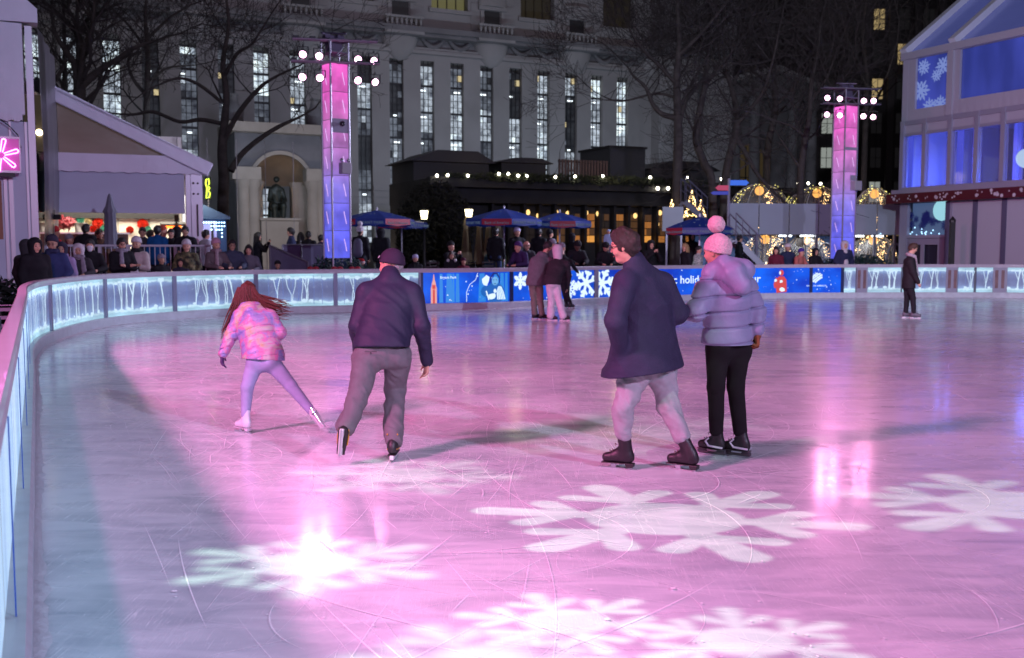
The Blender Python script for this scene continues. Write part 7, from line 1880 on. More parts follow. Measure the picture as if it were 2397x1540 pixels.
# ---- man in the dark cap, seen from behind, pushing off
bs_ = gd(870, 1088); t = rootat('person', 'man in navy bomber jacket, grey trousers and dark baseball cap gliding away', bs_); O = Vector((bs_.x, bs_.y, 0))
aL = Vector(pt(806, 1012, 8.02)); aR = gd(920, 1040, .135)
J = joints(O, head=pt(915, 623, 8.62), neck=pt(912, 652, 8.52), chest=pt(910, 720, 8.45), pelvis=pt(893, 815, 8.30), shL=pt(858, 682, 8.46), shR=pt(965, 684, 8.50), elL=pt(836, 760, 8.40), wrL=pt(842, 826, 8.62), elR=pt(986, 762, 8.42), wrR=pt(1000, 846, 8.55),
           hipL=pt(861, 832, 8.30), hipR=pt(930, 832, 8.36), knL=pt(842, 915, 8.22), knR=pt(926, 908, 8.55), anL=aL, anR=aR)
fh = Vector((-.86, .5, 0))
m_navy = cloth('navy', (.026,.024,.052), bs=30, bump=.10, rough=.6, var=.05)
def caphook(ho, rel, s):
    mb = MB(); mb.sph(rel(.0, .135, 0), .007, 6); mb.tube([rel(-.098,.03,-.03), rel(-.108,.045,0), rel(-.098,.03,.03)], .006, 5)
    part('cap_button', mb, m_dark, ho); q = MB()
    for k in range(5): q.box(rel(-.102, .055, -.02+.01*k)+Vector((0,-.004,.004*(k % 2))), (.006,.006,.014))
    for k in range(3): q.box(rel(.055-.006*k, .065, -.098)+Vector((-.006,0,.006*k)), (.004,.02-.004*k,.008))
    part('cap_stitching', q, M('stitch_white', (.6,.5,.55), .7), ho)
person_meshes(t, J, dict(s=1.0, res=.0085, hf=fh, hu=Vector((0,.12,1)), bf=Vector((0,1,-.2)), coat=m_navy, coatname='jacket', puff=.016, tr=.192, ck=.05, hem=(pt(893, 812, 8.3)-O, Vector((0,-.1,-1))), flare=-.01, slv=1.06, wr=.009, wf=19, collar=.055, colw=.01, hat='cap', hatmat=cloth('cap_navy', (.035,.022,.045), bs=200), caphook=caphook, hair='grey', skin='light',
    trousers=cloth('chino_grey', (.135,.130,.140), bs=150, bump=.2), tw=1.42, cuff=.058, cuffup=.06, twr=.011, face=False, handR=(Vector((-.12,-.05,-1)), Vector((-.8,-.5,-.1)), Vector((-.5,.8,0))), curl=.75, gloveL=True, gloved=False, gloveD=0, handL=None, **{'glovedL': True}))
mb = SDF(.02); hand(mb, J['wrL'], Vector((.05,.2,-1)), Vector((1,0,0)), Vector((0,1,0)), 1., .22, .8); sdf_obj('glove', mb, M('glove_black', (.02,.018,.03), .7), t, .007)
mb = MB(); q = pt(868, 822, 8.13)-O; mb.box(q, (.10,.004,.006)); mb.sph(q+Vector((0,-.004,-.014)), .007, 6); part('back_pocket', mb, m_dark, t)
hk = dict(kind='hockey', boot=M('boot_black', (.015,.014,.016), .45, bump=.2, bs=40), holder=M('holder_white', (.65,.62,.66), .4), acc=M('trim_yellow', (.55,.30,.03), .5), lace=M('lace_yellow', (.5,.3,.05), .6))
skate(t, aR-O, Vector((.05,1,0)), Vector((0,0,1)), hk, 1., J['knR']-J['anR']); skate(t, aL-O+Vector((0,0,0)), Vector((-.13,.30,-.92)), Vector((.1,.9,.35)), hk, 1.)

# ---- girl with flying auburn hair
bs_ = gd(655, 1012); t = rootat('person', 'girl with flying auburn hair, pastel puffer jacket and lilac leggings striding', bs_); O = Vector((bs_.x, bs_.y, 0))
aL = gd(574, 985, .115); aR = Vector(pt(737, 972, 9.40)); s = .86
J = joints(O, head=pt(582, 690, 9.82), neck=pt(588, 722, 9.72), chest=pt(600, 765, 9.62), pelvis=pt(616, 835, 9.50), shL=pt(562, 740, 9.66), shR=pt(632, 742, 9.66), elL=pt(541, 785, 9.6), wrL=pt(522, 828, 9.5), elR=pt(655, 778, 9.62), wrR=pt(640, 800, 9.86),
           hipL=pt(598, 846, 9.50), hipR=pt(634, 846, 9.48), knL=pt(579, 905, 9.42), knR=pt(680, 902, 9.45), anL=aL, anR=aR)
mg = bpy.data.materials.new('pastel_puffer'); mg.use_nodes = True; nt = mg.node_tree; N = nt.nodes; L = nt.links; b = N['Principled BSDF']; b.inputs['Roughness'].default_value = .45
tc = N.new('ShaderNodeTexCoord'); n = N.new('ShaderNodeTexNoise'); n.inputs['Scale'].default_value = 7; n.inputs['Detail'].default_value = 3; n.inputs['Distortion'].default_value = .8; L.new(tc.outputs['Object'], n.inputs['Vector']); cr = N.new('ShaderNodeValToRGB'); L.new(n.outputs[0], cr.inputs[0]); e = cr.color_ramp.elements
e[0].position = .30; e[0].color = (.17,.17,.42,1); e[1].position = .75; e[1].color = (.36,.20,.22,1)
for p_, c_ in ((.42,(.28,.23,.45,1)),(.50,(.48,.15,.32,1)),(.58,(.40,.34,.38,1)),(.68,(.44,.34,.22,1))): q = e.new(p_); q.color = c_
L.new(cr.outputs[0], b.inputs['Base Color'])
person_meshes(t, J, dict(s=s, res=.0085, hf=Vector((-.15,1,-.1)), hu=Vector((-.05,.25,1)), bf=Vector((0,1,-.2)), coat=mg, coatname='puffer_jacket', puff=.022, tr=.185, hem=(pt(616, 842, 9.5)-O, Vector((-.05,-.1,-1))), flare=.02, quilt=(.012, .062), wr=.003, hood='down', hair='red', hairstyle='short', skin='light', face=False,
    trousers=cloth('lilac_leggings', (.30,.30,.48), bs=200, bump=.1), tw=1.12, cuff=.044, cuffup=.07, twr=.002, glovedL=True, glovedR=True))
for a, dd, nn in (('wrL', Vector((-.1,-.1,-1)), Vector((1,0,0))), ('wrR', Vector((.1,1,-.2)), Vector((-1,0,0)))):
    mb = SDF(.02); hand(mb, J[a], dd, nn, Vector((0,1,0)), .86, .2, .6); mb.cone(J[a]-dd.normalized()*.03, J[a]+dd.normalized()*.01, .036, .034); sdf_obj('glove', mb, M('glove_purple', (.06,.02,.10), .7), t, .007)
wh = dict(kind='figure', boot=M('boot_white', (.60,.60,.66), .4, bump=.15, bs=40), holder=m_truss, sole=M('sole_white', (.5,.5,.55), .5), lace=M('lace_white', (.6,.6,.6), .6))
skate(t, aL-O, Vector((-.75,.55,0)), Vector((0,0,1)), wh, .86, J['knL']-J['anL']); skate(t, aR-O, Vector((.48,-.1,-.72)), Vector((-.5,.35,.6)), wh, .86)
# hair blown to the right
rd = random.Random(4); mb = MB(); Hh = J['head']
for i in range(190):
    a = rd.uniform(-1, 1); o = Hh+Vector((a*.085, -.06-.03*(1-abs(a)), rd.uniform(-.05, .09))); w = max(0, a*.45+rd.uniform(-.35,.45)); pts_ = [o]
    L_ = rd.uniform(.26, .46); d = Vector((a*.30, -.30, -.85))
    for k in range(7): d = (d+Vector((.34*w, 0, .12*w))+Vector((rd.gauss(0,.06), rd.gauss(0,.03), rd.gauss(0,.05)))).normalized(); pts_.append(pts_[-1]+d*L_/7)
    mb.tube(pts_, [.012,.013,.012,.010,.008,.006,.004,.002], 4, cap=False)
for i in range(22):
    o = Hh+Vector((.06, -.05, rd.uniform(-.05,.03))); d = Vector((.7, -.2, -.25)); pts_ = [o]; L_ = rd.uniform(.32, .42)
    for k in range(7): d = (d+Vector((.1, 0, -.02+rd.gauss(0,.05)))).normalized(); pts_.append(pts_[-1]+d*L_/7)
    mb.tube(pts_, [.009,.009,.008,.007,.006,.004,.003,.002], 4, cap=False)
part('flying_hair', mb, HAIR['red'], t, smooth=True)

# ---- man in long navy coat
bs_ = gd(1525, 1098); t = rootat('person', 'man with glasses in a long navy coat and pale sweatpants on black figure skates', bs_); O = Vector((bs_.x, bs_.y, 0))
aL = gd(1461, 1058, .135); aR = gd(1612, 1062, .135)
J = joints(O, head=pt(1462, 578, 7.82), neck=pt(1490, 622, 7.85), chest=pt(1508, 715, 7.90), pelvis=pt(1515, 840, 7.95), shL=pt(1462, 660, 7.74), shR=pt(1552, 662, 8.0), elL=pt(1443, 752, 7.58), wrL=pt(1437, 835, 7.62), elR=pt(1590, 738, 8.05), wrR=pt(1575, 800, 7.98) if False else pt(1592, 700, 8.22),
           hipL=pt(1490, 865, 7.92), hipR=pt(1545, 865, 8.0), knL=pt(1458, 955, 7.80), knR=pt(1567, 955, 7.90), anL=aL, anR=aR)
J['wrR'] = pt(1596, 728, 8.26)-O; J['elR'] = pt(1584, 735, 8.02)-O
J['wrL'] = pt(1452, 828, 7.74)-O
m_coat = cloth('dark_navy_coat', (.030,.028,.062), bs=90, bump=.3, rough=.7)
person_meshes(t, J, dict(s=1.03, res=.0085, hf=Vector((-.93,.30,-.08)), hu=Vector((-.12,0,1)), bf=Vector((-.35,.9,0)), coat=m_coat, coatname='long_coat', puff=.020, tr=.20, flare=.155, hempt=pt(1508, 878, 7.95)-O, hem=(pt(1508, 868, 7.95)-O, Vector((.10,.0,-1))), tsq=.68, slv=1.15, wr=.010, wf=13, collar=.045, colw=.018, hair='umber', hairstyle='short', glasses=True, skin='light',
    trousers=cloth('sweat_grey', (.33,.33,.36), bs=120, bump=.25), tw=1.36, cuff=.050, cuffup=.15, twr=.012, twf=34, glovedL=True, glovedR=True, seed=2.))
mb = MB(); q = pt(1484, 829, 7.72)-O; mb.box(q+Vector((0,-.02,0)), (.03,.004,.005)); part('coat_label', mb, M('label_tag', (.7,.4,.35), .6), t)
bf_ = dict(kind='figure', boot=M('boot_plum', (.014,.010,.014), .45, bump=.15, bs=40), holder=m_truss, sole=M('sole_black', (.02,.02,.02), .5), lace=M('lace_brown', (.2,.15,.12), .6))
skate(t, aL-O, Vector((-.92,.38,0)), Vector((0,0,1)), bf_, 1.1, J['knL']-J['anL']); skate(t, aR-O, Vector((-.80,.50,0)), Vector((.0,.0,1)), bf_, 1.1, J['knR']-J['anR'])

# ---- woman in lilac puffer and pink bobble hat
bs_ = gd(1700, 1068); t = rootat('person', 'woman in pink bobble hat and lilac puffer jacket linking arms, black leggings', bs_); O = Vector((bs_.x, bs_.y, 0))
aL = gd(1677, 1030, .135); aR = gd(1735, 1033, .135)
J = joints(O, head=pt(1676, 592, 8.36), neck=pt(1692, 640, 8.36), chest=pt(1700, 705, 8.38), pelvis=pt(1702, 800, 8.40), shL=pt(1655, 672, 8.30), shR=pt(1745, 672, 8.46), elL=pt(1630, 728, 8.24), wrL=pt(1594, 730, 8.32), elR=pt(1769, 728, 8.46), wrR=pt(1772, 770, 8.40),
           hipL=pt(1680, 815, 8.36), hipR=pt(1728, 815, 8.46), knL=pt(1676, 905, 8.28), knR=pt(1722, 905, 8.36), anL=aL, anR=aR)
m_lil = cloth('lilac_puffer', (.25,.25,.39), bs=40, bump=.15, rough=.42, var=.05)
m_pinkw = cloth('pink_wool', (.66,.45,.48), bs=60, bump=.9, rough=.95)
person_meshes(t, J, dict(s=.98, res=.0085, hf=Vector((-.82,.55,-.05)), hu=Vector((0,0,1)), bf=Vector((-.3,.9,0)), coat=m_lil, coatname='puffer_jacket', puff=.040, tr=.175, ck=.03, waist=-.004, flare=.022, hem=(pt(1702, 806, 8.4)-O, Vector((0,0,-1))), quilt=(.022, .135), wr=.003, hood='down', slv=1.0, hat='pompom', hatmat=m_pinkw, hattall=.065, brim=-.028, hair='brown', hairstyle='tuft', skin='light',
    trousers=cloth('black_leggings', (.012,.010,.012), bs=200, bump=.1, rough=.95), tw=1.2, cuff=.05, cuffup=.09, twr=.0015, glovedR=True, glovedL=True, seed=3.))
# hood mass hanging at the back
h_ = SDF(.04); hb = J['neck']
h_.cone(hb+Vector((-.10,-.03,.0)), hb+Vector((.17,-.06,.02)), .085, .085); h_.cone(hb+Vector((.06,-.13,-.0)), hb+Vector((.12,-.17,-.09)), .11, .085); h_.cone(hb+Vector((-.1,-.03,.03)), hb+Vector((-.02,-.10,.09)), .05, .06); h_.cone(hb+Vector((.0,-.07,.10)), hb+Vector((.15,-.06,.06)), .06, .06)
h_.disp = wrinkle(.006, 22, 2.); sdf_obj('hood', h_, m_lil, t, .009)
mb = SDF(.02); hand(mb, J['wrR']-Vector((0,0,.035)), Vector((.02,-.1,-1)), Vector((-.9,.0,0)), Vector((0,1,-.2)), 1., .22, 1.0); mb.cone(J['wrR']-Vector((0,0,.01)), J['wrR']-Vector((0,0,.05)), .036, .036); sdf_obj('glove', mb, cloth('glove_tan', (.22,.08,.035)), t, .007)
mb = SDF(.02); hand(mb, J['wrL'], Vector((-1,-.05,.1)), Vector((0,-.3,-1)), Vector((0,1,0)), 1., .22, .9); mb.cone(J['wrL'], J['wrL']+Vector((.03,0,0)), .036, .040); sdf_obj('glove', mb, cloth('glove_tan', (0,0,0)), t, .007)
sf = dict(kind='soft', boot=M('boot_black', (0,0,0)), holder=M('holder_dark', (.05,.05,.06), .4), acc=M('trim_silver', (.6,.62,.7), .35), lace=m_dark)
skate(t, aL-O, Vector((-.78,.55,0)), Vector((0,0,1)), sf, 1.02, J['knL']-J['anL']); skate(t, aR-O, Vector((-.80,.52,0)), Vector((0,0,1)), sf, 1.02, J['knR']-J['anR'])
# ================================================================ distant skaters and spectators
def std(h, pose='down', lean=0., turn=0.):
    s = h/1.75; V = Vector
    J = dict(pelvis=V((0,0,.95)), chest=V((0,-lean*.5,1.28)), neck=V((0,-lean,1.47)), head=V((0,-.02-lean*1.35,1.63-lean*.25)), shL=V((.175,-lean*.9,1.405)), shR=V((-.175,-lean*.9,1.405)), hipL=V((.095,0,.92)), hipR=V((-.095,0,.92)), knL=V((.11,-.03,.50)), knR=V((-.11,-.01,.50)), anL=V((.12,.02,.09)), anR=V((-.12,.03,.09)))
    arms = {'down': ((.225,.03,1.14),(.225,-.06,.88)), 'rail': ((.27,-.10,1.17),(.15,-.36,1.13)), 'phone': ((.25,-.18,1.20),(.07,-.34,1.42)), 'pocket': ((.27,.04,1.14),(.17,-.10,.96)), 'cross': ((.24,-.12,1.13),(-.02,-.27,1.18)), 'up': ((.30,-.12,1.45),(.16,-.22,1.70)), 'back': ((.25,.06,1.15),(.20,.0,.90)), 'reach': ((.26,-.16,1.14),(.20,-.42,1.06))}[pose]
    for a, q in (('L', 1), ('R', -1)):
        J['el'+a] = V((arms[0][0]*q, arms[0][1]-lean*.6, arms[0][2])); J['wr'+a] = V((arms[1][0]*q, arms[1][1]-lean*.6, arms[1][2]))
    return {k: v*s for k, v in J.items()}, s
CM = {}
def cc(name, c, **k): return cloth(name, c, **k)
SHOE = M('shoe_dark', (.02,.02,.022), .5)
def spectator(X, Y, D, label, coat, hat=None, hatc=None, face=0., pose='down', hair='black', hstyle='short', g0=None, lean=0., h=None, trousers=None, group='spectators outside the boards', res=.022, **k):
    if group == 'spectators outside the boards' and X > 95:
        ss = s_of_X(X); q = at_s(ss); dn = Vector(((X-CX)/F2, 1, 0)); D = max(D, q.y+.60/max(.35, dn.dot(nrm_s(ss))))
    top = pt(X, Y, D); g0 = GZ*0+.0 if g0 is None else g0
    if h is None: h = max(.9, min(1.95, (top.z-g0)/(1.02 if hat else 1.0)))
    J, s = std(h, pose, lean)
    hx = Matrix.Rotation(face, 3, 'Z') @ J['head']
    t = thing('person', label, 'person', (top.x-hx.x, D-hx.y, g0), face, group)
    sp = dict(s=s, res=res, coat=coat, hat=hat, hatmat=hatc, hair=hair, hairstyle=hstyle if (hat is None or hstyle in ('long', 'bob')) else 'tuft', trousers=trousers or cc('jeans_dark', (.02,.024,.04)), hem=(Vector((0,0,k.pop('hemz', .80)*s)), Vector((0,0,-1))), puff=.018, flare=.035, wf=26, seed=rs.rand()*5, hempt=Vector((0,0,.78*s)))
    ht_ = k.pop('headturn', None)
    if ht_ is not None: sp['hf'] = Vector((math.sin(ht_), -math.cos(ht_), k.pop('nod', 0)))
    elif 'nod' in k: sp['hf'] = Vector((0, -1, k.pop('nod')))
    sp['bf'] = Vector((0,-1,0)); sp.update(k)
    person_meshes(t, J, sp)
    for a in 'LR':
        b = SDF(.02); b.cone(J['an'+a]+Vector((0,.03,-.04))*s, J['an'+a]+Vector((0,-.14,-.055))*s, .045*s, .04*s, ((0,0,1), .8)); b.cone(J['an'+a], J['an'+a]-Vector((0,0,.04))*s, .048*s, .05*s); b.cut((0,0,.0),(0,0,-1)); sdf_obj('shoe', b, SHOE, t, .02)
    return t, J, s
navy = cc('w_navy', (.022,.028,.070)); blk = cc('w_black', (.012,.012,.016)); char = cc('w_charcoal', (.035,.035,.042)); blue = cc('w_blue', (.03,.045,.13)); beige = cc('w_beige', (.42,.37,.36)); taupe = cc('w_taupe', (.13,.10,.11)); greyc = cc('w_grey', (.13,.13,.16)); mar = cc('w_maroon', (.12,.015,.035)); lilac = cc('w_lilac', (.30,.24,.42)); teal = cc('w_azure', (.01,.10,.30)); redc = cc('w_red', (.35,.015,.02)); whitej = cc('w_white', (.45,.45,.52)); lightb = cc('w_iceblue', (.30,.42,.62)); silver = cc('w_silver', (.32,.34,.40)); orange = cc('w_rust', (.45,.08,.05))
kw = cc('knit_white', (.55,.52,.56), bs=60, bump=.8); kg = cc('knit_grey', (.24,.22,.27), bs=60, bump=.8); kn = cc('knit_navy', (.035,.035,.06), bs=60, bump=.8); kp = cc('knit_pink', (.50,.26,.36), bs=60, bump=.8); kb = cc('knit_black', (.015,.015,.018), bs=60, bump=.8); kl = cc('knit_lilac', (.42,.40,.58), bs=60, bump=.8); kpu = cc('knit_purple', (.07,.03,.14), bs=60, bump=.8)
camo = M('camo', (.06,.065,.03), .8, bump=.2)
def camo_mat(m):
    nt = m.node_tree; N = nt.nodes; L = nt.links; tc = N.new('ShaderNodeTexCoord'); n = N.new('ShaderNodeTexNoise'); n.inputs['Scale'].default_value = 9; n.inputs['Detail'].default_value = 2; L.new(tc.outputs['Object'], n.inputs['Vector']); cr = N.new('ShaderNodeValToRGB'); cr.color_ramp.interpolation = 'CONSTANT'; L.new(n.outputs[0], cr.inputs[0]); e = cr.color_ramp.elements
    e[0].color = (.015,.015,.01,1); e[1].position = .62; e[1].color = (.22,.19,.09,1)
    for p_, c_ in ((.42,(.07,.07,.03,1)),(.52,(.11,.10,.045,1))): q = e.new(p_); q.color = c_
    L.new(cr.outputs[0], N['Principled BSDF'].inputs['Base Color'])
camo_mat(camo)
TZs = TZ
A = dict
# left group at the curved boards
spectator(62, 560, 20.6, 'person in charcoal coat and dark backpack seen from behind, leftmost at the boards', char, 'hood', char, 2.9, 'down')
t, J, s = spectator(82, 556, 19.4, 'person in black fur-hooded parka with backpack turned towards the boards corner', blk, 'hood', blk, .9, 'down', puff=.035)
b = SDF(.03); b.cone(Vector((-.02,.27,1.30))*s, Vector((-.02,.28,1.0))*s, .14*s, .15*s, ((0,1,0), .6)); sdf_obj('backpack', b, M('pack_black', (.015,.015,.02), .5), t, .02)
spectator(121, 552, 20.3, 'smiling man with glasses, dark ribbed beanie and navy coat at the boards', blue, 'beanie', kn, .15, 'pocket', glasses=True, skin='tan', scarf=navy)
spectator(143, 566, 21.2, 'person in dark hood with a long lilac scarf behind the smiling man', lilac, 'hood', kn, .3, 'down', scarf=lilac, scarfside=-.08)
spectator(183, 570, 20.9, 'person with a white hood over dark jacket and grey scarf', char, 'hood', kw, .3, 'rail', scarf=kg, scarfside=-.08, skin='tan')
spectator(210, 562, 21.6, 'person in white face mask with hood half down and black coat', blk, None, None, .35, 'rail', mask=True, hood='down', hair='black')
spectator(186, 626, 20.2, 'small child in grey beanie barely above the boards, below the white hood', char, 'beanie', kg, .9, 'down', skin='tan')
spectator(284, 548, 22.6, 'man with curly black hair and glasses, black coat and grey scarf, arms folded', blk, None, None, .75, 'cross', glasses=True, scarf=kg, hair='black', puff=.03, nod=.0)
t, J, s = spectator(318, 546, 23.2, 'man in striped white beanie and long beige coat holding a white bag', beige, 'beanie', kw, .1, 'cross', scarf=kb, skin='tan')
mb = MB(); mb.box(Vector((.02,-.30,1.02))*s, (.17,.05,.34)); o = mb.build('paper_bag', M('paper_white', (.62,.62,.68), .7), None, bevel=.005); o.location = t.location; o.rotation_euler = t.rotation_euler; tag(o, 'white paper bag held by the man in the beige coat', 'bag')
spectator(378, 596, 22.9, 'child in grey beanie looking right, next to the beige coat', blk, 'beanie', kg, .8, 'down', skin='tan')
spectator(436, 562, 24.0, 'man in white beanie and camouflage jacket at the boards', camo, 'beanie', kw, .35, 'pocket', puff=.03)
spectator(423, 606, 23.3, 'dark-haired child with lowered face mask in front of the camouflage jacket', kn, None, None, .1, 'down', hair='black', hstyle='long')
t, J, s = spectator(506, 559, 24.4, 'woman in tall pink beanie and taupe wool coat resting hands on the boards', taupe, 'beanie', kp, .75, 'rail', scarf=cc('scarf_mauve', (.24,.16,.19)), hattall=.09, hair='black', hstyle='tuft')
spectator(543, 563, 24.8, 'man with neat black hair, glasses and dark slate jacket at the boards', cc('w_slate', (.05,.06,.10)), None, None, .45, 'rail', glasses=True, skin='tan', hair='black', puff=.035)
spectator(582, 575, 24.9, 'woman with long straight black hair in an open grey coat', greyc, None, None, .15, 'rail', hair='black', hstyle='long')
spectator(650, 611, 25.2, 'child in black hat and mask peeping over the boards before the ramp fence', blk, 'beanie', kb, .5, 'down', skin='tan')
# behind the railing, in the serving tent
bgp = 'people queueing at the food tent'
spectator(130, 531, 26.5, 'person in dark red jacket lit orange at the left end of the queue', redc, 'beanie', redc, 2.4, 'down', g0=TZ, group=bgp)
spectator(163, 545, 26.7, 'person in burgundy jacket bending forward behind the railing', mar, 'beanie', kg, 1.6, 'reach', g0=TZ, group=bgp, lean=.2)
spectator(201, 526, 26.8, 'broad man with black hair in a black coat seen from behind at the counter', blk, None, None, 3.0, 'back', g0=TZ, group=bgp, puff=.045)
spectator(232, 538, 27.3, 'person with brown hair in profile between counter and closed parasol', cc('w_brown', (.07,.03,.02)), None, None, 1.1, 'down', g0=TZ, group=bgp, hair='brown')
spectator(333, 534, 27.4, 'person with curly black hair behind the white beanie, facing the rink', char, None, None, .3, 'down', g0=TZ, group=bgp, skin='tan')
spectator(352, 540, 28.6, 'person in bright red jacket deeper in the tent beside the azure jacket', redc, None, None, 2.6, 'down', g0=TZ, group=bgp)
spectator(369, 530, 27.4, 'person in an azure blue jacket seen from behind at the railing', teal, None, None, 3.0, 'down', g0=TZ, group=bgp, puff=.035)
spectator(382, 529, 28.4, 'person in rust-red beanie lit by the bar heater', orange, 'beanie', orange, 1.9, 'down', g0=TZ, group=bgp)
spectator(400, 537, 28.0, 'small dark-haired person directly under the bar heater', blk, None, None, .2, 'down', g0=TZ, group=bgp)
spectator(415, 529, 28.6, 'person in black hood right under the heater edge', blk, 'hood', blk, 2.3, 'down', g0=TZ, group=bgp)
spectator(433, 531, 27.5, 'man in a black puffer leaning on the railing by the tent post', blk, None, None, .2, 'rail', g0=TZ, group=bgp, puff=.04, skin='tan')
spectator(482, 540, 28.0, 'person in a white padded jacket with black hair facing the blue kiosk', whitej, None, None, 2.3, 'down', g0=TZ, group=bgp, puff=.045)
spectator(8, 575, 26.0, 'person in red-lit coat at the far left window of the marquee', blk, None, None, 1.6, 'down', g0=.1, group=bgp)
# terrace by the monument
tg_ = 'people standing on the terrace'
t, J, s = spectator(604, 545, 33.0, 'woman in a long black dress photographing on the terrace', blk, None, None, 2.0, 'phone', hstyle='long', group=tg_, g0=TZ, hemz=.35, hempt=Vector((0,0,.3)), flare=.08)
mb = MB(); mb.box((0,-.38*s,1.48*s), (.075,.012,.15)); o = mb.build('phone', M('phone_black', (.01,.01,.015), .2), None); o.location = t.location; o.rotation_euler = t.rotation_euler; tag(o, 'phone held up by the woman in the long black dress', 'phone')
spectator(680, 529, 33.0, 'person in dark blue coat facing right in front of the monument steps', navy, None, None, -1.4, 'down', g0=TZ, group=tg_)
spectator(704, 545, 34.0, 'dark silhouetted long-haired person left of a pair on the monument steps', blk, None, None, 3.0, 'down', g0=TZ+.0, group=tg_, hstyle='long')
spectator(722, 543, 34.0, 'dark silhouetted short-haired person right of a pair on the monument steps', blk, None, None, 3.1, 'down', g0=TZ, group=tg_)
spectator(752, 551, 33.5, 'person in dark purple coat half hidden by the left glowing tower', cc('w_plum', (.05,.025,.07)), None, None, 2.4, 'down', g0=TZ, group=tg_)
t, J, s = spectator(843, 527, 31.8, 'person in white bobble hat wearing a grey rucksack, walking away', blk, 'pompom', kw, 3.0, 'down', g0=TZ, group=tg_)
b = SDF(.03); b.cone(Vector((0,.24,1.32))*s, Vector((0,.25,1.05))*s, .13*s, .15*s, ((0,1,0), .6)); sdf_obj('rucksack', b, M('pack_slate', (.09,.09,.14), .6), t, .02)
spectator(892, 534, 32.4, 'broad person in black puffer and jeans right of the rucksack wearer', blk, 'hood', blk, 2.9, 'down', g0=TZ, group=tg_, puff=.05)
spectator(848, 606, 29.5, 'small child in red santa hat by the fir planter', whitej, 'santa', redc, .3, 'down')
spectator(972, 597, 29.8, 'small child in pale beanie and dark scarf right of the dark cap', blk, 'beanie', kl, .2, 'down', scarf=kb)
spectator(1056, 566, 31.6, 'tall person in black beanie and mask holding a lit phone', blk, 'beanie', kb, .8, 'phone', group=tg_)
t, J, s = spectator(1057, 590, 30.6, 'woman with auburn hair and white earmuffs round her neck', blk, None, None, .15, 'down', hair='brown', hstyle='bob')
mb = MB(); [mb.sph(J['neck']+Vector((q*.12,-.05,.0))*s, .055, 8) for q in (-1, 1)]; part('earmuffs', mb, M('fur_white', (.6,.6,.6), .9), t, smooth=True)
spectator(1085, 604, 30.6, 'child in maroon knitted hat beside the earmuffs woman', mar, 'beanie', cc('knit_maroon', (.08,.02,.04)), .4, 'down')
spectator(1161, 531, 33.5, 'tall person in a black coat and jeans with back to the rink', blk, None, None, 2.9, 'down', g0=TZ, group=tg_, trousers=cc('jeans_blue', (.03,.05,.12)))
spectator(1211, 530, 34.2, 'person in pale beanie and dark coat under the middle umbrella', blk, 'beanie', kl, .3, 'down', g0=TZ, group=tg_)
spectator(1262, 532, 34.8, 'person in black between two umbrellas, facing away', blk, None, None, 2.8, 'down', g0=TZ, group=tg_)
spectator(1288, 538, 35.0, 'taller dark person just left of the second umbrella pole', char, 'beanie', kb, 2.2, 'down', g0=TZ, group=tg_)
spectator(1340, 545, 35.0, 'dark-coated person right of the second umbrella pole', blk, 'hood', blk, 2.0, 'down', g0=TZ, group=tg_)
# leaning on the far boards
spectator(1212, 563, 29.6, 'person in purple beanie leaning on the boards beside a bearded man', cc('w_indigo', (.04,.025,.09)), 'beanie', kpu, -.7, 'rail', lean=.16)
spectator(1233, 557, 30.2, 'bald bearded man with glasses leaning towards the purple beanie', char, None, None, .3, 'rail', glasses=True, hair='brown', lean=.10, hairstyle=None)
spectator(1292, 548, 31.0, 'person in grey beanie behind the white-hooded skater', greyc, 'beanie', kg, -.9, 'down')
spectator(1352, 548, 30.6, 'marshal in black beanie and black jacket looking down over the boards', blk, 'beanie', kb, .2, 'rail', lean=.16, skin='dark', puff=.035, nod=-.6)
spectator(1418, 566, 31.6, 'woman in black hat looking down beside the pale blue toddler', blk, 'beanie', kb, .1, 'rail', lean=.10, nod=-.7)
spectator(1425, 528, 33.2, 'toddler in pale blue snowsuit and hat carried high above the crowd', lightb, 'beanie', lightb, .0, 'down', g0=1.36, puff=.05, trousers=lightb, h=.95)
spectator(1425, 560, 33.7, 'adult in dark coat holding up the pale blue toddler', char, None, None, .0, 'phone')
spectator(1524, 561, 32.4, 'person holding both hands up to the face right of the long navy coat', kb, 'hood', kb, .3, 'phone', curl=.3)
spectator(1604, 571, 33.2, 'woman with long blonde hair in black coat left of the puffer jacket', blk, None, None, -1.2, 'down', hair='blonde', hstyle='long')
spectator(1636, 577, 33.6, 'person in light patterned jacket beside the blonde woman', cc('w_pattern', (.40,.38,.36), var=.8, vs=22), None, None, .9, 'down')
spectator(1620, 545, 36.0, 'dark person standing under the rightmost umbrella', blk, 'hood', blk, .2, 'down', g0=TZ, group=tg_)
spectator(1732, 552, 37.3, 'dark figure on the stairs by the deck', blk, None, None, 1.6, 'down', g0=TZ, group=tg_)
spectator(1817, 579, 34.8, 'woman with dark hair in a maroon coat at the far boards', mar, None, None, -.4, 'down', hair='black', hstyle='bob')
spectator(1845, 569, 35.3, 'man in white cap and navy and white jacket at the far boards', navy, 'cap', kw, .1, 'down', skin='tan')
spectator(1877, 580, 34.9, 'child in violet hat and salmon jacket leaning over the far boards', cc('w_salmon', (.45,.14,.12)), 'beanie', cc('knit_violet', (.06,.03,.25)), .6, 'rail', lean=.12)
spectator(1909, 580, 35.3, 'person in a black hood at the far boards right of the violet hat', blk, 'hood', blk, .5, 'rail', puff=.04)
t, J, s = spectator(1978, 562, 35.6, 'man with pale hood in open navy coat over white, before the right tower', navy, 'hood', kw, .15, 'pocket', puff=.04)
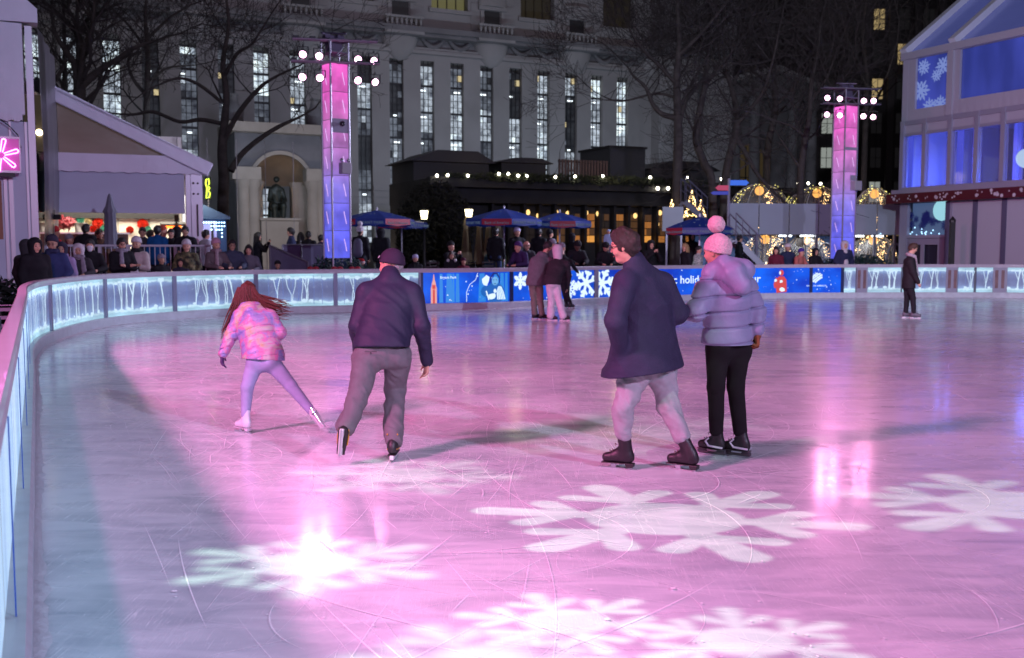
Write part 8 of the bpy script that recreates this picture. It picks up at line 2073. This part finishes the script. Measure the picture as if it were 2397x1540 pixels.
b = SDF(.02); b.cone(J['neck']+Vector((.0,-.05,-.06))*s, J['pelvis']+Vector((0,-.10,.0))*s, .09*s, .10*s, ((0,1,0), .9)); sdf_obj('shirt_front', b, kw, t, .02)

# ---- skaters further out on the ice
def skater_far(name_label, O, J, sp, skl, style, s):
    t = rootat('person', name_label, O); person_meshes(t, J, sp)
    for a, toe in (('L', skl[0]), ('R', skl[1])): skate(t, J['an'+a], toe, Vector((0,0,1)), style, s, J['kn'+a]-J['an'+a])
    return t
hkb = dict(kind='hockey', boot=M('boot_black', (0,0,0)), holder=M('holder_white', (0,0,0)), acc=None, lace=m_dark); hkg = dict(kind='hockey', boot=M('boot_grey', (.12,.11,.14), .5), holder=M('holder_white', (0,0,0)), acc=None, lace=m_dark)
# lone skater
O = gd(2131, 745); O = Vector((O.x, O.y, 0)); D = O.y
J = joints(O, head=pt(2137, 582, D), neck=pt(2131, 603, D), chest=pt(2129, 625, D), pelvis=pt(2127, 662, D), shL=pt(2131, 612, D-.17), shR=pt(2124, 612, D+.15), elL=pt(2137, 635, D-.22), wrL=pt(2149, 660, D-.25), elR=pt(2125, 636, D+.2), wrR=pt(2140, 655, D+.2),
           hipL=pt(2130, 668, D-.09), hipR=pt(2124, 668, D+.09), knL=pt(2137, 698, D-.10), knR=pt(2123, 698, D+.1), anL=pt(2139, 731, D-.10), anR=pt(2120, 731, D+.10))
for a in 'LR': J['an'+a].z = .125
skater_far('lone skater in dark jacket with pale fur hood far right on the ice', O, J, dict(s=1.0, res=.014, hf=Vector((.93,-.25,-.35)), hu=Vector((.25,0,1)), bf=Vector((1,-.2,0)), coat=cc('dk_jacket', (.022,.018,.022)), puff=.03, hem=(Vector((0,0,.74)), Vector((0,0,-1))), hempt=Vector((-.06,0,.70)), flare=.03, hair='brown', hairstyle='short', hood=None, trousers=cc('dk_trousers', (.018,.016,.022)), tw=1.1, scarf=cc('hood_fur', (.40,.34,.38), bs=60, bump=.9), skin='light', gloved=True),
           (Vector((.9,-.4,0)), Vector((.95,-.2,0))), hkg, 1.05)
# couple bending by the boards
O = gd(1260, 748); O = Vector((O.x, O.y, 0)); D = O.y
J = joints(O, head=pt(1282, 578, D+.25), neck=pt(1272, 598, D+.15), chest=pt(1262, 622, D+.05), pelvis=pt(1254, 660, D), shL=pt(1250, 610, D+.02), shR=pt(1288, 610, D+.15), elL=pt(1243, 634, D+.0), wrL=pt(1254, 652, D+.15), elR=pt(1298, 632, D+.25), wrR=pt(1310, 640, D+.4),
           hipL=pt(1247, 664, D), hipR=pt(1261, 664, D+.02), knL=pt(1249, 700, D), knR=pt(1265, 700, D), anL=pt(1252, 732, D), anR=pt(1268, 735, D-.1))
for a in 'LR': J['an'+a].z = .125
skater_far('skater in two-tone taupe jacket and khaki trousers leaning towards the boards', O, J, dict(s=1.02, res=.014, hf=Vector((.8,.5,-.4)), hu=Vector((.2,.1,1)), bf=Vector((.3,.9,0)), coat=cc('taupe_jacket', (.12,.115,.13)), tr=.19, puff=.03, hem=(Vector((0,0,.83)), Vector((0,0,-1))), flare=.0, hair='black', trousers=cc('khaki', (.17,.17,.14)), tw=1.2, cuff=.06, twr=.01, hood='down'),
           (Vector((.9,.4,0)), Vector((.9,.3,0))), hkb, 1.05)
O = gd(1305, 751); O = Vector((O.x, O.y, 0)); D = O.y
J = joints(O, head=pt(1305, 588, D+.35), neck=pt(1306, 608, D+.25), chest=pt(1303, 628, D+.15), pelvis=pt(1293, 656, D-.05), shL=pt(1291, 618, D+.2), shR=pt(1326, 618, D+.2), elL=pt(1284, 636, D+.3), wrL=pt(1290, 645, D+.45), elR=pt(1331, 645, D+.25), wrR=pt(1328, 672, D+.35),
           hipL=pt(1287, 662, D-.05), hipR=pt(1301, 662, D-.03), knL=pt(1290, 700, D+.0), knR=pt(1308, 700, D), anL=pt(1289, 733, D), anR=pt(1318, 735, D-.05))
for a in 'LR': J['an'+a].z = .125
skater_far('skater with white hood, dark jacket and white trousers bending forward', O, J, dict(s=1.02, res=.014, hf=Vector((.2,.9,-.5)), hu=Vector((.05,.4,1)), bf=Vector((.2,.9,-.2)), coat=cc('dark_jacket', (.032,.028,.034)), tr=.165, puff=.025, hem=(Vector((0,0,.84)), Vector((0,-.2,-1))), flare=.0, hat='hood', hatmat=kw, trousers=cc('white_trousers', (.66,.64,.70)), tw=1.22, cuff=.075, cuffup=0., twr=.006, hairstyle=None),
           (Vector((.9,-.25,0)), Vector((.92,-.2,0))), hkb, 1.05)
O = gd(1330, 722); O = Vector((O.x, O.y, 0)); D = O.y
J = joints(O, head=pt(1316, 582, D+.5), neck=pt(1318, 602, D+.3), chest=pt(1320, 622, D+.15), pelvis=pt(1322, 655, D-.1), shL=pt(1304, 612, D+.25), shR=pt(1336, 612, D+.25), elL=pt(1296, 625, D+.5), wrL=pt(1300, 632, D+.75), elR=pt(1345, 628, D+.5), wrR=pt(1352, 636, D+.7),
           hipL=pt(1316, 660, D-.1), hipR=pt(1328, 660, D-.1), knL=pt(1322, 690, D-.15), knR=pt(1328, 690, D-.2), anL=pt(1326, 712, D), anR=pt(1336, 712, D-.1))
for a in 'LR': J['an'+a].z = .125
skater_far('third skater in grey beanie and dark clothes at the boards behind the couple', O, J, dict(s=.98, res=.015, hf=Vector((.7,.7,0)), hu=Vector((0,.1,1)), bf=Vector((0,1,0)), coat=blk, hem=(Vector((0,0,.84)), Vector((0,0,-1))), hat='beanie', hatmat=kg, trousers=blk, tw=1.0), (Vector((.6,.8,0)), Vector((.7,.7,0))), hkb, 1.)
